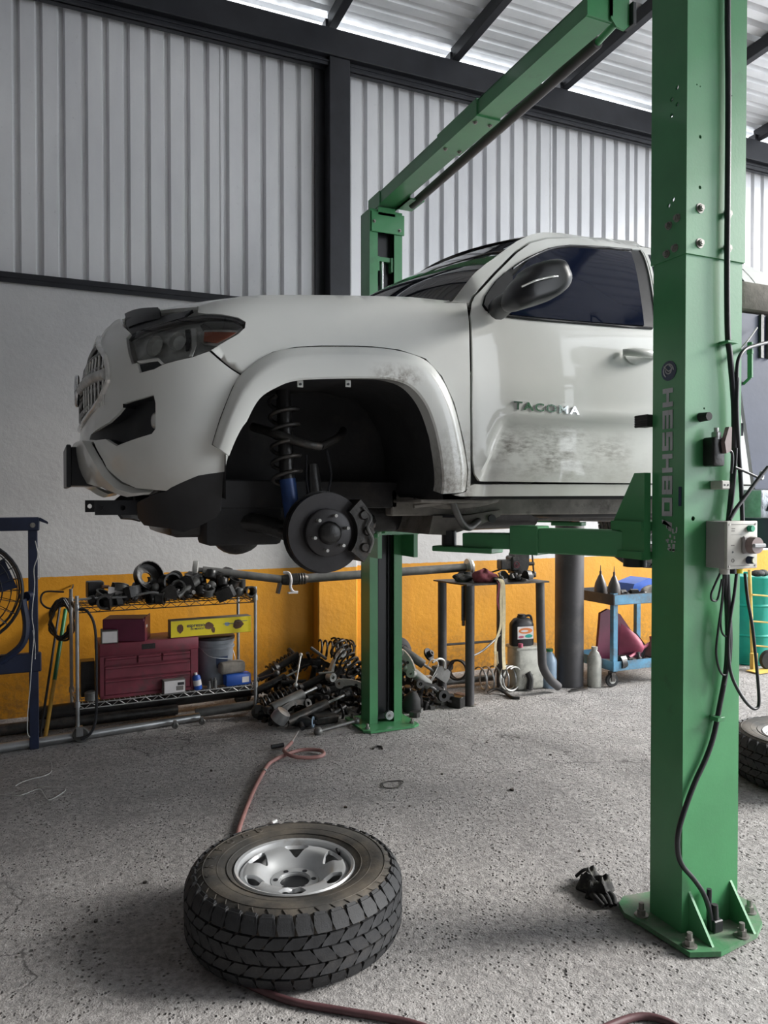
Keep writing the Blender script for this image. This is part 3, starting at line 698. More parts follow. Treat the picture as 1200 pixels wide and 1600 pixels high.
def mat_glass(name, tint, rough, clear, ior=1.5):
    m, nt, b, co = base(name)
    nt.nodes.remove(b); out = nt.nodes['Material Output']
    gl = nd(nt, 'ShaderNodeBsdfGlossy'); gl.inputs[0].default_value = (1,1,1,1); gl.inputs[1].default_value = rough
    if clear: a = nd(nt, 'ShaderNodeBsdfTransparent'); a.inputs[0].default_value = (*tint, 1)
    else: a = nd(nt, 'ShaderNodeBsdfDiffuse'); a.inputs[0].default_value = (*tint, 1)
    fr = nd(nt, 'ShaderNodeFresnel'); fr.inputs[0].default_value = ior
    mx = nd(nt, 'ShaderNodeMixShader'); nt.links.new(fr.outputs[0], mx.inputs[0]); nt.links.new(a.outputs[0], mx.inputs[1]); nt.links.new(gl.outputs[0], mx.inputs[2]); nt.links.new(mx.outputs[0], out.inputs[0])
mat_glass('tinted_glass', (.006,.009,.022), .06, False, 1.28)
mat_glass('screen_glass', (.008,.010,.016), .02, False, 2.1)
mat_glass('lamp_glass', (.88,.90,.90), .02, True)
pm('rail_dirty', (.24, .225, .205), .65, .2, .4, 7, .15, 40, dirt=(.10,.09,.08), ds=8)
pm('lamp_reflector', (.50, .50, .49), .32, .35, .45, 14)
pm('lamp_chrome', (.78, .78, .76), .22, .5, .2, 14)
pm('grille_grey', (.10, .10, .10), .35, .4, .3, 20)
pm('shock_blue', (.02, .05, .16), .4, .2, .3, 12)
pm('liner', (.016, .016, .018), .7, 0, .5, 7, .2, 30, dirt=(.035,.03,.028), ds=5)

truck = thing('pickup_truck', 'white pickup truck raised on the green lift with its front wheel taken off', 'truck', (2.6, 3.6, 1.4))
def normal(s, z):
    e = .004; a = Vector(S(s+e, z))-Vector(S(s-e, z)); c = Vector(S(s, z+e))-Vector(S(s, z-e)); n = a.cross(c)
    return n.normalized() if n.length > 1e-9 else Vector((-1, 0, 0))
def P2(it, off=0):
    """outline item -> (s, z): pixel pair of the traced outline, or ('s', s, z), ('w', x, z), ('c', z)"""
    if it[0] == 's': return it[1], it[2]
    if it[0] == 'w': return inv(it[1], it[2]), it[2]
    if it[0] == 'c': return s_mid(it[1]), it[1]
    return body_pt(it[0], it[1], off)
def panel_data(outline, off=0, th=.012, step=.03, holes=(), rawoff=0):
    pl = [P2(i, rawoff) for i in outline]; hl = [[P2(i, rawoff) for i in h] for h in holes]
    v, f = tri(pl, step, hl)
    out = []; inn = []
    for s, z in v:
        p = Vector(S(s, z)); nn = normal(s, z); o = off(p) if callable(off) else off
        out.append(p+nn*o); inn.append(p+nn*(o-th))
    n = len(out); fs = []; cnt = {}
    if th == 0:
        for t in f:
            a, b_, c = (out[t[0]], out[t[1]], out[t[2]]); fs.append(t[::-1] if (b_-a).cross(c-a).dot(normal(*v[t[0]])) < 0 else t)
        return out, fs
    for t in f:
        a, b_, c = (out[t[0]], out[t[1]], out[t[2]])
        if (b_-a).cross(c-a).dot(normal(*v[t[0]])) < 0: t = t[::-1]
        fs.append(t); fs.append([i+n for i in reversed(t)])
        for i in range(len(t)):
            e = (t[i], t[(i+1) % len(t)]); cnt[e] = cnt.get(e, 0)+1
    for (a, c) in list(cnt):
        if (c, a) not in cnt: fs.append([c, a, a+n, c+n])
    return out+inn, fs
def mir(V): return [Vector((p[0], 2*DC-p[1], p[2])) for p in V]
def panel(name, outline, mat, off=0, th=.012, step=.03, holes=(), mode='pair', parent=None, smooth=40, far=True, rawoff=0):
    V, Fc = panel_data(outline, off, th, step, holes, rawoff)
    b = MB(); b.v = V; b.f = Fc
    par = parent or truck
    if mode == 'join':
        b.add(mir(V), [list(reversed(f)) for f in Fc]); return b.build(name, mat, par, smooth, fix=False)
    o = b.build(name, mat, par, smooth, fix=False)
    if mode == 'pair' and far:
        c = MB(); c.add(mir(V), [list(reversed(f)) for f in Fc]); c.build(name, mat, truck, smooth, fix=False)
    return o
ARCH_IN = [(360,711), (379,667), (405,624), (435,604), (461,595), (500,592), (540,591), (580,591), (611,593), (641,604), (664,630), (679,667), (688,709), (692,750), (690,769)]
ARCH_OUT = [(333,694), (345,656), (364,607), (386,577), (424,551), (461,543), (500,541), (540,541), (580,542), (622,547), (664,561), (690,589), (709,630), (724,690), (731,735), (728,766)]
HEAD = [(199,530), (204,524), (228,513), (261,504), (288,497), (319,494), (345,495), (370,500), (381,505), (383,511), (371,522), (341,539), (327,546), (301,556), (261,566), (254,568), (248,561), (213,565), (207,567), (202,552)]
# fender
panel('front_fender', [(383,512), (371,523), (343,539), (330,547), (378,584)] + [(x+1, y-1) for x, y in ARCH_OUT[3:]] + [(735,760), (735,717), (734.5,640), (733.5,540), (731.5,492), ('w', 1.590, 2.405), ('w', 1.55, 2.418), ('w', 1.366, 2.419), ('w', 1.088, 2.393), ('w', .829, 2.365), ('w', .683, 2.345), ('w', .588, 2.322), ('w', .52, 2.298), (309,488), (322,490), (346,491), (372,496), (384,503)], 'truck_white')
# bumper fascia around grille, lamp and fog recess
FOG = [(192,631), (222,622), (240,617), (243,630), (243,670), (237,678), (182,697), (165,686), (150,688), (140,687), (142,679), (170,660), (183,648), (192,637)]
GR = [('c', 1.905), ('s', -.52, 1.915), ('s', -.37, 1.935), ('s', -.228, 1.970), ('s', -.133, 2.028), ('s', -.119, 2.055), ('s', -.164, 2.128), ('s', -.30, 2.20), ('s', -.42, 2.268), ('c', 2.285)]
panel('front_bumper', [('c', 1.80), *GR[:-1], ('c', 2.29), ('c', 2.325), ('s', -.25, 2.318), ('s', -.14, 2.305), (204,521), (197,529), (201,553), (206,569), (214,567), (218,583), (241,577), (254,570), (302,558), (327,549), (375,586), (363,605), (343,655), (331,695), (357,711), (351,737), (310,743), (267,762), (260,767), (213,763), (190,752), (168,733), (160,717), (146,690)], 'truck_white', step=.028, holes=[FOG], mode='join')
# fog recess: walls and dark floor, lamp
panel('fog_recess', FOG, 'plastic_black', off=lambda p: -.055*sstep(p.x, .16, .26), th=.01, step=.03)
b = MB(); fs_, fz = body_pt(232, 655); fp = Vector(S(fs_, fz)); fn = normal(fs_, fz)
b.lathe([(0, .016), (.018, .015), (.030, .010), (.034, 0), (.034, -.02)], fp-fn*.05, fn+Vector((-.6, 0, 0)), 22); b.build('fog_lamp', 'lamp_chrome', truck, 50)
b = MB(); b.lathe([(0, .016), (.018, .015), (.030, .010), (.034, 0), (.034, -.02)], mir([fp-fn*.05])[0], (-.9, .45, 0), 22); b.build('fog_lamp', 'lamp_chrome', truck, 50)
V = [P2(p) for p in FOG]
b = MB(); q = dens(V, .03); n = len(q)
vo = [Vector(S(*p)) for p in q]; vi = [Vector(S(*p))-normal(*p)*(.012+.05*sstep(Vector(S(*p)).x, .16, .26)) for p in q]
b.add(vo+vi, [(i, (i+1) % n, n+(i+1) % n, n+i) for i in range(n)]); b.build('fog_recess_wall', 'plastic_black', truck, 40); b = MB(); b.add(mir(vo+vi), [(i, (i+1) % n, n+(i+1) % n, n+i) for i in range(n)]); b.build('fog_recess_wall', 'plastic_black', truck, 40)
# lower valance strip that juts out under the bumper
VAL = [('c', 1.835), (141,689), (147,699), (160,721), (170,738), (190,756), (213,766), (238,768), ('s', .13, 1.622), ('s', -.03, 1.622), ('s', -.2, 1.66), ('c', 1.69)]
panel('bumper_valance', VAL, 'truck_white', off=lambda p: .030*sstep(3.10+.0*p.x, 2.8, 3.0)*(1-sstep(p.x, .26, .40)), th=.03, mode='join', step=.028)
# grille
panel('grille_mesh', GR, 'plastic_black', off=-.018, th=.008, mode='join', step=.04)
def on_body(s, z, off=0): return Vector(S(s, z))+normal(s, z)*off
def strip_tube(name, pts, r, mat, off, closed=False, parent=None, n=8):
    L = [on_body(*P2(p), off) for p in pts]; full = L+[mir([q])[0] for q in reversed(L)]
    b = MB(); b.tube(full, r, n, 4, closed=closed); return b.build(name, mat, parent or truck, 60)
strip_tube('grille_surround', GR[1:-1], .013, 'lamp_chrome', .0, closed=True)
for z, w_ in ((1.965, -.235), (2.025, -.15), (2.10, -.15), (2.16, -.22), (2.215, -.32)):
    strip_tube('grille_bar', [('s', w_, z), ('s', (w_+s_mid(z))/2, z), ('s', s_mid(z)+.02, z)], .011, 'grille_grey', -.004)
strip_tube('grille_center_bar', [('s', -.135, 2.065), ('s', -.35, 2.065), ('s', s_mid(2.065)+.02, 2.065)], .022, 'lamp_reflector', .006)
for k in range(7):
    s0 = -.17-.05*k
    for s_ in (0, 1):
        b = MB()
        L = [on_body(s0, 1.95+.012*k*0, .002), on_body(s0, 2.06, .004), on_body(s0-.03, 2.15, .002)]
        b.tube(mir(L) if s_ else L, .005, 6, 3)
        b.build('grille_rib', 'lamp_chrome', truck, 60)
b = MB(); c0 = Vector((nose(2.07)-.02, DC, 2.07))
b.torus(c0, (-1,0,0), .062, .009, 32, 8); b.m = Matrix.Translation(c0) @ Matrix.Rotation(PI/2, 4, 'Y'); b.m = Matrix(); b.torus(c0+Vector((-.002,0,.01)), (-1,0,0), .034, .007, 24, 8).torus(c0+Vector((-.004,0,.0)), (-1,0,0), .02, .006, 20, 8); b.build('grille_emblem', 'chrome', truck, 60)
# headlight: dark bowl, reflectors, amber lamp, light strip, clear lens
hl = panel('headlight', HEAD, 'lamp_reflector', off=-.030, th=.01, step=.02)
for o in [c for c in truck.children if c.name.startswith('headlight')]: hl_near = o if o.name == 'headlight' else None
panel('lamp_bezel', [(318,499), (345,498), (369,503), (378,509), (372,514), (345,512), (316,513), (311,505)], 'grille_grey', off=-.014, th=.008, step=.02, mode='near', parent=hl)
panel('amber_lamp', [(319,518), (345,518), (370,519), (355,528), (340,535), (318,533)], 'amber', off=-.004, th=.012, step=.02, mode='near', parent=hl)
panel('amber_frame', [(313,516), (320,513), (372,515), (376,518), (340,540), (317,536), (313,532)], 'lamp_reflector', off=-.012, th=.006, step=.02, mode='near', parent=hl)
panel('light_strip', [(298,512), (305.5,512), (306.5,526), (306,538), (300,556), (294.5,557), (299,545), (299,530)], 'white_paint', off=-.004, th=.012, step=.02, mode='near', parent=hl)
panel('light_strip_low', [(213,564), (247,559), (256,568), (251,569), (245,563), (216,567)], 'white_paint', off=-.002, th=.012, step=.02, mode='near', parent=hl)
panel('lamp_divider', [(288,513), (295,512), (297,530), (294,546), (289,547)], 'plastic_black', off=-.008, th=.012, step=.02, mode='near', parent=hl)
for (px_, py_, r) in ((240, 538, .040), (277, 531, .036)):
    s_, z_ = body_pt(px_, py_); p = on_body(s_, z_, -.030); ax = normal(s_, z_)+Vector((-.25, 0, 0))
    b = MB(); b.lathe([(0, -.006), (r*.35, -.004), (r*.8, .010), (r, .022), (r*.9, .022), (r*.7, .008)], p, ax, 26); b.build('reflector_bowl', 'lamp_chrome', hl, 50)
panel('headlight_lens', HEAD, 'lamp_glass', off=.003, th=0, step=.02)
panel('headlight_notch', [(214,569), (244,562), (251,569), (240,576), (218,581)], 'plastic_black', off=-.012, th=.01, step=.02)
panel('headlight_seal', [(199,530), (204,523), (228,511.5), (261,502), (288,494.5), (319,489.5), (345,490.5), (372,496.5), (384,503.5), (381,506), (370,500.5), (345,496), (319,495), (288,498), (261,505), (228,514), (206,525)], 'plastic_black', off=-.006, th=.012, step=.03)
# black filler panel between lamp and bonnet, with the raised flap
panel('upper_filler', [(194,495), (204,522), (228,511), (261,501.5), (287,494), (291,488), (300,482), (270,489), (250,493), (225,495)], 'plastic_black', off=-.004, th=.012, step=.03)
a0, a1, a2, a3 = [on_body(*body_pt(*p), 0) for p in ((198,512), (250,497), (247,480), (195,489))]
b = MB(); pts = []
for u in range(9):
    for v in range(5):
        p = (a0*(1-u/8)+a1*u/8)*(1-v/4)+((a3)*(1-u/8)+(a2)*u/8)*v/4; pts.append(p+Vector((-.010*math.sin(PI*u/8), -.012*math.sin(PI*v/4), .006*math.sin(PI*u/8)*v/4)))
n = len(pts); fs = [(u*5+v, u*5+v+1, u*5+v+6, u*5+v+5) for u in range(8) for v in range(4)]
b.add(pts, fs); b.add([p+Vector((.008, .02, 0)) for p in pts], [tuple(reversed(f)) for f in fs])
b.build('hood_flap', 'plastic_black', truck, 50)
# bonnet
def hood_rows():
    E = []; C = []
    for i in range(25):
        u = i/24; w = .515+u*(1.49-.515); z = smo(ZTOP, w, .05)-.004
        h = halfw(w, z)*(1 if w > nose(z)+LC else (1-(1-(w-nose(z))/LC)**PW)**(1/PW)); E.append(Vector((w, DC-h+.004, z)))
        C.append(Vector((.25+u*(1.30-.25), DC, 2.335+.165*(1-(1-u)**2.0)*.9)))
    return E, C
E_, C_ = hood_rows(); M_ = 28; vs = []; fs = []
for i in range(25):
    for j in range(M_+1):
        q = abs(j/M_*2-1); e = E_[i]; c = C_[i]; w = c.x+(e.x-c.x)*q**1.8; z = c.z+(e.z-c.z)*(q**2.4); hh = (DC-e.y)*(j/M_*2-1)
        bul = .016*sstep(.62-q, 0, .10)*sstep(i/24, .1, .4)
        vs.append(Vector((w, DC+hh, z+bul)))
for i in range(24):
    for j in range(M_): a = i*(M_+1)+j; fs.append((a, a+1, a+M_+2, a+M_+1))
b = MB(); b.add(vs, [tuple(reversed(f)) for f in fs]); n = len(vs); b.add([v-Vector((0, 0, .012)) for v in vs], fs)
# front lip
b.add([vs[j] for j in range(M_+1)]+[vs[j]+Vector((.015, 0, -.035)) for j in range(M_+1)], [(j, j+1, M_+2+j, M_+1+j) for j in range(M_)])
b.build('hood', 'truck_white', truck, 60, fix=False)
# flares: bulged strip between two arch lines with an inward lip
def resample(P, n):
    P = [Vector(p) for p in P]; L = [0]
    for a, c in zip(P, P[1:]): L.append(L[-1]+(c-a).length)
    out = []
    for i in range(n):
        t = L[-1]*i/(n-1); k = 0
        while k < len(L)-2 and L[k+1] < t: k += 1
        f = (t-L[k])/(L[k+1]-L[k]); out.append(P[k]+(P[k+1]-P[k])*f)
    return out
def flare(name, po, pi, far=False):
    N = 70; po = catmull([(*p, 0) for p in po], 5); pi = catmull([(*p, 0) for p in pi], 5)
    po = resample(po, N); pi = resample(pi, N); prof = [(0, .0), (.02, .010), (.10, .022), (.28, .046), (.36, .052), (.45, .054), (.75, .055), (.95, .052), (1.0, .045)]
    vs = []; m = len(prof)+3
    for a, c in zip(po, pi):
        for v, o in prof:
            s = a[0]+(c[0]-a[0])*v; z = a[1]+(c[1]-a[1])*v; vs.append(on_body(s, z, o))
        s, z = c[0], c[1]; dirn = Vector((a[0]-c[0], 0, a[1]-c[1])).normalized()
        for dd, du in ((.03, .004), (-.0, .006), (-.04, .010)): vs.append(on_body(s, z, dd)+dirn*du)
    fs = [(i*m+j, i*m+j+1, (i+1)*m+j+1, (i+1)*m+j) for i in range(N-1) for j in range(m-1)]
    for e in (0, N-1): fs.append([e*m+j for j in range(m)])
    b = MB(); b.add(mir(vs) if far else vs, fs); return b.build(name, 'truck_white', truck, 32)
FO = [body_pt(*p, .01) for p in ARCH_OUT]; FI = [body_pt(*p, .05) for p in ARCH_IN]
flare('wheel_arch_flare', FO, FI); flare('wheel_arch_flare', FO, FI, True)
SH = 4.25-1.018
RO = [(s+SH, z+.02) for s, z in FO]; RI = [(s+SH, z+.02) for s, z in FI]
flare('wheel_arch_flare', RO, RI); flare('wheel_arch_flare', RO, RI, True)
# clips in the arch
for px_ in (471, 546):
    s_, z_ = body_pt(px_, 597, .03); p = on_body(s_, z_, .03); b = MB(); b.boxc(p+Vector((0, .015, -.004)), (.022, .004, .026), .001); o = b.build('arch_clip', 'light_metal', truck, 0)
    b = MB(); b.cyl(p+Vector((0, .010, -.006)), p+Vector((0, .014, -.006)), .005, n=10); b.build('clip_hole', 'plastic_black', o, 0)
# wheel wells
def well(arch, side, y_in):
    L = [Vector((s, 0, z)) for s, z in arch]; cx = sum(p.x for p in L)/len(L)
    L = [Vector((cx+(p.x-cx)*1.035, 0, p.z+.014)) for p in L]; L = [Vector((L[0].x, 0, 1.60))]+L+[Vector((L[-1].x+.01, 0, 1.60))]
    n = len(L); f = (lambda y: y) if side else (lambda y: 2*DC-y)
    ys = [2.69, 2.85, 3.0, y_in]; vs = []
    for i, y in enumerate(ys):
        for k, p in enumerate(L): vs.append((p.x+(.012*math.sin(k*1.7+i*2) if i else 0), f(y), p.z+(.010*math.sin(k*2.3+i) if i else 0)))
    fs = [(i*n+k, i*n+k+1, (i+1)*n+k+1, (i+1)*n+k) for i in range(3) for k in range(n-1)]; fs.append([3*n+k for k in range(n)])
    b = MB(); b.add(vs, fs); b.build('wheel_well', 'liner', truck, 60)
well(FI, True, 3.22); well(FI, False, 3.22); well(RI, True, 3.1); well(RI, False, 3.1)
# ---- doors
DOOR = [(737,474), (742,463), (775,428), (808,395), (829,380), (855,373), (900,372), (940,374), (993,379), ('w', 2.70, 2.855), ('w', 2.66, 2.66), ('w', 2.59, 2.40), ('w', 2.572, 2.0), ('w', 2.572, 1.672), (750,752), (742,741), (739,717), (738,640), (738,540), (735,492)]
WIN = [(753,477), (757,463), (773,440), (793,422), (823,402), (857,387), (890,382), (940,384.5), (990,389), ('w', 2.69, 2.825), ('w', 2.655, 2.66), ('w', 2.585, 2.40), ('w', 2.57, 2.383), (973,510), (873,502), (800,495), (773,493), (758,485)]
door = panel('front_door', DOOR, 'truck_white', step=.028, holes=[WIN])
panel('window_frame', WIN, 'plastic_black', off=-.006, th=.01, step=.035, mode='pair')
GLASS = [(790,488), (800,433), (825,407), (857,392), (890,387), (940,389.5), (985,394), (995,430), (1006,509), (973,507), (873,499), (800,492)]
panel('window_glass', GLASS, 'tinted_glass', off=.0025, th=.003, step=.05, mode='near', parent=door)
panel('window_glass', GLASS, 'tinted_glass', off=-.002, th=.003, step=.06, mode='pair')
# window rain visor line
L = [on_body(*body_pt(*p), .006) for p in ((800,421), (823,406), (857,391), (890,386), (940,388), (986,392))]
b = MB(); b.tube(L, .005, 6, 5); b.build('window_visor', 'black_paint', door, 60)
L = [on_body(*body_pt(*p), .003) for p in ((762,487), (800,495.5), (873,502.5), (973,510.5), (1018,513.5))]
b = MB(); b.tube(L, .006, 6, 4); b.build('belt_moulding', 'plastic_black', door, 60)
# handle
hs, hz = body_pt(993, 556); hp = on_body(hs, hz)
b = MB(); b.lathe([(0, -.004), (.03, -.003), (.045, .001), (.05, .004)], hp, (0, -1, .05), 24); b.v = [Vector((hp.x+(v.x-hp.x)*1.25, v.y, hp.z+(v.z-hp.z)*.8)) for v in b.v]; b.build('handle_cup', 'truck_white', door, 60)
b = MB(); n = 14; pts = []
for i in range(n+1):
    u = i/n; pts.append((hp.x-.085+.20*u, hp.y-.014-.030*math.sin(PI*min(1, u*1.06))**.6, hp.z+.006))
b.tube(pts, lambda t: .013+.004*math.sin(PI*t), 10, 2); b.v = [Vector((v.x, v.y, hp.z+.006+(v.z-hp.z-.006)*1.15)) for v in b.v]; b.build('door_handle', 'truck_white', door, 60)
# lettering on the door
ts, tz = body_pt(801, 634); te, tz2 = body_pt(904, 643); mid = on_body((ts+te)/2, (tz+tz2)/2, .004)
tx = (on_body(te, tz2)-on_body(ts, tz)).normalized(); tn = Vector((0, -1, 0)); tu = tn.cross(tx).normalized()
me_ = text_mesh('TACOMA', .046, .003, .0012, 1.22); xs = [v.co.x for v in me_.vertices]; k_ = (te-ts)/(max(xs)-min(xs))
me_.transform(axes(mid, tx, tu, tn) @ Matrix.Diagonal((k_, 1.0, 1, 1))); me_.materials.clear(); link('name_badge', me_, 'chrome', door, 0)
# mirror
mc = Vector((1.93, 2.57, 2.45)); b = MB()
def mp_(x, y, d): r = sight(x, y); k = d/r[1]; return Vector((r[0]*k, d, 1.6+r[2]*k))
OUT = [(817,428), (827,416), (853,408.5), (872,411), (880,425), (884,439), (877,455), (857,470), (827,480), (805,484), (795,470), (803,444)]
n = len(OUT); rings = []
for d, sc in ((2.42, .55), (2.425, .80), (2.45, .95), (2.49, 1.0), (2.54, .99), (2.57, .93)):
    cx = sum(p[0] for p in OUT)/n; cy = sum(p[1] for p in OUT)/n
    P = catmull([(*p, 0) for p in OUT], 4, True); rings.append([mp_(cx+(p.x-cx)*sc, cy+(p.y-cy)*sc, 2.5)+Vector((0, d-2.5, 0)) for p in P])
m = len(rings[0]); vs = [p for r in rings for p in r]; fs = [(i*m+k, i*m+(k+1) % m, (i+1)*m+(k+1) % m, (i+1)*m+k) for i in range(5) for k in range(m)]+[list(range(m)), list(reversed(range(5*m, 6*m)))]
b.add(vs, fs); mir_o = b.build('mirror', 'black_paint', truck, 60)
b = MB(); L = [mp_(815,448,2.418), mp_(838,438,2.408), mp_(860,433,2.408), mp_(881,430,2.44)]; b.tube(L, .004, 6, 5); b.build('mirror_trim', 'lamp_chrome', mir_o, 60)
b = MB(); b.tube([mp_(779,483,2.70), mp_(790,474,2.62), mp_(812,466,2.52)], lambda t: .045-.005*t, 12, 4); b.v = [Vector((v.x, v.y, v.z)) for v in b.v]; b.build('mirror_arm', 'black_paint', mir_o, 60)
panel('mirror_base', [(755,477), (758,464), (774,441), (793,424), (800,434), (797,470), (790,489), (773,491), (760,484)], 'plastic_black', off=.008, th=.014, step=.04, mode='near', parent=mir_o)
b = MB(); b.add(mir(vs), [list(reversed(f)) for f in fs]); b.build('mirror', 'black_paint', truck, 60)
# rear door, window, pillar, cab corner
RD = [('w', 2.580, 1.672), ('w', 2.580, 2.0), ('w', 2.598, 2.40), ('w', 2.668, 2.66), ('w', 2.708, 2.855), ('w', 3.0, 2.865), ('w', 3.25, 2.85), ('w', 3.36, 2.80), ('w', 3.42, 2.60), ('w', 3.44, 2.40), ('w', 3.44, 2.1), ('w', 3.38, 1.95), ('w', 3.30, 1.672)]
RW = [('w', 2.62, 2.405), ('w', 2.68, 2.66), ('w', 2.715, 2.80), ('w', 3.0, 2.815), ('w', 3.22, 2.795), ('w', 3.31, 2.74), ('w', 3.36, 2.60), ('w', 3.385, 2.42)]
rdoor = panel('rear_door', RD, 'truck_white', step=.04, holes=[RW]); panel('rear_window', RW, 'tinted_glass', off=-.004, th=.01, step=.05)
panel('cab_corner', [('w', 3.25, 2.858), ('w', 3.45, 2.85), ('w', 3.56, 2.78), ('w', 3.60, 2.60), ('w', 3.60, 1.66), ('w', 3.31, 1.66), ('w', 3.39, 1.95), ('w', 3.448, 2.1), ('w', 3.448, 2.40), ('w', 3.428, 2.61), ('w', 3.37, 2.81)], 'truck_white', step=.05)
panel('rocker_panel', [(742,757), (1003,757), ('w', 3.6, 1.664), ('w', 3.6, 1.612), (985,775), (720,776), (710,774), (729,769), (735,760)], 'truck_white', step=.03, off=-.006, th=.02)
# roof, pillars, windscreen
ROOF = [(1.98, 2.772), (2.06, 2.81), (2.16, 2.842), (2.30, 2.862), (2.60, 2.874), (3.0, 2.874), (3.30, 2.862), (3.48, 2.83), (3.58, 2.77)]
def roof_near(w): return smo(ROOF, w, .04)
vs = []; M2 = 24; ws = [1.98+i*(3.58-1.98)/30 for i in range(31)]
for w in ws:
    z0 = roof_near(w); h0 = halfw(max(w, 2.0), z0)-.006
    for j in range(M2+1):
        q = j/M2*2-1; fr = .14*(1-q*q)*(1-sstep(w, 1.98, 2.35)); vs.append((w-fr, DC+h0*q, z0+.058*(1-abs(q)**2.2)*(.55+.45*sstep(w, 1.98, 2.3))))
fs = [(i*(M2+1)+j, i*(M2+1)+j+1, (i+1)*(M2+1)+j+1, (i+1)*(M2+1)+j) for i in range(30) for j in range(M2)]
b = MB(); b.add(vs, [tuple(reversed(f)) for f in fs]); b.add([Vector(v)-Vector((0, 0, .02)) for v in vs], fs); b.build('roof', 'truck_white', truck, 60, fix=False)
panel('a_pillar', [(703,472), (733,473), (737,462), (772,425), (805,392), (826,377.5), (853,371), (900,370), (940,371.5), (993,377), ('w', 2.75, 2.862), ('w', 2.75, 2.872), ('w', 2.45, 2.868), ('w', 2.25, 2.857), ('w', 2.12, 2.834), ('w', 2.03, 2.80), ('w', 1.93, 2.745), (762,410), (740,428), (720,452)], 'truck_white', step=.025, th=.02)
# windscreen
vs = []; A0 = on_body(*body_pt(706,471)); A1 = on_body(*body_pt(740,428)); A2 = on_body(*body_pt(765,408)); A3 = Vector((1.99, DC-halfw(2.0, 2.775), 2.772))
side_ = resample(catmull([A0, A1, A2, A3], 6), 13)
for i, p in enumerate(side_):
    t = i/12; h = DC-p.y+.004
    for j in range(M2+1):
        q = j/M2*2-1; vs.append((p.x-(.26-.12*t)*(1-abs(q)**2.2), DC+h*q, p.z+(.03)*(1-q*q)))
fs = [(i*(M2+1)+j, i*(M2+1)+j+1, (i+1)*(M2+1)+j+1, (i+1)*(M2+1)+j) for i in range(12) for j in range(M2)]
b = MB(); b.add(vs, fs); b.build('windshield', 'screen_glass', truck, 60)
b = MB(); n = M2+1; cow = []
for k, (dx, dz) in enumerate(((0, 0), (-.05, -.012), (-.10, -.03))):
    for j in range(n): v = Vector(vs[j]); cow.append((v.x+dx, v.y, v.z+dz))
b.add(cow, [(k*n+j, k*n+j+1, (k+1)*n+j+1, (k+1)*n+j) for k in range(2) for j in range(n-1)]); b.build('cowl', 'plastic_black', truck, 60)
# cab back wall, floor pan, firewall
b = MB(); b.prism([(2.74, 1.66), (4.46, 1.66), (4.46, 2.37), (4.25, 2.80), (2.95, 2.80), (2.74, 2.37)], 'x', 3.585, 3.60); b.build('cab_back', 'truck_white', truck, 0)
b = MB(); b.box(1.62, 3.6, 2.76, 4.44, 1.60, 1.625, .004); b.build('floor_pan', 'liner', truck, 0)
b = MB(); b.box(.46, 1.60, 3.24, 3.96, 1.62, 2.2); b.build('engine_block', 'dark_oil', truck, 0)
# bed
arch_r = [('s', s, z) for s, z in RO]
panel('bed_side', [('w', 3.64, 1.66), ('w', 3.64, 2.33), ('w', 5.40, 2.33), ('w', 5.43, 2.2), ('w', 5.43, 1.70), ('w', 4.95, 1.68)] + list(reversed(arch_r)) + [('w', 3.75, 1.68)], 'truck_white', step=.05, th=.03)
b = MB(); b.box(3.65, 5.40, 2.74, 4.46, 1.80, 1.83).box(3.65, 3.68, 2.74, 4.46, 1.8, 2.32).box(5.38, 5.42, 2.74, 4.46, 1.75, 2.32); b.build('bed', 'truck_white', truck, 0)
b = MB(); b.box(5.42, 5.56, 2.72, 4.48, 1.56, 1.70, .02); b.build('rear_bumper', 'chrome', truck)
# ---- chassis
for y in (3.15, 4.05):
    b = MB(); b.box(1.42, 4.0, y-.035, y+.035, 1.525, 1.645, .006).box(3.9, 5.4, y-.035, y+.035, 1.60, 1.72, .006); b.build('frame_rail', 'rail_dirty', truck, 0)
    b = MB(); b.box(.42, 1.45, y-.035, y+.035, 1.56, 1.68, .006); b.build('frame_horn', 'liner', truck, 0)
b = MB(); b.prism([(1.62, 1.525), (1.80, 1.525), (1.98, 1.55), (1.98, 1.52), (1.84, 1.47), (1.70, 1.435), (1.60, 1.44)], 'y', 3.10, 4.1); b.build('cross_member', 'rail_dirty', truck, 0)
b = MB(); b.cyl((1.93, 3.098, 1.508), (1.93, 3.09, 1.508), .02, n=14); b.build('member_hole', 'plastic_black', truck, 0)
b = MB(); b.tube([(1.50, 3.05, 1.60), (1.62, 3.02, 1.575), (1.80, 3.04, 1.58), (1.95, 3.09, 1.60)], .018, 8).tube([(1.45, 2.95, 1.57), (1.70, 2.93, 1.60), (1.85, 2.98, 1.61)], .01, 6).box(1.42, 1.75, 2.82, 3.1, 1.585, 1.60, .003); b.build('body_mount', 'rail_dirty', truck, 50)
b = MB(); b.tube([(1.66, 3.0, 1.60), (1.72, 3.02, 1.50), (1.78, 3.05, 1.47), (1.86, 3.1, 1.50)], .016, 8); b.build('brake_pipe', 'grey_metal', truck, 50)
b = MB(); b.box(1.3, 1.95, 3.42, 3.82, 1.44, 1.62, .05, 2).cyl((1.95, 3.6, 1.54), (2.5, 3.6, 1.52), .11, .08, 16); b.build('gearbox', 'dark_oil', truck, 50)
b = MB(); b.cyl((2.5, 3.6, 1.52), (4.15, 3.6, 1.48), .04, n=14); b.build('prop_shaft', 'iron', truck, 50)
b = MB(); b.tube([(1.4, 3.85, 1.50), (2.4, 3.86, 1.53), (3.3, 3.88, 1.56)], .03, 10).cyl((3.0, 3.88, 1.55), (3.6, 3.88, 1.57), .09, n=16); b.build('exhaust', 'rust', truck, 50)
b = MB(); b.box(2.4, 3.4, 3.22, 3.5, 1.50, 1.70, .04, 2); b.build('fuel_tank', 'plastic_black', truck, 50)
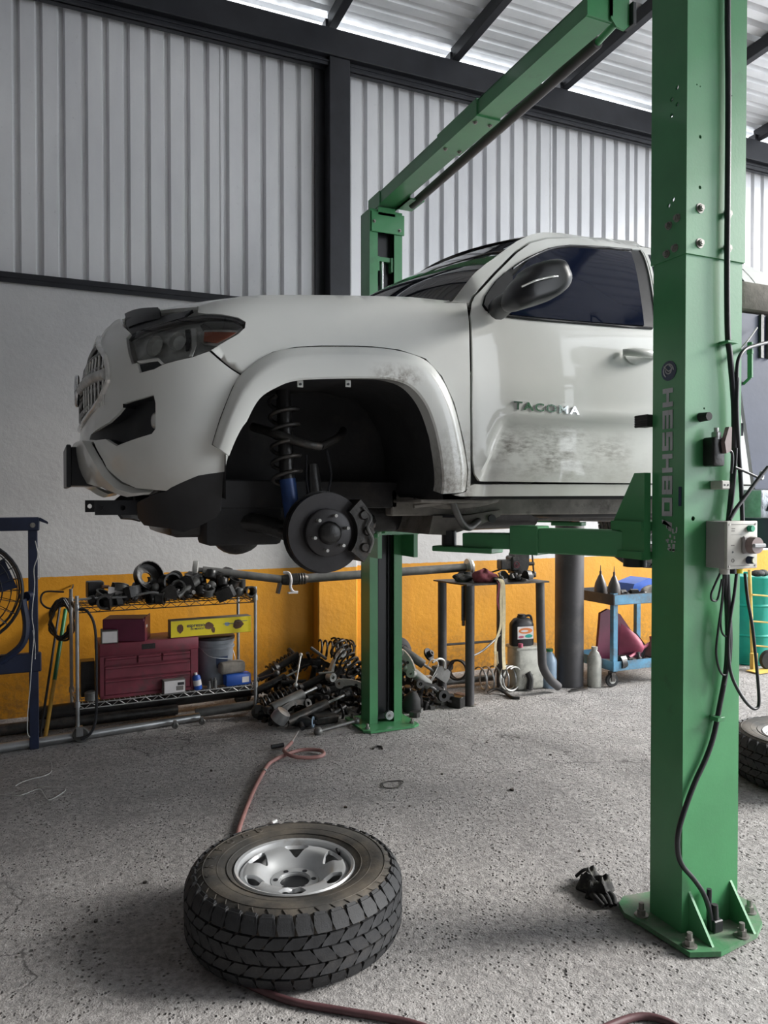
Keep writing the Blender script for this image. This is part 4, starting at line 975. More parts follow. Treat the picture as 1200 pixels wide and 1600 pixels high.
b = MB(); b.cyl((4.25, 2.86, 1.47), (4.25, 4.34, 1.47), .05, n=16).sphere((4.25, 3.6, 1.47), .13, (1, .9, 1), 16, 10); b.build('rear_axle', 'iron', truck, 50)
for y in (3.06, 4.14):
    b = MB(); b.tube([(3.65, y, 1.62), (4.0, y, 1.54), (4.25, y, 1.52), (4.55, y, 1.54), (4.95, y, 1.64)], .03, 6); b.build('leaf_spring', 'iron', truck, 50)
# ---- front suspension, near and far
HX, HZ = 1.018, 1.469
def corner(f):
    Y = (lambda y: y) if f else (lambda y: 2*DC-y); sg = -1 if f else 1
    def c3(x, y, z): return (x, Y(y), z)
    b = MB(); b.lathe([(.095, .0), (.157, .0), (.157, .010), (.10, .010), (.10, .016), (.157, .016), (.157, .026), (.095, .026)], c3(HX, 2.872, HZ), (0, sg, 0), 56, closed=True)
    b.lathe([(.04, .0), (.094, .0), (.094, .052), (.088, .056), (.04, .056)], c3(HX, 2.872, HZ), (0, sg, 0), 40, closed=True); disc = b.build('brake_disc', 'disc', truck, 40)
    b = MB(); b.lathe([(0, .088), (.030, .087), (.042, .080), (.046, .06), (.046, .05)], c3(HX, 2.872, HZ), (0, sg, 0), 28); b.build('hub_cap', 'dark_oil', disc, 50)
    for i in range(6):
        a = 2*PI*(i+.25)/6; p = Vector(c3(HX+.0695*math.cos(a), 2.872, HZ+.0695*math.sin(a))); q = Vector((0, sg, 0))
        b = MB(); b.cyl(p+q*.055, p+q*.088, .0065, n=10); b.build('wheel_stud', 'light_metal', disc, 50)
    b = MB(); b.lathe([(.06, 0), (.15, -.004), (.165, .004), (.165, .008), (.06, .006)], c3(HX, 2.90, HZ), (0, sg, 0), 36, closed=True); b.build('dust_shield', 'dark_oil', truck, 40)
    arc = [math.radians(q) for q in range(-42, 49, 9)]
    pol = [(HX+.010+.170*math.cos(a)*1.03, HZ+.175*math.sin(a)) for a in arc]+[(HX+.010+.105*math.cos(a), HZ+.11*math.sin(a)) for a in reversed(arc)]
    b = MB(); b.prism(pol, 'y', Y(2.805), Y(2.935)); cal = b.build('brake_caliper', 'iron', truck, 30)
    for a in (-24, 2, 28):
        x, z = HX+.010+.146*math.cos(math.radians(a)), HZ+.146*math.sin(math.radians(a)); b = MB(); b.cyl(c3(x, 2.806, z), c3(x, 2.792, z), .020, .015, 14); b.build('caliper_piston', 'iron', cal, 40)
    b = MB(); b.tube([c3(HX+.135, 2.80, HZ+.10), c3(HX+.165, 2.79, HZ+.06), c3(HX+.150, 2.788, HZ+.02), c3(HX+.172, 2.79, HZ-.03), c3(HX+.16, 2.80, HZ-.08)], .006, 6); b.build('caliper_spring', 'grey_metal', cal, 50)
    b = MB(); b.tube([c3(HX, 2.93, HZ-.11), c3(HX, 2.95, HZ), c3(HX-.005, 2.97, HZ+.12), c3(HX-.01, 3.0, HZ+.27)], lambda t: .05-.022*t, 12).sphere(c3(HX, 2.95, HZ), .075); b.build('knuckle', 'dark_oil', truck, 60)
    top = Vector(c3(.905, 3.06, 2.01)); bot = Vector(c3(.905, 3.0, 1.66))
    b = MB(); b.coil(top, bot, .058, .0085, 5.5, 8, 20); b.build('coil_spring', 'iron', truck, 60)
    b = MB(); b.cyl(top+Vector((0,0,.05)), bot, .030, n=16); st = b.build('shock_absorber', 'dark_oil', truck, 50)
    b = MB(); b.cyl(bot+Vector((0,0,.02)), Vector(c3(.925, 2.98, 1.50)), .033, n=16); b.build('shock_body', 'shock_blue', st, 50)
    b = MB(); b.tube([c3(.80, 3.14, 1.90), c3(.86, 3.02, 1.865), c3(.96, 2.96, 1.825), c3(1.035, 2.97, 1.815)], .019, 10).tube([c3(1.20, 3.14, 1.90), c3(1.14, 3.04, 1.86), c3(1.035, 2.97, 1.815)], .017, 10); b.build('upper_arm', 'iron', truck, 60)
    b = MB(); b.tube([c3(.72, 3.20, 1.50), c3(.82, 3.1, 1.50), c3(.94, 2.98, 1.45), c3(1.02, 2.94, 1.38)], lambda t: .045-.012*t, 10).tube([c3(1.34, 3.20, 1.50), c3(1.2, 3.08, 1.47), c3(1.02, 2.94, 1.38)], lambda t: .045-.012*t, 10); b.build('lower_arm', 'dark_oil', truck, 60)
    b = MB(); b.cyl(c3(1.02, 2.96, HZ), c3(1.02, 3.3, 1.50), .022, n=12).lathe([(.022, 0), (.05, .01), (.04, .03), (.055, .045), (.045, .065), (.055, .08), (.03, .1)], c3(1.02, 3.05, HZ+.01), (0, 1 if f else -1, 0), 18); b.build('drive_shaft', 'rubber', truck, 50)
    b = MB(); b.tube([c3(.86, 3.15, 1.50), c3(.88, 2.98, 1.47), c3(.90, 2.93, 1.46)], .014, 8); b.build('tie_rod', 'iron', truck, 60)
    b = MB(); b.tube([c3(1.06, 2.96, 1.80), c3(1.075, 2.95, 1.70), c3(1.06, 2.94, 1.62), c3(1.10, 2.93, 1.54)], .005, 6).tube([c3(.98, 2.98, 1.78), c3(.975, 2.96, 1.66), c3(1.0, 2.95, 1.56)], .004, 6); b.build('brake_hose', 'cable', truck, 60)
corner(True); corner(False)
b = MB(); b.box(.60, .92, 3.12, 3.32, 1.41, 1.60, .02, 2); b.build('front_mount', 'liner', truck, 40)
b = MB(); b.box(.47, 1.25, 3.24, 3.96, 1.44, 1.64, .04, 2); b.build('skid_plate', 'dark_oil', truck, 40)
b = MB(); b.lathe([(0, -.10), (.07, -.095), (.11, -.05), (.118, 0), (.10, .06), (.05, .10), (0, .11)], (.80, 3.45, 1.455), (0, 1, 0), 24); b.v = [Vector((v.x, v.y, 1.455+(v.z-1.455)*.9)) for v in b.v]; b.build('differential', 'dark_oil', truck, 50)
# splash shield under the bumper corner
panel('splash_shield', [(262,768), (267,763), (310,744), (350,738), (347,773), (344,800), (337,810), (303,827), (285,833), (262,827), (223,822), (213,810), (212,787), (240,774)], 'plastic_black', off=-.006, th=.012, step=.03)
b = MB(); b.box(.36, .60, 3.15, 4.05, 1.53, 1.55); b.build('under_tray', 'plastic_black', truck, 0)
def plate_with_slots():
    p = [mp_(148,782,3.22), mp_(214,782,3.22), mp_(214,805,3.22), mp_(148,805,3.22)]
    x0, x1, z0, z1 = p[0].x, .47, p[3].z, p[0].z; b = MB(); ring_plate(b, 'y', 3.215, x0, x1, z0, z1, [(mp_(157,793,3.22).x, (z0+z1)/2, .011), (mp_(192,793,3.22).x, (z0+z1)/2, .011)], .006); return b
for y in (0, 1):
    b = plate_with_slots()
    if y: b.v = mir(b.v)
    b.build('slotted_bracket', 'black_paint', truck, 0)
b = MB(); b.box(.105, .24, 3.40, 3.80, 1.655, 1.815, .004).box(.088, .106, 3.36, 3.84, 1.648, 1.822, .004); b.build('front_plate_mount', 'black_paint', truck, 0)
# rear wheels: same tyre and rim meshes, upright
for yy, rz in ((2.74, PI/2), (4.46, -PI/2)):
    kids = sorted(wheel.children, key=lambda c: not c.name.startswith('tire')); first = None
    for ch in kids:
        o = bpy.data.objects.new('rear_wheel' if ch.name.startswith('tire') else ch.name.split('.')[0], ch.data); COL.objects.link(o)
        if ch.name.startswith('tire'):
            o.parent = truck; o.matrix_parent_inverse = truck.matrix_basis.inverted(); first = o
            o.location = (4.25, yy, 1.47); o.rotation_euler = (rz, 0, 0)
            for g in ch.children:
                q = bpy.data.objects.new(g.name.split('.')[0], g.data); COL.objects.link(q); q.parent = o
        else: o.parent = first
# ------------------------------------------------------------------ workshop things
def at(x, y, d): r = sight(x, y); k = d/r[1]; return Vector((r[0]*k, d, 1.6+r[2]*k))
def gr(x, y, z=0): r = sight(x, y); k = (z-1.6)/r[2]; return Vector((r[0]*k, r[1]*k, z))
def one(b, name, mat, label, cat, group=None, smooth=40): return tag(b.build(name, mat, None, smooth), label, cat, group)

# ---- wire rack on castors
rk = thing('wire_rack', 'chrome wire shelf rack on castors loaded with parts', 'shelf rack')
RL, RD_ = 1.209, .45
for i, (x, y) in enumerate(((0, 0), (RL, 0), (0, RD_), (RL, RD_))):
    b = MB(); b.cyl((x, y, .10), (x, y, .965), .0125, n=14)
    for z in (.25, .885): b.lathe([(.0125, -.02), (.019, -.018), (.017, .02), (.0125, .022)], (x, y, z), (0,0,1), 14)
    p = b.build('post', 'steel', rk)
    b = MB(); b.lathe([(.012, -.013), (.045, -.013), (.052, -.008), (.052, .008), (.045, .013), (.012, .013)], (x+.018, y-.01, .052), (.25, 1, 0), 22, closed=True)
    w = b.build('caster_wheel', 'grey_metal', rk)
    b = MB(); b.box(x-.012, x+.03, y-.03, y-.026, .045, .105).box(x-.012, x+.03, y+.008, y+.012, .045, .105).box(x-.015, x+.03, y-.03, y+.012, .10, .108); b.build('fork', 'steel', w, 0)
for z in (.25, .885):
    b = MB()
    for (p, q) in (((0,0), (RL,0)), ((0,RD_), (RL,RD_)), ((0,0), (0,RD_)), ((RL,0), (RL,RD_))):
        for dz in (0, -.032): b.cyl((*p, z+dz), (*q, z+dz), .004, n=6)
    for y in (0, RD_):
        n = 28; b.tube([(RL*i/n, y, z-(.032 if i % 2 else 0)) for i in range(n+1)], .003, 5, smooth=False)
    for x in (0, RL):
        n = 10; b.tube([(x, RD_*i/n, z-(.032 if i % 2 else 0)) for i in range(n+1)], .003, 5, smooth=False)
    b.build('shelf_frame', 'zinc' if z < .5 else 'iron', rk)
    for i in range(1, 36):
        b = MB(); x = RL*i/36; b.cyl((x, 0, z+.002), (x, RD_, z+.002), .0025, n=5); b.build('shelf_wire', 'zinc' if z < .5 else 'iron', rk, 60)
    for i in (1, 2):
        b = MB(); b.cyl((0, RD_*i/3, z-.004), (RL, RD_*i/3, z-.004), .0035, n=5); b.build('cross_wire', 'zinc' if z < .5 else 'iron', rk, 60)
RROT = math.radians(2.85); place(rk, (.200, 5.413, 0), (0, 0, RROT))
RM = Matrix.Translation((.200, 5.413, 0)) @ Matrix.Rotation(RROT, 4, 'Z')
def rp(x, y, z): return RM @ Vector((x, y, z))
SB, ST_ = .2555, .8905   # resting heights of the two shelves
# ---- red tool chest
t = thing('tool_chest', 'worn maroon steel tool chest with drawers on the lower rack shelf', 'tool box')
b = MB(); b.box(0, .655, .02, .30, 0, .355, .006); b.build('body', 'maroon', t, 0)
b = MB(); b.box(-.004, .659, .004, .304, .285, .372, .008, 2); lid = b.build('lid', 'maroon', t, 30)
b = MB(); b.box(.27, .36, .0015, .004, .315, .352); b.build('worn_badge', 'dark_oil', lid, 0)
for (x0, x1, z0, z1) in ((.03, .235, .225, .275), (.245, .40, .225, .275), (.41, .60, .225, .275), (.03, .60, .135, .215), (.03, .60, .025, .125)):
    b = MB(); b.box(x0, x1, .006, .03, z0, z1, .003); d_ = b.build('drawer', 'maroon', t, 0)
    b = MB(); b.prism([(.006, z1-.018), (-.004, z1-.012), (-.004, z1-.002), (.006, z1-.002)], 'x', x0+.004, x1-.004); b.build('drawer_pull', 'maroon', d_, 0)
b = MB(); b.box(0, .655, .008, .02, 0, .02).box(0, .025, .008, .02, 0, .285).box(.605, .655, .008, .02, 0, .285); b.build('front_frame', 'maroon', t, 0)
place(t, rp(.145, .03, SB), (0, 0, RROT))
TOPC = SB+.373
# ---- wine coloured box and small boxes on the chest
t = thing('metal_case', 'dark wine red metal case standing on the tool chest', 'box')
b = MB(); b.box(0, .275, 0, .20, 0, .155, .004); b.build('body', 'wine', t, 0)
b = MB(); b.prism([(0, 0), (.20, 0), (.20, .162), (.03, .162), (0, .135)], 'x', .272, .280); e = b.build('end_panel', 'wine', t, 0)
b = MB(); b.box(.2801, .281, .045, .065, .085, .105).box(.2801, .281, .075, .09, .085, .105); b.build('print', 'white_card', e, 0)
place(t, rp(.17, .11, TOPC), (0, 0, RROT-.35))
def carton(name, label, w, d, h, loc, rz, mat, front, group=None):
    t = thing(name, label, 'box', group=group)
    b = MB(); b.box(0, w, 0, d, 0, h, .002); b.build('carton', mat, t, 0)
    b = MB(); b.box(.006, w-.006, -.0012, 0, .006, h-.006); b.build('front_print', front, t, 0)
    b = MB(); b.box(.002, w-.002, d*.45, d*.55, h, h+.0006); b.build('tape', mat, t, 0)
    return place(t, loc, (0, 0, rz))
carton('small_box', 'small grey box with a pale front on the left end of the tool chest', .105, .12, .085, rp(.155, .04, TOPC), RROT-.06, 'grey_card', 'white_card')
c = carton('small_box', 'small dark box with a pale printed front standing before the tool chest', .15, .10, .095, rp(.55, -.02, SB), RROT+.02, 'grey_card', 'white_card')
b = MB(); b.box(.085, .135, -.0022, -.001, .02, .05); b.build('print_patch', 'grey_card', c, 0, local=True)
b = MB(); b.box(.095, .14, -.0022, -.001, .055, .075); b.build('print_patch', 'plastic_black', c, 0, local=True)
# yellow carton lying across chest and bucket
t = thing('yellow_carton', 'long yellow carton with printed parts lying on the tool chest and bucket', 'box')
b = MB(); b.box(0, .58, 0, .10, 0, .118, .002); b.build('carton', 'grey_card', t, 0)
b = MB(); b.box(.002, .578, -.0012, 0, .002, .116); fr = b.build('front_print', 'yellow_card', t, 0)
random.seed(5)
for (x, z, w_, h_, m_) in ((.065, .06, .05, .07, 'rust'), (.27, .066, .075, .06, 'rust'), (.30, .035, .03, .05, 'rust'), (.48, .062, .09, .075, 'rust'), (.40, .07, .05, .03, 'jug_blue'), (.42, .072, .13, .006, 'grey_metal'), (.50, .085, .12, .006, 'grey_metal')):
    b = MB(); n = 12; P = [(x+w_/2*(.75+.25*random.random())*math.cos(2*PI*i/n), z+h_/2*(.75+.25*random.random())*math.sin(2*PI*i/n)) for i in range(n)]
    b.prism(P, 'y', -.0024, -.0013); b.build('print_picture', m_, fr, 0)
text('print_word', 'espresso', .036, axes((.175, -.0016, .078), (1,0,0), (0,0,1), (0,-1,0)), 'logo_blue', fr, .0004, .0006)
text('print_word', 'DE MEXICO', .018, axes((.185, -.0016, .052), (1,0,0), (0,0,1), (0,-1,0)), 'logo_blue', fr, .0004, .0004)
place(t, rp(.612, .045, TOPC+.002), (0, 0, RROT-.0))
# bucket
t = thing('bucket', 'grey plastic bucket behind the small blocks on the lower rack shelf', 'bucket')
b = MB(); b.lathe([(0, .002), (.118, 0), (.124, .01), (.138, .26), (.146, .262), (.146, .275), (.138, .275), (.140, .30), (.146, .302), (.147, .33), (.140, .333), (.134, .33), (.118, .02), (0, .015)], n=36); b.build('body', 'bucket', t)
b = MB(); b.lathe([(0, .350), (.14, .350), (.148, .345), (.150, .33), (.146, .325)], n=36); b.build('lid', 'plastic_black', t)
b = MB(); b.tube([(-.147, 0, .288), (-.12, -.09, .22), (0, -.142, .19), (.12, -.09, .16), (.147, 0, .288)], .003, 6); b.build('handle', 'steel', t)
b = MB()
n = 8
for i in range(n):
    a0, a1 = [math.radians(-125+40*k/n) for k in (i, i+1)]
    b.add([(r*math.cos(a), r*math.sin(a), z) for (r, z) in ((.1305, .13), (.1355, .21)) for a in (a0, a1)], [(0,1,3,2)])
b.build('label', 'logo_blue', t)
place(t, rp(.955, .19, SB), (0, 0, .5))
b = MB(); b.box(0, .19, 0, .085, 0, .085, .014, 2); tag(place(b.build('blue_box', 'blue_plastic'), rp(.99, -.005, SB), (0,0,RROT+.05)), 'blue carton under the grey block on the lower rack shelf', 'box')
b = MB(); b.box(.12, .172, -.0014, 0, .02, .06); b.build('print_patch', 'white_card', bpy.data.objects['blue_box'], 0)
b = MB(); b.box(0, .19, 0, .10, 0, .085, .022, 3); tag(place(b.build('grey_block', 'block'), rp(.955, .0, SB+.086), (0, 0, RROT+.10)), 'rounded grey block lying on the blue carton', 'block')
t = thing('spray_can', 'short blue can leaning beside the small dark box', 'can')
b = MB(); b.lathe([(0, 0), (.026, 0), (.028, .004), (.028, .09), (.02, .102), (.012, .104), (0, .104)], n=20); b.build('body', 'blue_plastic', t)
b = MB(); b.lathe([(.0283, .03), (.0283, .07)], n=20); b.build('label', 'white_card', t)
b = MB(); b.cyl((0, 0, .104), (0, 0, .12), .010, n=12); b.build('cap', 'white_paint', t)
place(t, rp(.80, .03, SB), (0, -.16, 0))
for k, (x, y) in enumerate(((.875, .02), (.90, .06), (.915, .015))):
    b = MB(); b.cyl((0,0,0), (0,0,.035+.01*k), .014, n=12).cyl((0,0,.035+.01*k), (0,0,.05+.012*k), .008, n=8); tag(place(b.build('metal_fitting', 'grey_metal'), rp(x, y, SB)), ('shortest metal fitting beside the blue can on the lower shelf', 'middle sized metal fitting between blue can and grey block', 'tallest metal fitting close to the grey block on the lower shelf')[k], 'fitting', 'fittings on the lower shelf')
b = MB(); b.box(0, .09, 0, .12, 0, .24, .004); tag(place(b.build('dark_carton', 'dark_oil'), rp(.035, .16, SB)), 'dark upright carton left of the tool chest on the lower shelf', 'box')
b = MB(); b.lathe([(0, 0), (.04, 0), (.042, .05), (.03, .06), (0, .06)], n=18); tag(place(b.build('tin', 'grey_metal'), rp(.09, .06, SB)), 'low grey tin left of the tool chest on the lower shelf', 'tin')

# ---- black parts heaped on the top shelf: a few kinds, each piece its own object
def k_cup(R, h, lip=.008):
    b = MB(); b.lathe([(R*.45, 0), (R, 0), (R, h), (R+lip, h), (R+lip, h+.006), (R-.006, h+.006), (R-.008, .008), (R*.45, .008)], n=26, closed=True); return b
def k_bush(R, h):
    b = MB(); b.lathe([(R*.5, 0), (R*.62, 0), (R*.62, .004), (R*.9, .006), (R, .012), (R, h-.012), (R*.9, h-.006), (R*.62, h-.004), (R*.62, h), (R*.5, h)], n=20, closed=True); return b
def k_mount(w):
    b = MB(); b.prism([(-w/2, 0), (w/2, 0), (w/2, w*.25), (w*.3, w*.6), (w*.1, w*.75), (-w*.2, w*.7), (-w*.4, w*.35)], 'y', -w*.28, w*.28); b.cyl((0, -w*.32, w*.42), (0, w*.32, w*.42), w*.2, n=16).cyl((w*.3, 0, 0), (w*.3, 0, w*.45), w*.08, n=8); return b
def k_joint(L):
    b = MB(); b.sphere((0, 0, 0), L*.22, (1, 1, .85), 14, 8).cyl((0, 0, 0), (0, 0, L*.55), L*.08, n=12).cyl((0, 0, L*.5), (0, 0, L*.6), L*.13, n=6).lathe([(L*.2, L*.08), (L*.24, L*.14), (L*.14, L*.28), (L*.08, L*.3)], n=16); return b
def k_drum(R, h):
    b = MB(); b.lathe([(R*.35, 0), (R*.8, 0), (R*.92, h*.15), (R, h*.25), (R, h), (R*.94, h), (R*.92, h*.3), (R*.78, .012), (R*.35, .012)], n=32, closed=True); return b
TG = 'black parts heaped on the rack top'
def put(b, name, mat, loc, rot, label, cat, group=None): return tag(place(b.build(name, mat, None, 40), loc, rot), label, cat, group)
put(k_drum(.105, .07), 'drum', 'dark_oil', rp(.47, .19, ST_+.155), (1.15, .5, .2), 'large dark brake drum tilted up in the middle of the heap on the rack top', 'drum', TG)
put(k_cup(.062, .10), 'cup', 'dark_oil', rp(.60, .16, ST_+.115), (1.45, .1, .35), 'wide black cylinder with its open mouth facing out on the rack top', 'cylinder', TG)
put(k_cup(.036, .075, .004), 'cup', 'iron', rp(1.17, .06, ST_+.037), (1.5, 0, .1), 'round black ring with open mouth at the right end of the rack top', 'ring', TG)
b = MB(); b.cyl((0,0,0), (0,0,.14), .024, n=18).cyl((0,0,.14), (0,0,.19), .03, n=18); put(b, 'piston_tube', 'grey_metal', rp(.655, .03, ST_+.03), (0, 1.0, .35), 'short pale grey tube leaning on the heap on the rack top', 'tube', TG)
b = MB(); b.tube([(-.02, .02, ST_+.047), (.12, .02, ST_+.05), (.32, .01, ST_+.05), (.46, -.005, ST_+.072), (.52, -.01, ST_+.066)], .008, 8); b.v = [RM @ v for v in b.v]; one(b, 'steel_rod', 'steel', 'bent steel rod lying along the front of the rack top', 'rod')
b = MB(); b.box(0, .10, 0, .005, 0, .05, .001); put(b, 'paper_card', 'white_card', rp(.20, .06, ST_+.075), (-.5, .2, .1), 'crumpled white card on the heap at the left of the rack top', 'card')
b = MB(); b.box(0, .055, 0, .03, 0, .022, .004); put(b, 'copper_part', 'rust', rp(.165, .10, ST_+.105), (0, .1, .2), 'small copper coloured part beside the white card on the rack top', 'fitting')
b = MB(); b.box(0, .105, 0, .11, 0, .115, .006); put(b, 'black_box', 'plastic_black', rp(.085, .16, ST_+.03), (0, 0, .1), 'square black box at the back left of the rack top', 'box')
b = MB(); b.cyl((0,0,0), (0,0,.115), .026, n=20); put(b, 'spray_tin', 'grey_metal', rp(1.155, .15, ST_), (0, 0, 0), 'upright grey tin at the right end of the rack top', 'tin')
random.seed(21)
LB = {'bush': 'small black bushing in the heap of parts on the rack top', 'mount': 'black cast mount in the heap of parts on the rack top', 'joint': 'black ball joint in the heap of parts on the rack top', 'cup': 'small black cup in the heap of parts on the rack top'}
proto = {'bush': [], 'mount': [], 'joint': [], 'cup': []}
def kind(k, i):
    if len(proto[k]) <= i % 3:
        b = {'bush': lambda: k_bush(.034+.006*(i % 3), .055+.01*(i % 3)), 'mount': lambda: k_mount(.10+.02*(i % 3)), 'joint': lambda: k_joint(.11+.02*(i % 3)), 'cup': lambda: k_cup(.034+.006*(i % 3), .05)}[k]()
        o = b.build({'bush': 'bushing', 'mount': 'engine_mount', 'joint': 'ball_joint', 'cup': 'metal_cup'}[k], ('dark_oil', 'iron', 'grey_metal')[i % 3] if k in ('joint', 'cup') else ('dark_oil', 'iron', 'dark_oil')[i % 3], None, 40); proto[k].append(o); return o
    o = proto[k][i % 3].copy(); COL.objects.link(o); return o
i = 0
ORD = ['first', 'second', 'third', 'fourth', 'fifth', 'sixth', 'seventh', 'eighth', 'ninth', 'tenth', 'eleventh', 'twelfth', 'thirteenth', 'fourteenth', 'fifteenth', 'sixteenth']
WHAT = {'bush': 'black bushing', 'mount': 'cast black mount', 'joint': 'black ball joint', 'cup': 'small metal cup'}
for rown, (y, z0, n, x0, x1) in {'front row': (.04, .03, 15, .05, 1.13), 'middle row': (.13, .032, 14, .05, 1.12), 'back row': (.25, .03, 12, .22, 1.12), 'raised front row': (.085, .085, 11, .24, 1.10), 'raised back row': (.21, .09, 9, .26, 1.08), 'crest': (.17, .135, 7, .66, 1.06)}.items():
    for q in range(n):
        x = x0+(x1-x0)*(q+.5)/n+random.uniform(-.012, .012); k = ('bush', 'mount', 'joint', 'cup', 'bush')[(i*3) % 5]
        o = kind(k, i); place(o, rp(x, y+random.uniform(-.02, .02), ST_+z0-.006+(.012 if k == 'joint' else 0)), (random.choice((0, 1.57, 1.2, .3)), random.uniform(-.4, .4), random.uniform(0, 6.2)), sc=random.uniform(.8, 1.05))
        tag(o, '%s piece from left in %s of rack top heap, %s' % (ORD[q], rown, WHAT[k]), {'bush': 'bushing', 'mount': 'mount', 'joint': 'ball joint', 'cup': 'cup'}[k], TG); i += 1
# ---- cord hanging over the rack's left end, coil of cord, broom sticks
b = MB(); b.tube([rp(.01, -.03, .88), rp(.06, -.06, .865), rp(.105, -.07, .74), rp(.11, -.07, .40), rp(.105, -.06, .16), rp(.07, -.05, .06), rp(.02, -.05, .035), rp(.04, -.02, .02)], .009, 8, 6); one(b, 'grey_hose', 'cable', 'dark hose hanging down over the left end of the rack', 'hose')
random.seed(4)
b = MB(); c = at(97, 965, 5.93)
for q in range(7):
    r = .10+.02*random.random(); ph = random.random()*.3
    b.tube([(c.x+(r*.62)*math.cos(a+ph)+.02*random.uniform(-1, 1), c.y+.012*(q-3), c.z+r*1.25*math.sin(a+ph)-.005*q) for a in [2*PI*i/14 for i in range(14)]], .008, 6, 3, closed=True)
b.tube([at(100, 925, 5.93), at(70, 925, 5.93), at(64, 940, 5.93), at(78, 951, 5.93), at(105, 945, 5.93)], .007, 6, 5)
b.tube([at(112, 922, 5.95), at(114, 916, 6.05), at(114, 914, 6.195)], .006, 6, 4)
one(b, 'cord_coil', 'cable', 'coil of black cord hanging on the yellow wall behind the rack', 'cord')
t = thing('broom_stick', 'green and yellow broom stick leaning on the wall left of the rack', 'stick', gr(74, 1148))
p0 = Vector((.005, 5.62, .0)); p1 = Vector((.150, 6.175, .78)); m_ = p0+(p1-p0)*.42
b = MB(); b.cyl(p0, m_, .0135, n=12); b.build('bare_wood', 'wood_yellow', t); b = MB(); b.cyl(m_, p1, .0145, n=12); b.build('green_sleeve', 'green_stick', t)
b = MB(); b.cyl((-.03, 5.60, 0), (.11, 6.18, .80), .009, n=10); one(b, 'thin_rod', 'black_steel', 'thin dark rod leaning beside the green and yellow stick', 'rod')

# ---- blue fan frame and caged fan at the left edge
t = thing('fan_stand', 'dark blue steel stand at the left edge that carries a caged fan', 'stand', (-.45, 5.4, 0))
for x in (-.06, -.92):
    b = MB(); b.box(x-.028, x+.028, 5.37, 5.42, 0, 1.46, .004); b.build('upright', 'blue_steel', t, 0)
b = MB(); b.box(-.96, -.02, 5.36, 5.43, 1.40, 1.485, .006).prism([(-.02, 1.485), (.03, 1.455), (.03, 1.44), (-.02, 1.46)], 'y', 5.36, 5.43); b.build('top_rail', 'blue_steel', t, 0)
b = MB(); b.box(-.96, -.015, 5.355, 5.41, .50, .62, .006); b.build('mid_rail', 'blue_steel', t, 0)
b = MB(); b.tube([(-.12, 5.33, .97), (-.10, 5.33, .80), (-.13, 5.33, .68), (-.25, 5.34, .58)], .022, 8).cyl((-.10, 5.35, .985), (-.07, 5.39, .985), .03, n=12).box(-.14, -.07, 5.36, 5.40, .97, 1.0); b.build('fan_bracket', 'blue_steel', t, 40)
b = MB(); hexbolt(b, (-.06, 5.36, 1.435), (0,-1,0), .012, .006, .016); b.build('bolt', 'bolt', t)
fan = thing('caged_fan', 'round black wire caged fan cut off by the left edge', 'fan', (-.44, 5.33, 1.02))
FC = Vector((-.445, 5.32, 1.03)); FR = .325
b = MB(); b.torus(FC, (0,1,0), FR, .010, 40, 8).torus(FC+Vector((0,.09,0)), (0,1,0), FR-.02, .006, 40, 6); b.build('cage_rim', 'black_paint', fan)
for y0, dy in ((-.07, -1), (.12, 1)):
    b = MB()
    for r in (.06, .11, .16, .21, .26, .295): b.torus(FC+Vector((0, y0*(1-(r/FR)**2)+.02, 0)), (0,1,0), r, .0028, 36, 5)
    for i in range(26):
        a = 2*PI*i/26; b.tube([(FC.x+r*math.cos(a), FC.y+y0*(1-(r/FR)**2)+.02*(1-(r/FR)), FC.z+r*math.sin(a)) for r in (.05, .15, .24, FR)], .0025, 5, 3)
    o = b.build('wire_guard', 'black_paint', fan); o['kind'] = 'stuff'
b = MB(); b.lathe([(0, -.06), (.05, -.055), (.06, -.03), (.06, .10), (.04, .13), (0, .13)], FC, (0, 1, 0), 22); b.build('motor', 'black_paint', fan)
for q in range(4):
    a = q*PI/2+.4; b = MB(); P = []
    for r in (.05, .13, .21, .28):
        for s_ in (-1, 1):
            wd_ = .05+.05*(r/.28); P.append((FC.x+r*math.cos(a)-s_*wd_*math.sin(a), FC.y+.02*s_, FC.z+r*math.sin(a)+s_*wd_*math.cos(a)))
    b.add(P, [(0,1,3,2), (2,3,5,4), (4,5,7,6)]); b.add([Vector(p)+Vector((0,.003,0)) for p in P], [(2,3,1,0), (4,5,3,2), (6,7,5,4)]); b.build('blade', 'blue_steel', fan)
b = MB(); b.tube([at(55,845,5.35), at(59,868,5.345), at(53,888,5.345), at(54,915,5.345), at(50,960,5.345), at(53,990,5.345), at(50,1030,5.34), at(47,1075,5.345), at(45,1095,5.345), at(43,1120,5.345), at(43,1145,5.345), at(47,1152,5.345)], .0028, 5, 5)
b.tube([at(57,855,5.345), at(62,875,5.345), at(63,895,5.345), at(61,905,5.345), at(59,900,5.345)], .0022, 5, 5); b.tube([at(51,985,5.345), at(55,1010,5.345), at(55,1030,5.345)], .0022, 5, 5)
one(b, 'white_string', 'string', 'white string tied to the blue fan stand and hanging down it', 'string')

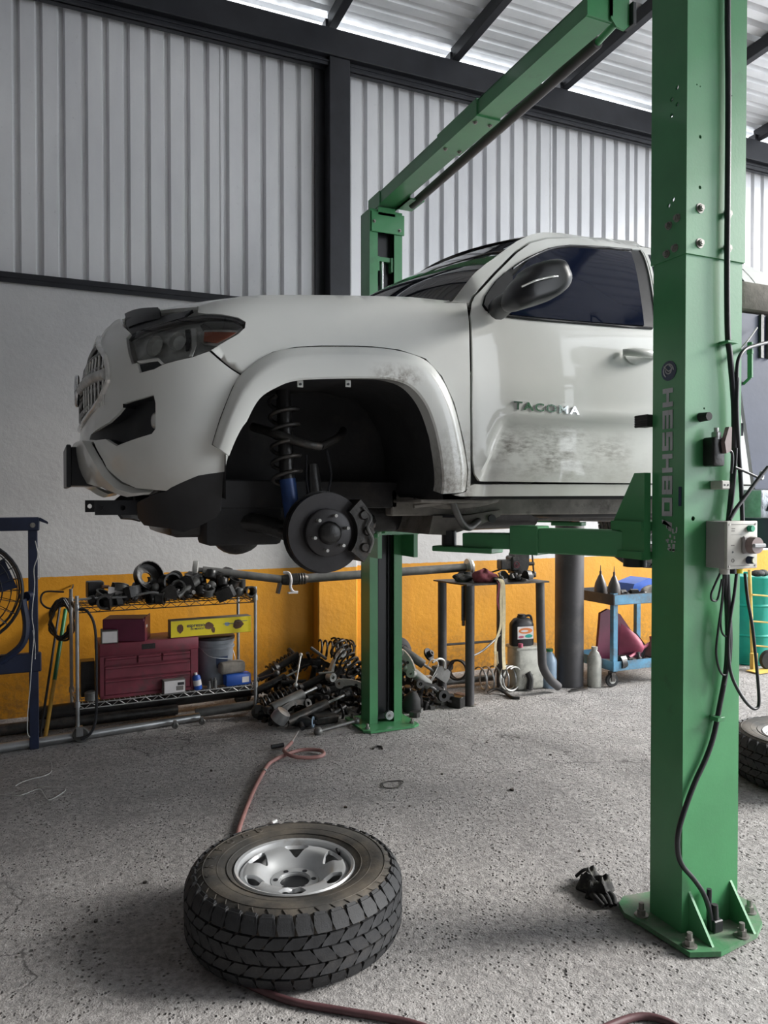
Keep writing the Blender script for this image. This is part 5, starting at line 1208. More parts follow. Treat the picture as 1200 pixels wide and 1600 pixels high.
# ---- long pipes on the floor at the wall
def pipe(name, p0, p1, r, mat, label, cat='pipe', hollow=True):
    b = MB(); p0 = Vector(p0); p1 = Vector(p1)
    if hollow: b.lathe([(r*.8, 0), (r, 0), (r, (p1-p0).length), (r*.8, (p1-p0).length)], p0, p1-p0, 18, closed=True)
    else: b.cyl(p0, p1, r, n=16)
    return one(b, name, mat, label, cat)
pipe('silver_pipe', (-.75, 5.30, .032), (1.02, 5.58, .032), .030, 'steel', 'long bright steel pipe lying on the floor under the rack')
pipe('black_tube', (-.1, 5.82, .10), (1.52, 5.90, .12), .060, 'dark_oil', 'thick black tube lying along the wall under the rack')
pipe('dark_pipe', (-.9, 5.72, .045), (.9, 5.80, .045), .040, 'iron', 'dark pipe on the floor behind the bright steel pipe')
pipe('grey_pipe', (1.0, 5.62, .05), (1.42, 5.58, .075), .034, 'grey_metal', 'short grey pipe end beside the rack castor')
for x, y in ((.83, 5.50), (1.02, 5.52)):
    b = MB(); b.lathe([(.006, -.008), (.022, -.008), (.025, 0), (.022, .008), (.006, .008)], (0,0,.026), (.5,1,0), 16, closed=True).box(-.01, .01, -.012, .012, .026, .06); tag(place(b.build('loose_caster', 'grey_metal'), (x, y-.05, 0)), 'small loose castor before the bright pipe, '+('the left one' if x < .9 else 'the right one'), 'castor', 'loose castors')
b = MB(); random.seed(9); b.lathe([(.03, -.02), (.06, -.025), (.065, 0), (.06, .025), (.03, .02)], (.78, 5.98, .07), (.3, 1, .2), 20, closed=True); one(b, 'rubber_ring', 'rubber', 'black rubber ring lying on the black tube under the rack', 'ring')

# ---- two piece prop shaft resting on rack and bench
t = thing('propeller_shaft', 'long grey propeller shaft with flanges resting on the rack and the bench', 'shaft', (1.7, 5.55, .95))
L_, M1, R_ = Vector((1.00, 5.64, 1.092)), Vector((1.66, 5.56, .995)), Vector((3.17, 5.44, 1.045))
dl = (M1-L_).normalized(); dr = (R_-M1).normalized()
b = MB(); b.cyl(L_+dl*.06, M1, .030, n=18).cyl(L_+dl*.03, L_+dl*.10, .018, n=12); b.build('front_tube', 'grey_metal', t)
b = MB(); b.lathe([(.03, -.012), (.062, -.012), (.066, .0), (.066, .016), (.055, .022), (.03, .016)], L_, dl, 28, closed=True); b.build('flange', 'light_metal', t)
b = MB(); b.cyl(M1+dr*.10, R_-dr*.03, .034, n=18); b.build('rear_tube', 'grey_metal', t)
b = MB(); b.lathe([(.02, -.07), (.036, -.06), (.042, -.02), (.045, .06), (.040, .065), (.046, .075), (.04, .085), (.046, .095), (.04, .105), (.044, .115), (.034, .14)], M1+dr*.03, dr, 24); b.build('yoke', 'iron', t)
b = MB(); c = M1+dr*.005; b.tube([c+Vector((-.02, 0, .055)), c+Vector((.015, -.03, .05)), c+Vector((.025, -.045, 0)), c+Vector((.02, -.045, -.05)), c+Vector((.04, -.05, -.085)), c+Vector((.075, -.055, -.092))], .011, 8, 5).box(c.x-.0, c.x+.07, c.y-.065, c.y-.03, c.z-.098, c.z-.088); b.build('bearing_bracket', 'white_card', t)
b = MB(); b.beam(M1+dl*-.02+Vector((-.02, 0, -.02)), M1+Vector((-.06, 0, -.10)), .04, .02); b.build('bracket_foot', 'dark_oil', t, 0)
b = MB(); b.lathe([(.02, -.012), (.070, -.012), (.072, .01), (.06, .03), (.03, .035), (.02, .03)], R_, dr, 28, closed=True).cyl(R_-dr*.04, R_, .03, n=16); b.build('flange', 'light_metal', t)
# ------------------------------------------------------------------ pile of worn suspension parts round the far post
def heap_h(x, y):
    """height of the rubble mound"""
    a = max(0, 1-abs(x-1.95)/.60)*max(0, min(1, (y-5.08)/.75))*.42
    c = max(0, 1-abs(x-2.45)/.62)*max(0, min(1, (y-5.12)/.70))*.44
    return max(a, c)
random.seed(11); b = MB()
for i in range(330):
    x = random.uniform(1.42, 3.02); y = random.uniform(5.16, 6.0); h = heap_h(x, y)
    if h < .02: continue
    if FX0-.06 < x < FX1+.06 and y < FY1+.08: continue
    z = random.uniform(.0, max(.02, h*.92)); s_ = random.uniform(.025, .065)
    b.at((x, y, z), (random.uniform(0, 3), random.uniform(0, 3), random.uniform(0, 3)))
    k = i % 4
    if k == 0: b.box(-s_, s_, -s_*.7, s_*.7, -s_*.4, s_*.4, s_*.15)
    elif k == 1: b.cyl((0,0,-s_*1.6), (0,0,s_*1.6), s_*.35, n=10)
    elif k == 2: b.lathe([(s_*.5, -s_*.3), (s_, -s_*.3), (s_, s_*.3), (s_*.5, s_*.3)], n=12, closed=True)
    else: b.tube([(-s_*1.5, 0, 0), (0, s_*.5, s_*.3), (s_*1.5, -s_*.2, 0)], s_*.22, 6, 3)
b.m = Matrix()
o = b.build('scrap_heap', 'dark_oil', None, 40); tag(o, 'tangled heap of oily black scrap under the old springs and shocks', 'scrap', kind='stuff')
PG = 'worn parts piled by the far lift post'
def aim(b, p0, p1, roll=0):
    """place a mesh modelled along +x from p0 towards p1"""
    p0 = Vector(p0); d = (Vector(p1)-p0).normalized(); q = d.to_track_quat('X', 'Z'); return p0, (q.to_matrix() @ Matrix.Rotation(roll, 3, 'X')).to_euler()
def part(b, name, mat, p0, p1, label, cat, roll=0):
    l, r = aim(b, p0, p1, roll); return tag(place(b.build(name, mat, None, 40), l, r), label, cat, PG)
def spring(L, R, r, n): b = MB(); b.coil((0,0,0), (L,0,0), R, r, n, 8, 20); return b
# coil springs
S0 = MB
part(spring(.30, .062, .008, 7), 'coil_spring', 'iron', at(498,1012,5.75), at(548,1018,5.70), 'dark coil spring at the top of the pile left of the far post', 'spring')
part(spring(.26, .072, .0085, 6), 'coil_spring', 'iron', at(527,1010,5.55), at(560,1055,5.35), 'ribbed dark coil spring leaning against the far post', 'spring')
part(spring(.20, .06, .008, 5), 'coil_spring', 'dark_oil', at(520,1008,5.85), at(566,1015,5.9), 'black coil spring against the wall above the pile', 'spring')
part(spring(.34, .095, .0075, 5), 'coil_spring', 'steel', gr(748,1080)+Vector((0,.0,.105)), gr(812,1074)+Vector((.0,.0,.105)), 'shiny open coil spring lying on the floor under the bench', 'spring')
part(spring(.08, .10, .0075, 2.2), 'coil_spring', 'light_metal', gr(790,1078)+Vector((0,-.02,.11)), gr(805,1082)+Vector((0,-.02,.11)), 'short end of a shiny spring beside the bench foot', 'spring')
part(spring(.12, .080, .009, 4), 'coil_spring', 'dark_oil', at(713,1047,5.55), at(722,1046,5.7), 'black coil spring seen end on behind the front bench leg', 'spring')
# shock absorbers: body, rod, eye
def shock(p0, p1, r, mat, label, dust=True):
    t = thing('shock_absorber', label, 'shock absorber', group=PG); L = (Vector(p1)-Vector(p0)).length
    b = MB(); b.lathe([(0, 0), (r*.9, 0), (r, .008), (r, L*.62), (r*.85, L*.63), (0, L*.63)], (0,0,0), (1,0,0), 20); b.build('body', mat, t)
    b = MB(); b.cyl((L*.6, 0, 0), (L*.95, 0, 0), r*.32, n=12); b.build('rod', 'steel', t)
    b = MB(); b.lathe([(r*.35, -r*.5), (r*.75, -r*.5), (r*.75, r*.5), (r*.35, r*.5)], (-r*.6, 0, 0), (0,1,0), 16, closed=True); b.build('eye', 'iron', t)
    b = MB(); b.cyl((L*.93, 0, 0), (L, 0, 0), r*.55, n=12); b.build('bush', 'rubber', t)
    l, ro = aim(None, p0, p1); return place(t, l, ro)
shock(at(632,1040,5.32), at(694,1089,5.22), .038, 'light_metal', 'pale grey shock absorber lying on the pile right of the far post')
shock(at(628,1015,5.52), at(682,1052,5.40), .036, 'grey_metal', 'grey shock absorber behind the pale one on the pile')
shock(at(424,1108,5.28), at(500,1072,5.45), .040, 'grey_metal', 'long grey shock tube at the foot of the pile by the rack castor')
shock(at(448,1128,5.12), at(545,1083,5.30), .034, 'iron', 'dark shock tube lying across the front of the pile')
shock(at(400,1080,5.72), at(470,1046,5.78), .030, 'dark_oil', 'black shock absorber sunk in the pile behind the rack castor')
# control arms
def ctrl_arm(p0, p1, mat, label, roll=0, wd=.05):
    t = thing('wishbone', label, 'wishbone', group=PG); L = (Vector(p1)-Vector(p0)).length
    b = MB(); n = 10; P = []
    for i in range(n+1): u = i/n; P.append((L*u, .035*math.sin(PI*u)+wd*(.5-.25*math.sin(PI*u))))
    Q = [(x, y-wd*(1-.45*math.sin(PI*x/L))) for x, y in reversed(P)]
    b.prism(P+Q, 'z', -.016, .016); b.build('arm', mat, t, 30)
    for x in (0, L):
        b = MB(); b.lathe([(.014, -.026), (.034, -.026), (.034, .026), (.014, .026)], (x, 0, 0), (0,0,1), 20, closed=True); b.build('bush', mat, t)
    b = MB(); b.cyl((L*.55, .02, .014), (L*.55, .02, .018), .012, n=12); b.build('hole', 'plastic_black', t)
    l, ro = aim(None, p0, p1, roll); return place(t, l, ro)
ctrl_arm(at(531,1068,5.26), at(575,1080,5.18), 'light_metal', 'pale forged arm with a round eye sticking out beside the far post', 1.45, .07)
ctrl_arm(at(517,1058,5.50), at(533,1020,5.55), 'light_metal', 'bright curved arm standing in the pile left of the far post', 1.5, .045)
ctrl_arm(at(625,1020,5.36), at(643,1052,5.26), 'aluminium', 'light metal arm leaning against the right side of the far post', 1.2, .08)
ctrl_arm(at(440,1112,5.22), at(478,1100,5.35), 'iron', 'dark arm with a stubby boss in the middle of the pile', 1.2, .06)
ctrl_arm(at(655,1068,5.20), at(702,1090,5.18), 'iron', 'thin dark arm with an eye lying below the pale shock', 1.5, .035)
ctrl_arm(at(470,1035,5.80), at(520,1045,5.7), 'dark_oil', 'black arm high on the pile below the springs', 1.2, .06)
# links and rods
def rod(p0, p1, r, mat, label, ball=True):
    b = MB(); p0 = Vector(p0); p1 = Vector(p1); b.cyl(p0, p1, r, n=10)
    if ball: b.sphere(p0, r*2.6, (1,1,1), 12, 8).sphere(p1, r*2.2, (1,1,1), 12, 8)
    return one(b, 'link_rod', mat, label, 'rod', PG)
rod(at(462,1070,5.22), at(470,1023,5.38), .0065, 'light_metal', 'thin pale link rod standing upright in the pile')
rod(at(497,1143,4.93), at(557,1126,5.0), .012, 'grey_metal', 'grey rod lying on the floor left of the far post base')
rod(at(498,1052,5.45), at(522,1050,5.42), .008, 'light_metal', 'short bright rod end in the dark of the pile', False)
rod(at(486,1012,5.6), at(510,1030,5.5), .012, 'grey_metal', 'grey flat rod under the dark spring on the pile', False)
rod(at(432,1052,5.5), at(402,1062,5.6), .010, 'iron', 'dark rod at the left edge of the pile')
# brake discs and cups
def disc(p, ax, R, mat, label):
    b = MB(); b.lathe([(R*.2, .03), (R*.45, .03), (R*.5, .0), (R, 0), (R, -.014), (R*.48, -.014), (R*.43, .018), (R*.2, .018)], p, ax, 32, closed=True); return one(b, 'brake_disc', mat, label, 'disc', PG)
disc(at(628,1018,5.62), (.35, -.9, .25), .115, 'disc', 'dark brake disc standing behind the far post')
disc(at(671,1022,5.62), (.45, -.75, .5), .055, 'plastic_black', 'small black disc on the yellow wall side of the pile')
disc(at(700,1040,5.75), (0, -.8, .6), .05, 'iron', 'dark disc behind the bench leg')
b = MB(); b.lathe([(0, .05), (.05, .045), (.06, .01), (.06, -.03), (.04, -.035)], at(438,1120,5.1), (.5, -.3, .8), 24); one(b, 'metal_dome', 'steel', 'shiny metal dome at the foot of the pile', 'cap', PG)
b = MB(); b.lathe([(.02, -.02), (.045, -.02), (.045, .02), (.02, .02)], at(692,1087,5.17), (0, -1, .1), 20, closed=True); one(b, 'rubber_bush', 'rubber', 'rubber bush at the end of the thin dark arm', 'bush', PG)
# caliper, brackets
b = MB(); b.prism([(-.07, -.05), (.07, -.05), (.08, .0), (.06, .05), (.02, .055), (0, .03), (-.04, .05), (-.08, .02)], 'y', -.035, .035); put(b, 'caliper', 'grey_metal', at(688,1052,5.42), (0, .6, .2), 'grey caliper at the right side of the pile', 'caliper', PG)
b = MB(); b.tube([(0,0,0), (.05,0,.05), (.11,0,.05), (.14,0,-.02), (.15, 0, -.07)], .010, 8); put(b, 'bracket', 'light_metal', at(676,1035,5.42), (0, .5, .2), 'bright bent bracket on top of the grey caliper', 'bracket', PG)
b = MB(); b.tube([at(668,1040,5.3), at(675,1030,5.3), at(685,1038,5.3), at(672,1066,5.25), at(683,1052,5.25)], .004, 6, 5); one(b, 'wire_loop', 'light_metal', 'loop of pale wire round the pale shock', 'wire', PG)
b = MB(); b.box(-.10, .10, -.055, .055, -.03, .03, .01); put(b, 'dark_housing', 'iron', at(506,1121,5.16), (.2, .1, .3), 'dark rectangular housing on the floor before the pile', 'housing', PG)
b = MB(); b.box(-.085, .085, -.06, .06, 0, .012, .003); put(b, 'flat_plate', 'grey_metal', gr(468,1128)+Vector((0,.05,.02)), (.1, .05, .4), 'flat grey plate lying on the floor before the pile', 'plate', PG)
b = MB(); b.box(-.04, .04, -.06, .06, 0, .085, .006); put(b, 'rubber_block', 'dark_oil', Vector((2.90, 5.16, 0)), (0, 0, .5), 'dark block on the floor beside the front bench leg', 'block', PG)
b = MB(); b.box(-.035, .035, -.05, .05, 0, .075, .008); put(b, 'rubber_block', 'rust', Vector((2.985, 5.24, 0)), (0, 0, .2), 'brown block behind the dark block by the bench leg', 'block', PG)
b = MB(); b.lathe([(0, 0), (.05, .01), (.075, .06), (.06, .13), (.03, .17), (0, .18)], at(640,1105,5.2)-Vector((0,0,.05)), (.1, -.2, 1), 16); one(b, 'crumpled_boot', 'rubber', 'crumpled dark rubber boot on the floor right of the far post', 'boot', PG)
for k, (x, y) in enumerate(((655,1112), (668,1095), (690,1100), (675,1108), (648,1120), (700,1098))):
    b = MB(); random.seed(k); s_ = .03+.012*(k % 3); b.prism([(s_*math.cos(a)*(.7+.5*random.random()), s_*math.sin(a)*(.7+.5*random.random())) for a in [2*PI*i/8 for i in range(8)]], 'z', 0, s_*.9)
    tag(place(b.build('metal_scrap', ('grey_metal', 'iron', 'light_metal')[k % 3]), gr(x, y), (0, 0, k)), ('grey metal scrap nearest the far post base on the floor', 'dark iron scrap under the pale shock absorber', 'pale metal scrap close to the dark block by the bench', 'small grey scrap in front of the pale shock absorber', 'dark scrap right at the corner of the far post base', 'pale scrap at the foot of the dark block')[k], 'scrap', 'loose scraps by the post')
shaft_b = MB(); shaft_b.cyl((0,0,0), (.55,0,0), .028, n=14).lathe([(.03,0), (.055,.01), (.045,.03), (.06,.05), (.05,.07), (.065,.09), (.06,.16), (.03,.17)], (.0,0,0), (-1,0,0), 18); part(shaft_b, 'drive_axle', 'grey_metal', gr(700,1085)+Vector((0,.2,.05)), gr(790,1078)+Vector((0,.25,.05)), 'grey drive axle lying on the floor under the bench', 'axle')
for k, (x0, y0, x1, y1, dd) in enumerate(((405,1060,455,1030,5.85), (420,1050,470,1020,5.9), (440,1090,500,1060,5.55), (410,1100,450,1085,5.45), (480,1090,540,1070,5.45))):
    part(spring(.24, .05, .008, 7) if k % 2 else (lambda b: b.cyl((0,0,0), (.36,0,0), .03, n=14).lathe([(.03,0), (.05,.02), (.042,.035), (.055,.05), (.03,.08)], (.1,0,0), (1,0,0), 16))(MB()), 'coil_spring' if k % 2 else 'drive_axle', 'dark_oil', at(x0, y0, dd), at(x1, y1, dd), ('black drive axle lying highest at the dark left end of the pile', 'black coil spring against the wall at the left end of the pile', 'black drive axle in the middle of the pile left of the far post', 'black coil spring low in the pile beside the rack castor', 'black drive axle low in the pile close to the far post')[k], ('axle', 'spring')[k % 2])
# impact wrench and air hose on the floor
t = thing('impact_wrench', 'black air wrench at the end of the red hose on the floor', 'wrench', gr(470, 1142))
c = gr(476, 1140)+Vector((0, .04, .045))
b = MB(); b.lathe([(0, -.09), (.03, -.088), (.036, -.05), (.036, .03), (.026, .05), (.014, .07), (.012, .10), (0, .10)], c, (.85, -.5, 0), 20); b.build('body', 'plastic_black', t)
b = MB(); b.cyl(c+Vector((-.02, .0, 0)), c+Vector((-.03, -.09, -.02)), .019, .017, 14); b.build('grip', 'plastic_black', t)
b = MB(); b.torus(c+Vector((.062, -.037, 0)), (.85, -.5, 0), .034, .006, 24, 8); b.build('ring', 'jug_blue', t)
h = thing('air_hose', 'faded red air hose running from the pile under the front tyre', 'hose', (1.2, 4.2, 0))
hp_ = [gr(456,1160,.03), gr(448,1168,.03), gr(444,1173,.03), gr(455,1181,.03), gr(478,1184,.02), gr(500,1182,.02), gr(506,1177,.02), gr(498,1172,.02), gr(470,1172,.02), gr(445,1180,.018), gr(422,1192,.014), gr(412,1206,.012), gr(398,1232,.012), gr(384,1265,.012), gr(371,1305,.012), Vector((.70, 3.15, .012)), Vector((.62, 2.96, .012)), Vector((.535, 2.83, .012)), Vector((.515, 2.70, .012)), Vector((.545, 2.565, .012))]
b = MB(); b.tube(hp_, .0115, 10, 6); b.build('hose_run', 'hose_red', h, 60)
b = MB(); b.tube([Vector((.545, 2.565, .012)), Vector((.58, 2.49, .012)), gr(450,1563,.012), gr(540,1580,.012), gr(640,1598,.012), gr(740,1632,.012), gr(860,1650,.012), gr(945,1606,.012), gr(1005,1588,.012), gr(1060,1606,.012), gr(1120,1660,.012)], .0115, 10, 6); b.build('dark_hose_run', 'hose_dark', h, 60)
b = MB(); b.cyl(hp_[0], gr(462,1150,.04), .009, n=12).cyl(gr(462,1150,.04), gr(466,1143,.045), .006, n=10); b.build('coupling', 'steel', h)
b = MB(); b.lathe([(.0115, -.012), (.0145, -.012), (.0145, .012), (.0115, .012)], gr(413,1205,.012), (.4, .9, 0), 14, closed=True).box(-.0, .0, 0, 0, 0, 0); b.build('clamp', 'steel', h)
b = MB(); b.cyl(gr(424,1167,.02), gr(443,1164,.02), .014, n=14); one(b, 'socket', 'plastic_black', 'black socket lying beside the loop of the red hose', 'socket')
# wire bits on the floor
b = MB(); b.tube([gr(0,1242,.004), gr(30,1243,.004), gr(60,1233,.004), gr(68,1240,.004), gr(76,1250,.004), gr(96,1240,.004), gr(102,1233,.006), gr(85,1230,.004), gr(60,1228,.008)], .0025, 5, 5); one(b, 'wire_scrap', 'string', 'curled pale wire lying on the floor at the left edge', 'wire')
b = MB(); b.tube([gr(60,1187,.004), gr(78,1190,.004), gr(81,1200,.004), gr(75,1210,.004), gr(40,1220,.004), gr(24,1228,.004)], .0022, 5, 5); one(b, 'wire_scrap', 'string', 'thin pale wire on the floor below the bright steel pipe', 'wire')
b = MB(); b.tube([gr(598,1224,.004), gr(606,1221,.004), gr(626,1220,.004), gr(630,1223,.006), gr(622,1230,.004), gr(602,1231,.004)], .0028, 6, 5, closed=True); one(b, 'wire_ring', 'iron', 'thin wire ring lying on the middle of the floor', 'ring')
b = MB(); b.tube([gr(583,1170,.006), gr(588,1166,.006), gr(596,1167,.006), gr(597,1170,.006)], .006, 6, 5); one(b, 'clip', 'iron', 'small dark clip on the floor in front of the far post', 'clip')
b = MB(); b.cyl(gr(425,1286,.008), gr(432,1282,.01), .008, n=8); one(b, 'paper_scrap', 'white_paint', 'tiny white scrap behind the front tyre', 'scrap')
for k, (x, y) in enumerate(((226,1380), (150,1440), (330,1205), (640,1260), (690,1210), (760,1160), (800,1235), (860,1180), (540,1262), (905,1330))):
    random.seed(k+40); b = MB(); s_ = random.uniform(.006, .014); b.prism([(s_*math.cos(a)*(.6+.6*random.random()), s_*math.sin(a)*(.6+.6*random.random())) for a in [2*PI*i/7 for i in range(7)]], 'z', 0, s_*.7)
    tag(place(b.build('grit_piece', 'iron'), gr(x, y)), ('tiny crumb on the floor left of the front tyre', 'tiny crumb at the lower left of the floor', 'tiny crumb beside the red hose', 'tiny crumb behind the front tyre to the right', 'tiny crumb on the middle of the floor below the far post', 'tiny crumb on the floor in front of the bench', 'tiny crumb on the floor midway between bench and near post', 'tiny crumb on the floor in front of the grey pipe', 'tiny crumb right behind the front tyre', 'tiny crumb near the black glove')[k], 'crumb', 'crumbs on the floor')
# ------------------------------------------------------------------ bench with vice
t = thing('work_bench', 'dark steel bench with bent pipe legs and a vice on top', 'bench', (3.3, 5.3, 0))
TZ = .945
b = MB(); b.prism([(2.90, 5.54), (2.97, 5.12), (3.70, 5.07), (3.66, 5.50)], 'z', TZ-.012, TZ); b.build('top', 'iron', t, 0)
for (p, q) in (((3.015, 5.15), (3.015, 5.15)), ((2.955, 5.49), (2.99, 5.55)), ((3.50, 5.47), (3.52, 5.50))):
    b = MB(); b.cyl((*q, 0), (*p, TZ-.012), .036, n=18); b.build('leg', 'pipe_grey', t)
b = MB(); b.tube([(3.645, 5.12, TZ-.012), (3.66, 5.13, .60), (3.68, 5.14, .35), (3.70, 5.15, .24), (3.78, 5.17, .13), (3.90, 5.22, .045)], .036, 16, 6); b.build('leg', 'pipe_grey', t)
b = MB(); b.cyl((3.90, 5.22, .045), (3.905, 5.222, .04), .030, n=16); b.build('leg_mouth', 'plastic_black', t)
b = MB(); b.cyl((2.99, 5.52, .41), (3.52, 5.49, .41), .010, n=10); b.build('cross_bar', 'iron', t)
b = MB(); b.tube([(3.03, 5.15, .38), (3.2, 5.25, .40), (3.50, 5.47, .47)], .008, 8); b.build('cross_bar', 'grey_metal', t)
b = MB(); b.box(2.955, 2.985, 5.17, 5.18, .66, .93).box(2.962, 2.98, 5.165, 5.185, .62, .68); b.build('side_flap', 'dark_oil', t, 0)
b = MB(); b.cyl((3.03, 5.13, 0), (3.03, 5.13, .012), .03, n=14); b.build('foot', 'bolt', t)
v = thing('bench_vice', 'black cast iron bench vice with a red badge on the bench', 'vice')
b = MB(); b.lathe([(.075, 0), (.08, .02), (.06, .035), (.05, .06), (0, .06)], n=24); b.build('base', 'iron', v)
b = MB(); b.prism([(-.05, .05), (.06, .05), (.085, .12), (.085, .21), (.05, .245), (-.01, .25), (-.045, .21), (-.05, .15)], 'y', -.055, .055); b.build('fixed_jaw', 'iron', v, 30)
b = MB(); b.box(-.16, -.02, -.045, .045, .085, .165, .008).box(-.075, .0, -.06, .06, .07, .195, .012); b.build('sliding_jaw', 'iron', v, 30)
b = MB(); b.box(-.058, -.006, -.0625, -.060, .085, .165, .002); bd = b.build('badge', 'dark_oil', v, 0)
b = MB(); c = Vector((-.032, -.0635, .125)); b.torus(c, (0,1,0), .024, .0025, 24, 6).tube([c+Vector((-.016, 0, .016)), c+Vector((-.006, 0, -.016)), c+Vector((0, 0, .004)), c+Vector((.006, 0, -.016)), c+Vector((.016, 0, .016))], .0026, 6, smooth=False); b.build('badge_mark', 'red_rag', bd)
b = MB(); b.cyl((.085, 0, .125), (.155, 0, .125), .016, n=14).cyl((.145, -.02, .05), (.145, .01, .21), .007, n=10).sphere((.145, -.02, .05), .012).sphere((.145, .01, .21), .012); b.build('screw_handle', 'iron', v)
place(v, (3.53, 5.28, TZ+.0005), (0, 0, -.12))
def lump(name, c, sx, sy, sz, mat, label, cat, seed, n=22, m=14, amp=.35):
    random.seed(seed); ph = [(random.uniform(1, 5), random.uniform(0, 6), random.uniform(0, 6)) for _ in range(7)]; vs = []; fs = []
    for j in range(m+1):
        th_ = PI*j/m
        for i in range(n):
            a = 2*PI*i/n; k = 1+amp*sum(math.sin(f*a+p)*math.sin(f*.8*th_+q) for f, p, q in ph)/4
            z = math.cos(th_)*k
            vs.append((c[0]+sx*k*math.sin(th_)*math.cos(a), c[1]+sy*k*math.sin(th_)*math.sin(a), max(c[2]-sz*.55, c[2]+sz*z)))
    for j in range(m):
        for i in range(n): fs.append((j*n+i, j*n+(i+1) % n, (j+1)*n+(i+1) % n, (j+1)*n+i))
    b = MB(); b.add(vs, fs); return one(b, name, mat, label, cat, smooth=70)
lump('red_rag', (3.20, 5.22, TZ+.033), .095, .06, .06, 'red_rag', 'dark red rag bunched on the front of the bench', 'rag', 3, amp=.7)
lump('dark_rag', (3.08, 5.36, TZ+.022), .09, .07, .04, 'rag_black', 'black rag on the left of the bench behind the shaft flange', 'rag', 5, amp=.6)
random.seed(8)
for k in range(9):
    o = kind(('bush', 'joint', 'mount', 'cup')[k % 4], k); place(o, (3.27+.045*k, 5.15+.02*(k % 3)+random.uniform(0, .02), TZ+.022), (random.choice((0, 1.57)), random.uniform(0, .5), random.uniform(0, 6)), sc=.62)
    tag(o, ORD[k]+' small black part from the left in the row before the bench vice', 'part', 'small parts on the bench')
b = MB(); b.cyl((3.28, 5.30, TZ+.06), (3.40, 5.26, TZ+.10), .007, n=8).cyl((3.28, 5.31, TZ), (3.28, 5.30, TZ+.066), .012, n=8); one(b, 'bench_tool', 'iron', 'thin dark tool sticking out left of the vice', 'tool')
# strap hanging from the bench edge
s_ = thing('tie_strap', 'long cream strap with a hook hanging from the bench edge', 'strap', (3.3, 5.08, .9))
def ribbon(pts, wd_, th_=.002):
    P = catmull(pts, 5); b = MB(); vs = []
    for p in P:
        for (dx, dy) in ((-wd_/2, 0), (wd_/2, 0), (wd_/2, th_), (-wd_/2, th_)): vs.append((p.x+dx, p.y+dy, p.z))
    n = len(P); fs = [(i*4+k, i*4+(k+1) % 4, i*4+4+(k+1) % 4, i*4+4+k) for i in range(n-1) for k in range(4)]+[(0,1,2,3), ((n-1)*4+3, (n-1)*4+2, (n-1)*4+1, (n-1)*4)]
    b.add(vs, fs); return b
ribbon([(3.27, 5.16, TZ+.03), (3.27, 5.09, TZ+.02), (3.275, 5.075, TZ-.06), (3.28, 5.078, .70), (3.275, 5.078, .45), (3.285, 5.08, .27)], .030).build('webbing', 'strap', s_, 60)
ribbon([(3.25, 5.15, TZ+.03), (3.255, 5.085, TZ+.01), (3.245, 5.07, .80), (3.245, 5.07, .62), (3.20, 5.068, .50), (3.195, 5.068, .40)], .022).build('loose_end', 'strap', s_, 60)
for k in range(4):
    ribbon([(3.19+.008*k, 5.066, .42), (3.186+.010*k, 5.064, .36), (3.188+.011*k, 5.064, .29+.012*k)], .004).build('frayed_end', 'strap', s_, 60)
b = MB(); b.tube([(3.27, 5.08, .27), (3.268, 5.078, .23), (3.288, 5.076, .205), (3.305, 5.078, .235), (3.30, 5.08, .272)], .006, 6, 5); b.build('hook', 'iron', s_, 60)
ribbon([(3.24, 5.12, TZ+.02), (3.235, 5.075, TZ-.01), (3.215, 5.07, .82), (3.235, 5.07, .74)], .02).build('dark_tail', 'red_rag', s_, 60)
# ---- containers under the bench
def jug(name, label, R, H, mat, capm, loc, sq=False, neck=.35, rz=0, band=None):
    t = thing(name, label, 'jug' if sq else 'bottle')
    prof = [(0, 0), (R*.94, 0), (R, R*.08), (R, H*.66), (R*.96, H*.72), (R*.6, H*.86), (R*neck, H*.90), (R*neck, H*.95), (0, H*.95)]
    b = MB(); b.lathe(prof, n=28)
    if sq: b.v = [Vector((math.copysign(abs(v.x)**.75*R**.25, v.x), math.copysign(abs(v.y)**.75*R**.25, v.y)*.62, v.z)) for v in b.v]
    b.build('body', mat, t, 50)
    b = MB(); b.cyl((0, 0, H*.93), (0, 0, H), R*neck*1.15, n=18); b.build('cap', capm, t)
    if sq: b = MB(); b.tube([(R*.3, 0, H*.93), (R*.75, 0, H*.94), (R*.92, 0, H*.80), (R*.9, 0, H*.66)], R*.1, 8); b.build('grip', mat, t)
    if band:
        b = MB(); b.lathe([(R*1.005, H*.2), (R*1.005, H*.6)], n=28)
        if sq: b.v = [Vector((math.copysign(abs(v.x)**.75*R**.25, v.x)*1.004, math.copysign(abs(v.y)**.75*R**.25, v.y)*.624, v.z)) for v in b.v]
        lb = b.build('label', band, t, 50)
    return place(t, loc, (0, 0, rz))
t = thing('paint_pail', 'grimy white square pail under the bench', 'pail')
b = MB(); b.box(-.13, .13, -.10, .10, 0, .36, .03, 3); b.build('body', 'jug_white', t)
b = MB(); b.box(-.137, .137, -.107, .107, .335, .365, .012, 2); b.build('lid', 'jug_white', t)
text('print', 'PAINT', .04, axes((-.03, -.101, .12), (1,0,0), (0,0,1), (0,-1,0)), 'grey_card', t, .0004)
place(t, (3.74, 5.46, 0), (0, 0, -.1))
t = jug('oil_bottle', 'dark oil jug with a bright orange label on the white pail', .105, .26, 'plastic_black', 'plastic_black', (3.70, 5.46, .366), True, .28, -.1)
b = MB(); b.box(-.075, .075, -.071, -.0645, .06, .165, .002); lb = b.build('label', 'white_card', t, 0, local=True)
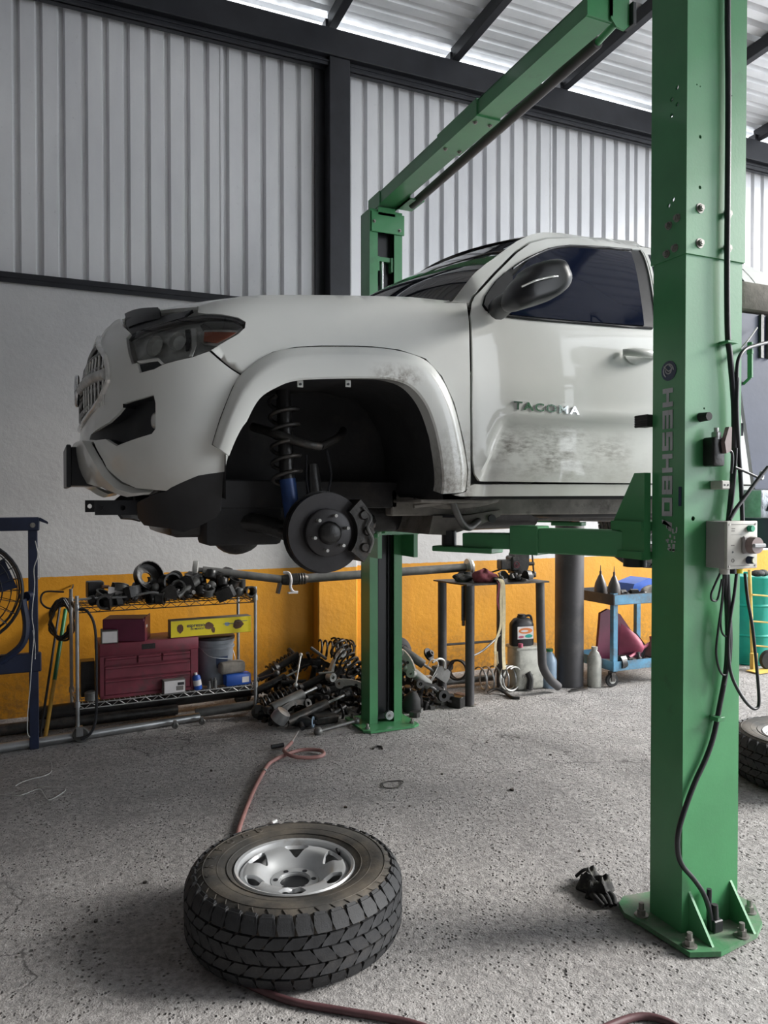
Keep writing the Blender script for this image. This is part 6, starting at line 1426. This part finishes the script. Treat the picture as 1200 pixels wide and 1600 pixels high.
for k, (x, z, w_, h_, m_) in enumerate(((0, .13, .13, .05, 'orange'), (-.01, .128, .07, .018, 'white_card'), (.03, .085, .07, .03, 'teal'), (-.04, .08, .05, .02, 'pink'))):
    b = MB(); b.prism([(x+w_/2*math.cos(a), z+h_/2*math.sin(a)) for a in [2*PI*i/14 for i in range(14)]], 'y', -.0718-.0006*k, -.0708); b.build('print', m_, lb, 0)
b = MB(); b.cyl((0,0,0), (0,0,.03), .02, n=14); tag(place(b.build('bottle_top', 'pink'), (3.63, 5.37, .366)), 'small pink cap on the white pail', 'cap')
jug('blue_jug', 'pale blue plastic bottle behind the bent bench leg', .062, .33, 'jug_blue', 'green_stick', (3.93, 5.38, 0), False, .4)
jug('white_bottle', 'grimy white bottle standing beside the grey pipe', .060, .34, 'jug_white', 'jug_white', (4.30, 5.25, 0), False, .38)
b = MB(); b.tube([gr(762,1085)+Vector((0,0,.015)), gr(775,1084)+Vector((0,0,.04)), gr(790,1086)+Vector((0,0,.015)), gr(800,1092)+Vector((0,0,.012)), gr(812,1093)+Vector((0,0,.012))], .012, 8, 5); one(b, 'bent_lever', 'iron', 'dark bent lever lying on the floor under the bench', 'lever')
b = MB(); b.prism([(-.1, -.02), (.1, -.015), (.12, .02), (-.05, .03)], 'z', 0, .012); tag(place(b.build('flat_scrap', 'iron'), gr(905,1080)+Vector((0,.02,.001)), (0,0,.1)), 'flat dark scrap on the floor at the foot of the grey pipe', 'scrap')
b = MB(); P = [gr(812,1070), gr(822,1052, .0), gr(828,1045)]; b.tube([(3.70, 5.34, .012), (3.72, 5.36, .09), (3.70, 5.37, .15)], .028, 8, 5); one(b, 'black_boot', 'rubber', 'black rubber piece leaning on the white pail', 'rubber')
# ---- big grey steel pipe
b = MB(); b.lathe([(.108, 0), (.122, 0), (.122, 1.38), (.108, 1.38)], (4.135, 5.38, 0), (0,0,1), 36, closed=True); one(b, 'steel_pipe', 'pipe_grey', 'thick dark grey pipe standing upright beside the bench', 'pipe')
# ---- blue cart
t = thing('tool_cart', 'worn light blue steel cart with a tray and castors', 'cart', (4.8, 5.4, 0))
CX0, CX1, CY0, CY1 = 4.44, 5.12, 5.15, 5.66
for (x, y) in ((CX0, CY0), (CX1, CY0), (CX0, CY1), (CX1, CY1)):
    b = MB(); b.box(x-.022, x+.022, y-.003, y+.003, .13, .80).box(x-.022 if x > 4.8 else x-.025, x+.025 if x > 4.8 else x-.019, y, y+.04 if y < 5.4 else y-.04, .13, .80); b.build('leg', 'cart_blue', t, 0)
    b = MB(); b.lathe([(.012, -.014), (.055, -.014), (.06, 0), (.055, .014), (.012, .014)], (x-.02, y+.02, .06), (.15, 1, 0), 22, closed=True); w = b.build('caster_wheel', 'rubber', t)
    b = MB(); b.lathe([(.0, -.016), (.03, -.016), (.032, 0), (.03, .016), (0, .016)], (x-.02, y+.02, .06), (.15, 1, 0), 16); b.build('hub', 'light_metal', w)
    b = MB(); b.box(x-.04, x+.0, y-.004, y-.001, .05, .13).box(x-.04, x+.0, y+.041, y+.044, .05, .13).box(x-.04, x+.01, y-.004, y+.044, .125, .132); b.build('fork', 'iron', w, 0)
def tray(z0, z1, name):
    b = MB(); b.box(CX0-.03, CX1+.03, CY0-.01, CY1+.01, z0, z0+.006).box(CX0-.03, CX1+.03, CY0-.014, CY0-.008, z0, z1).box(CX0-.03, CX1+.03, CY1+.008, CY1+.014, z0, z1).box(CX0-.034, CX0-.028, CY0-.01, CY1+.01, z0, z1).box(CX1+.028, CX1+.034, CY0-.01, CY1+.01, z0, z1); return b.build(name, 'cart_blue' if z0 < .5 else 'pipe_grey', t, 0)
tray(.70, .79, 'top_tray'); tray(.14, .22, 'lower_tray')
b = MB(); b.box(CX0-.02, CX1+.03, CY0-.0155, CY0-.0135, .705, .785); b.build('tray_front', 'cart_blue', t, 0)
CT = .7065
for k, (x, y) in enumerate(((4.47, 5.38), (4.50, 5.24))):
    t = thing('oil_can', ('dark grey pointed oil can at the back of the cart tray', 'dark grey pointed oil can at the front of the cart tray')[k], 'oil can', group='oil cans on the cart')
    b = MB(); b.lathe([(0, 0), (.050, 0), (.054, .006), (.054, .12), (.046, .16), (.02, .22), (.011, .235), (0, .235)], n=26); b.build('body', 'cone_grey', t)
    b = MB(); b.cyl((0, 0, .23), (0, 0, .265), .010, n=12).cyl((0, 0, .26), (0, 0, .315), .005, .002, 8); b.build('nozzle', 'cone_grey', t)
    place(t, (x, y, CT))
b = MB(); b.prism([(0, 0), (.30, 0), (.33, .07), (.24, .10), (.05, .075)], 'y', 0, .22); tag(place(b.build('blue_tub', 'blue_plastic'), (4.76, 5.32, CT+.06), (0, -.1, .1)), 'blue plastic tub on the cart tray', 'tub')
lump('tan_rag', (4.93, 5.24, CT+.05), .12, .07, .07, 'block', 'tan rag on the cart tray below the blue tub', 'rag', 12)
random.seed(31)
for k in range(9):
    o = kind(('bush', 'joint', 'mount', 'cup')[k % 4], k+1); place(o, (4.60+.05*(k % 5), 5.22+.09*(k//5), CT+.03), (random.choice((0, 1.57)), random.uniform(0, .5), random.uniform(0, 6)), sc=.8)
    tag(o, ORD[k]+' small dark part placed in the upper tray of the blue cart', 'part', 'small parts on the cart')
b = MB(); b.box(0, .20, 0, .14, 0, .05, .012, 2); tag(place(b.build('dark_tray', 'dark_oil'), (4.58, 5.44, CT), (0,0,.1)), 'black tray at the back of the cart', 'tray')
LT = .1465
def shellpiece(name, mat, label, pts, th_=.012):
    b = MB(); b.prism(pts, 'y', 0, th_); return tag(b.build(name, mat), label, 'panel')
t = thing('plastic_hood', 'maroon and pink plastic cover standing in the lower part of the cart', 'cover')
b = MB(); b.prism([(0, 0), (.42, 0), (.44, .10), (.36, .26), (.22, .40), (.08, .44), (0, .40)], 'y', 0, .03); b.build('back_shell', 'wine', t, 0)
b = MB(); n = 10; vs = []
for i in range(n+1):
    for j in range(7):
        u = i/n; q = j/6; vs.append((.22+.26*u, -.02-.14*math.sin(PI*u)*math.sin(PI*q*.9), .02+q*(.30-.16*u)))
b.add(vs, [(i*7+j, i*7+j+1, i*7+8+j, i*7+7+j) for i in range(n) for j in range(6)]); b.build('pink_bulge', 'pink', t, 60)
place(t, (4.335, 5.40, LT+.05), (0, .10, .0)); t.location.x = 4.45
b = MB(); b.prism([(0, 0), (.22, .0), (.20, .10), (.06, .24), (0, .2)], 'y', 0, .05); tag(place(b.build('car_panel', 'dark_oil'), (4.86, 5.45, LT), (.1, 0, 0)), 'dark angular panel in the lower cart tray', 'panel')
b = MB(); b.cyl((4.62, 5.24, LT+.05), (5.06, 5.36, LT+.17), .014, n=10).cyl((5.04, 5.33, LT+.02), (5.07, 5.40, LT+.2), .02, n=10); one(b, 'pink_rod', 'pink', 'pink rod lying across the lower cart tray', 'rod')
b = MB(); b.prism([(0, 0), (.10, .02), (.16, .19), (.12, .20), (.02, .06)], 'y', 0, .09); tag(place(b.build('grey_wedge', 'block'), (4.90, 5.22, LT), (0, 0, .2)), 'brown grey wedge standing in the lower cart tray', 'part')
random.seed(33)
for k in range(10):
    o = kind(('mount', 'joint', 'bush', 'cup')[k % 4], k+2); place(o, (4.52+.055*k, 5.19+.03*(k % 3), LT+.03), (random.choice((0, 1.57)), random.uniform(0, .5), random.uniform(0, 6)), sc=.85)
    tag(o, ORD[k]+' small dark part from the left in the lower cart tray', 'part', 'small parts in the lower cart tray')
# ---- teal drum and yellow hand truck at the right edge
t = thing('steel_drum', 'teal green drum at the right edge beyond the near post', 'drum')
b = MB(); b.lathe([(0, .0), (.285, 0), (.292, .012), (.285, .025), (.285, .27), (.297, .285), (.285, .30), (.285, .56), (.297, .575), (.285, .59), (.285, .83), (.292, .842), (.285, .855), (.27, .85), (.27, .835), (0, .835)], n=48); b.build('body', 'teal', t)
b = MB(); b.cyl((.15, 0, .835), (.15, 0, .848), .03, n=16); b.build('bung', 'light_metal', t)
place(t, (6.40, 5.50, 0), (0, 0, .3))
t = thing('hand_truck', 'cream yellow hand truck with a small wheel before the teal drum', 'hand truck', (6.15, 5.15, 0))
b = MB(); b.tube([(6.10, 5.18, .03), (6.10, 5.20, .5), (6.12, 5.24, .93)], .016, 10, 4); b.build('upright', 'yellow_paint', t)
b = MB(); b.tube([(6.30, 5.10, .03), (6.31, 5.12, .3), (6.28, 5.12, .42), (6.32, 5.14, .6), (6.31, 5.16, .93)], .013, 10, 5); b.build('upright', 'yellow_paint', t)
for z in (.22, .45, .70):
    b = MB(); b.cyl((6.10, 5.19, z), (6.31, 5.12, z-.02), .008, n=8); b.build('cross_bar', 'yellow_paint', t)
b = MB(); b.box(5.95, 6.30, 4.98, 5.12, .008, .016).box(6.04, 6.10, 5.12, 5.16, .01, .16); b.build('toe_plate', 'yellow_paint', t, 0)
b = MB(); b.lathe([(.02, -.02), (.085, -.022), (.095, -.012), (.095, .012), (.085, .022), (.02, .02)], (6.20, 5.08, .097), (.3, 1, 0), 28, closed=True); w = b.build('wheel', 'rubber', t)
b = MB(); b.lathe([(0, -.018), (.05, -.016), (.055, 0), (.05, .016), (0, .018)], (6.20, 5.08, .097), (.3, 1, 0), 20); b.build('hub', 'grey_metal', w)
b = MB(); b.sphere((6.30, 5.30, .885), .055, (1.4, 1, .6)).sphere((6.42, 5.34, .88), .05, (1.2, 1, .7)); tag(b.build('dark_rag', 'rag_black'), 'dark rag lying on the teal drum', 'rag')

# ------------------------------------------------------------------ near post: control box, cables, valve
cbx_ = thing('control_box', 'beige electric control box with a round switch on the near lift post', 'control box', (2.28, 2.03, 1.35))
BX0, BX1, BY0, BY1, BZ0, BZ1 = 2.209, 2.357, 1.985, 2.083, 1.352, 1.521
b = MB(); b.box(BX0, BX1, BY0+.012, BY1, BZ0, BZ1, .004, 2); b.build('case', 'grey_door', cbx_)
b = MB(); b.box(BX0-.001, BX1+.001, BY0, BY0+.014, BZ0-.001, BZ1+.001, .004, 2); fr = b.build('front_cover', 'beige_box', cbx_)
for x in (BX0+.010, BX1-.010):
    for z in (BZ0+.010, BZ1-.010):
        b = MB(); b.cyl((x, BY0, z), (x, BY0-.002, z), .004, n=10); b.build('screw', 'bolt', fr)
b = MB(); b.cyl((2.315, BY0, 1.495), (2.315, BY0-.014, 1.495), .012, n=18); b.build('start_button', 'btn_green', cbx_)
b = MB(); b.cyl((2.315, BY0-.014, 1.495), (2.315, BY0-.017, 1.495), .010, n=18); b.build('button_cap', 'btn_green', cbx_)
b = MB(); b.box(2.277, 2.342, BY0-.012, BY0, 1.405, 1.468, .004); b.build('switch_base', 'grey_door', cbx_)
b = MB(); b.cyl((2.312, BY0-.012, 1.436), (2.312, BY0-.040, 1.436), .031, .029, 26); kn = b.build('rotary_switch', 'knob_brown', cbx_)
b = MB(); b.box(2.283, 2.341, BY0-.052, BY0-.040, 1.429, 1.443, .003); b.build('switch_grip', 'label_grey', kn)
b = MB(); b.cyl((2.313, BY0, 1.382), (2.313, BY0-.022, 1.382), .0145, .0125, 18); kb = b.build('lower_knob', 'logo_blue', cbx_)
b = MB(); b.cyl((2.313, BY0-.022, 1.382), (2.313, BY0-.027, 1.382), .011, n=18); b.build('knob_cap', 'btn_cream', kb)
for (x0, x1, z0, z1) in ((2.228, 2.246, 1.494, 1.497), (2.228, 2.244, 1.486, 1.489), (2.226, 2.243, 1.434, 1.438), (2.228, 2.345, 1.509, 1.511), (2.228, 2.300, 1.474, 1.4745), (2.226, 2.32, 1.362, 1.364)):
    b = MB(); b.box(x0, x1, BY0-.0006, BY0, z0, z1); b.build('print_line', 'grey_card', fr, 0)
b = MB(); b.cyl((2.235, BY0, 1.412), (2.235, BY0-.0008, 1.412), .004, n=12); b.build('print_dot', 'plastic_black', fr)
b = MB(); b.torus((2.236, BY0-.0005, 1.382), (0,1,0), .006, .0012, 16, 5); b.build('print_ring', 'grey_card', fr)
for x, m_ in ((2.245, 'beige_box'), (2.285, 'plastic_black'), (2.318, 'yellow_card')):
    b = MB(); b.cyl((x, 2.03, BZ0), (x, 2.03, BZ0-.022), .014 if m_ != 'beige_box' else .018, n=16); b.build('gland', m_, cbx_)
CG = 'cables on the near lift post'
def cable(pts, r, label, d=2.055, n=8, mat='cable', name='cable'):
    P = [at(p[0], p[1], p[2] if len(p) > 2 else d) for p in pts]; b = MB(); b.tube(P, r, n, 6); return one(b, name, mat, label, 'cable', CG, 60)
cable([(1137,-60), (1137,40), (1138,150), (1137,300), (1136,420), (1137,520), (1141,560), (1147,640), (1146,730), (1139,812)], .0105, 'thick black conduit running down the face of the near post into the box', 2.06)
cable([(1152,590), (1151,640), (1154,700), (1158,760), (1160,815)], .008, 'black cable down the right edge of the near post into the box', 2.05)
cable([(1150,700), (1148,740), (1143,790), (1136,815)], .006, 'thin black cable above the left half of the control box', 2.045)
cable([(1200,535,2.15), (1180,540,2.10), (1163,547,2.06), (1153,565,2.05), (1151,600,2.05), (1152,650,2.05)], .007, 'black hose curving from the near post out to the right edge', 2.06)
cable([(1140,812), (1150,795), (1163,778), (1182,752), (1200,730)], .0075, 'black cable slanting from the control box up to the right edge', 2.04)
cable([(1148,730), (1165,737), (1182,745)], .005, 'thin black cable from the valve to the right', 2.04)
cable([(1131,896,2.03), (1128,940,2.045), (1122,985,2.05), (1119,1020), (1124,1046), (1132,1055), (1140,1040), (1143,1000), (1141,950,2.045), (1136,896,2.03)], .0042, 'narrow hanging cable loop under the control box', 2.05)
cable([(1125,896,2.035), (1115,918,2.05), (1111,930,2.05), (1113,938,2.05), (1121,936,2.05), (1128,905,2.035)], .004, 'smallest cable loop under the left of the control box', 2.05)
cable([(1133,896,2.03), (1130,930,2.05), (1126,970,2.05), (1129,990,2.05), (1137,994,2.05), (1143,985,2.05)], .0035, 'short thin cable bow in the bundle under the control box', 2.048)
cable([(1133,896,2.03), (1136,950,2.055), (1137,1000,2.062), (1134,1050,2.068), (1124,1105,2.07), (1115,1150,2.07), (1103,1185,2.07), (1086,1222,2.07), (1071,1262,2.07), (1060,1300,2.068), (1059,1330,2.068), (1066,1352,2.068), (1085,1375,2.068), (1100,1398,2.062), (1109,1425,2.055), (1112,1452,2.05)], .0095, 'thick black cable snaking down the near post to its base', 2.068)
cable([(1137,896,2.03), (1139,950,2.04), (1140,1000,2.045), (1137,1040,2.05), (1130,1070,2.055)], .0075, 'second thick cable in the bundle under the control box', 2.04)
cable([(1151,896,2.03), (1147,930,2.03), (1140,975,2.03), (1138,1020,2.03), (1143,1055,2.025), (1157,1085,2.02), (1172,1104,2.02), (1182,1107,2.02), (1186,1095,2.02), (1183,1050,2.02), (1179,1010,2.02), (1175,975,2.02), (1168,935,2.02), (1164,896,2.03)], .0058, 'large black cable loop hanging past the right edge of the near post', 2.03)
b = MB(); p = at(1120, 1123, 2.06); b.box(p.x-.012, p.x+.026, 2.045, 2.085, p.z-.008, p.z+.008, .002); one(b, 'cable_clip', 'green', 'green clip holding the thick cable to the near post', 'clip')
b = MB(); p = at(1140, 536, 2.06); b.box(p.x-.03, p.x+.022, 2.040, 2.085, p.z-.004, p.z+.006, .002); one(b, 'cable_clip', 'green', 'upper green bracket holding the conduit to the near post', 'clip')
t = thing('cable_socket', 'black plug block on the base plate of the near post', 'plug', at(1112, 1460, 2.05))
p = Vector((2.235, 2.052, .024)); b = MB(); b.box(p.x-.022, p.x+.022, p.y-.02, p.y+.02, p.z, p.z+.045, .004); b.build('block', 'plastic_black', t)
b = MB(); b.cyl((p.x, p.y, p.z+.045), (p.x, p.y, p.z+.095), .014, .011, 14); b.build('sleeve', 'rubber', t)
b = MB(); b.cyl((p.x-.016, p.y+.012, p.z+.04), (p.x-.016, p.y+.012, p.z+.15), .009, n=12); b.build('pin', 'black_steel', t)
# valve block and knobs on the bright face
t = thing('lock_valve', 'dark valve block with a lever on the bright face of the near post', 'valve', at(1118, 710, 2.06))
def fp(x, y, d=2.06): return at(x, y, d)
c = fp(1112, 705); b = MB(); b.box(c.x-.02, c.x+.035, 2.03, 2.085, c.z-.055, c.z+.05, .008, 2); b.build('block', 'dark_oil', t)
b = MB(); b.prism([(c.x+.012, c.z+.03), (c.x+.032, c.z+.085), (c.x+.046, c.z+.085), (c.x+.044, c.z+.0), (c.x+.02, c.z-.01)], 'y', 2.012, 2.03); b.build('lever', 'knob_brown', t, 0)
c2 = fp(1114, 682); b = MB(); b.box(c2.x-.012, c2.x+.012, 2.03, 2.06, c2.z-.016, c2.z+.016, .004).cyl((c2.x, 2.045, c2.z+.014), (c2.x, 2.045, c2.z+.03), .008, n=12); b.build('cap', 'zinc', t)
c3 = fp(1128, 757, 2.05); b = MB(); b.box(c3.x-.022, c3.x+.020, 2.03, 2.085, c3.z-.018, c3.z+.014, .004); pl = b.build('connector', 'beige_box', t)
for dx in (-.008, .008):
    b = MB(); b.cyl((c3.x+dx, 2.030, c3.z-.002), (c3.x+dx, 2.0285, c3.z-.002), .0035, n=10); b.build('pin_hole', 'plastic_black', pl)
b = MB(); b.tube([(c.x+.02, 2.035, c.z+.01), (c.x+.055, 2.025, c.z-.0), (c.x+.07, 2.03, c.z-.03), (c.x+.075, 2.04, c.z-.08)], .005, 8, 5); b.build('pipe', 'cable', t)
k = fp(1103, 651); b = MB(); b.cyl((k.x, 2.085, k.z), (k.x, 2.045, k.z), .017, .015, 18); one(b, 'rubber_stop', 'rubber', 'black rubber stop on the bright face of the near post above the valve', 'stop')
# dark machine at the right edge behind the near post
t = thing('hydraulic_unit', 'dark blue grey machine with a silver block at the right edge behind the near post', 'machine', (2.72, 2.25, 1.45))
b = MB(); TP = [(2.50, 2.33), (2.50, 2.05), (2.585, 1.64), (2.95, 1.64), (3.0, 2.05), (3.0, 2.33)]; b.add([(x, 2.19, z) for x, z in TP]+[(x+(.11 if x < 2.7 else -.02), 2.30, z) for x, z in TP], [list(range(6)), list(reversed(range(6, 12)))]+[(i, (i+1) % 6, 6+(i+1) % 6, 6+i) for i in range(6)]); b.build('tank', 'machine', t, 0)
b = MB(); b.box(2.485, 3.02, 2.175, 2.29, 2.34, 2.455, .02, 2); b.build('top_cover', 'block', t)
for x in (2.60, 2.64): b = MB(); b.box(x, x+.016, 2.18, 2.19, 2.16, 2.33); b.build('strap', 'grey_metal', t, 0)
b = MB(); b.box(2.548, 2.85, 2.13, 2.26, 1.525, 1.638, .012, 2); sb_ = b.build('valve_block', 'silver_cast', t)
b = MB(); b.prism([(2.575, 1.555), (2.62, 1.548), (2.64, 1.58), (2.66, 1.55), (2.70, 1.56), (2.69, 1.60), (2.60, 1.595)], 'y', 2.122, 2.131); b.build('cast_rib', 'machine', sb_, 0)
b = MB(); b.lathe([(0, 0), (.12, .005), (.14, .03), (.145, .10), (.145, .125), (0, .125)], (2.74, 2.25, 1.40), (0,0,1), 30); b.build('motor', 'machine', t)
b = MB(); b.box(2.385, 2.53, 2.20, 2.24, 1.85, 1.90).box(2.385, 2.53, 2.20, 2.24, 2.20, 2.25); b.build('bracket', 'black_steel', t, 0)
b = MB(); p, q = at(1172, 535, 2.16), at(1172, 590, 2.16); b.cyl(p, q, .010, n=12).cyl(p+Vector((0,0,-.03)), p+Vector((0,0,-.045)), .012, n=12); b.cyl(q, q+Vector((0, .03, -.02)), .006, n=8); b.build('green_handle', 'green', t)
b = MB(); b.tube([at(1157,545,2.12), at(1170,530,2.12), at(1183,512,2.17)], .003, 6); b.build('bright_wire', 'light_metal', t)
b = MB(); b.torus(at(1190,743,2.10), (.4, -1, 0), .014, .005, 18, 8); b.build('hose_eye', 'steel', t)
# glove by the base
def glove():
    t = thing('work_glove', 'crumpled black work glove on the floor beside the near post base', 'glove', (2.05, 2.43, 0))
    n, m = 26, 12; vs = []; random.seed(2)
    A = Vector((2.085, 2.585, 0)); B_ = Vector((2.020, 2.40, 0)); ax = (B_-A); L = ax.length; ax.normalize(); sd = Vector((-ax.y, ax.x, 0))
    for i in range(n+1):
        u = i/n; wd_ = .066*(math.sin(PI*min(1, u*1.05+.02))**.45)+.010*math.sin(u*17)
        for j in range(m+1):
            q = j/m*2-1; h = .046*(1-q*q)**.5*(.5+.5*math.sin(PI*u)**.5)*(1+.45*math.sin(9*u+5*q)+.35*math.sin(23*u-7*q))
            p = A+ax*(u*L)+sd*(q*wd_)+sd*.01*math.sin(14*u); vs.append((p.x, p.y, max(.004, h+.006)))
    b = MB(); b.add(vs, [(i*(m+1)+j, i*(m+1)+j+1, (i+1)*(m+1)+j+1, (i+1)*(m+1)+j) for i in range(n) for j in range(m)]); k0 = len(vs)
    b.add([(v[0], v[1], .002) for v in vs], [(i*(m+1)+j+1, i*(m+1)+j, (i+1)*(m+1)+j, (i+1)*(m+1)+j+1) for i in range(n) for j in range(m)])
    b.build('palm', 'rag_black', t, 70)
    for k in range(4):
        p = B_+sd*(.036-.024*k)-ax*.03; b = MB(); b.tube([p+Vector((0,0,.02)), p+ax*.035+Vector((0,0,.024)), p+ax*(.065+.006*(k % 2))+sd*.008*(k-1)+Vector((0,0,.012))], lambda q: .0135-.004*q, 10, 4); b.build('finger', 'rag_black', t, 60)
    b = MB(); P = [A+sd*(.05-.1*i/10)+Vector((0,0,.012+.03*math.sin(PI*i/10))) for i in range(11)]; b.tube(P, .007, 8, 3); b.build('cuff', 'rubber', t, 60)
glove()
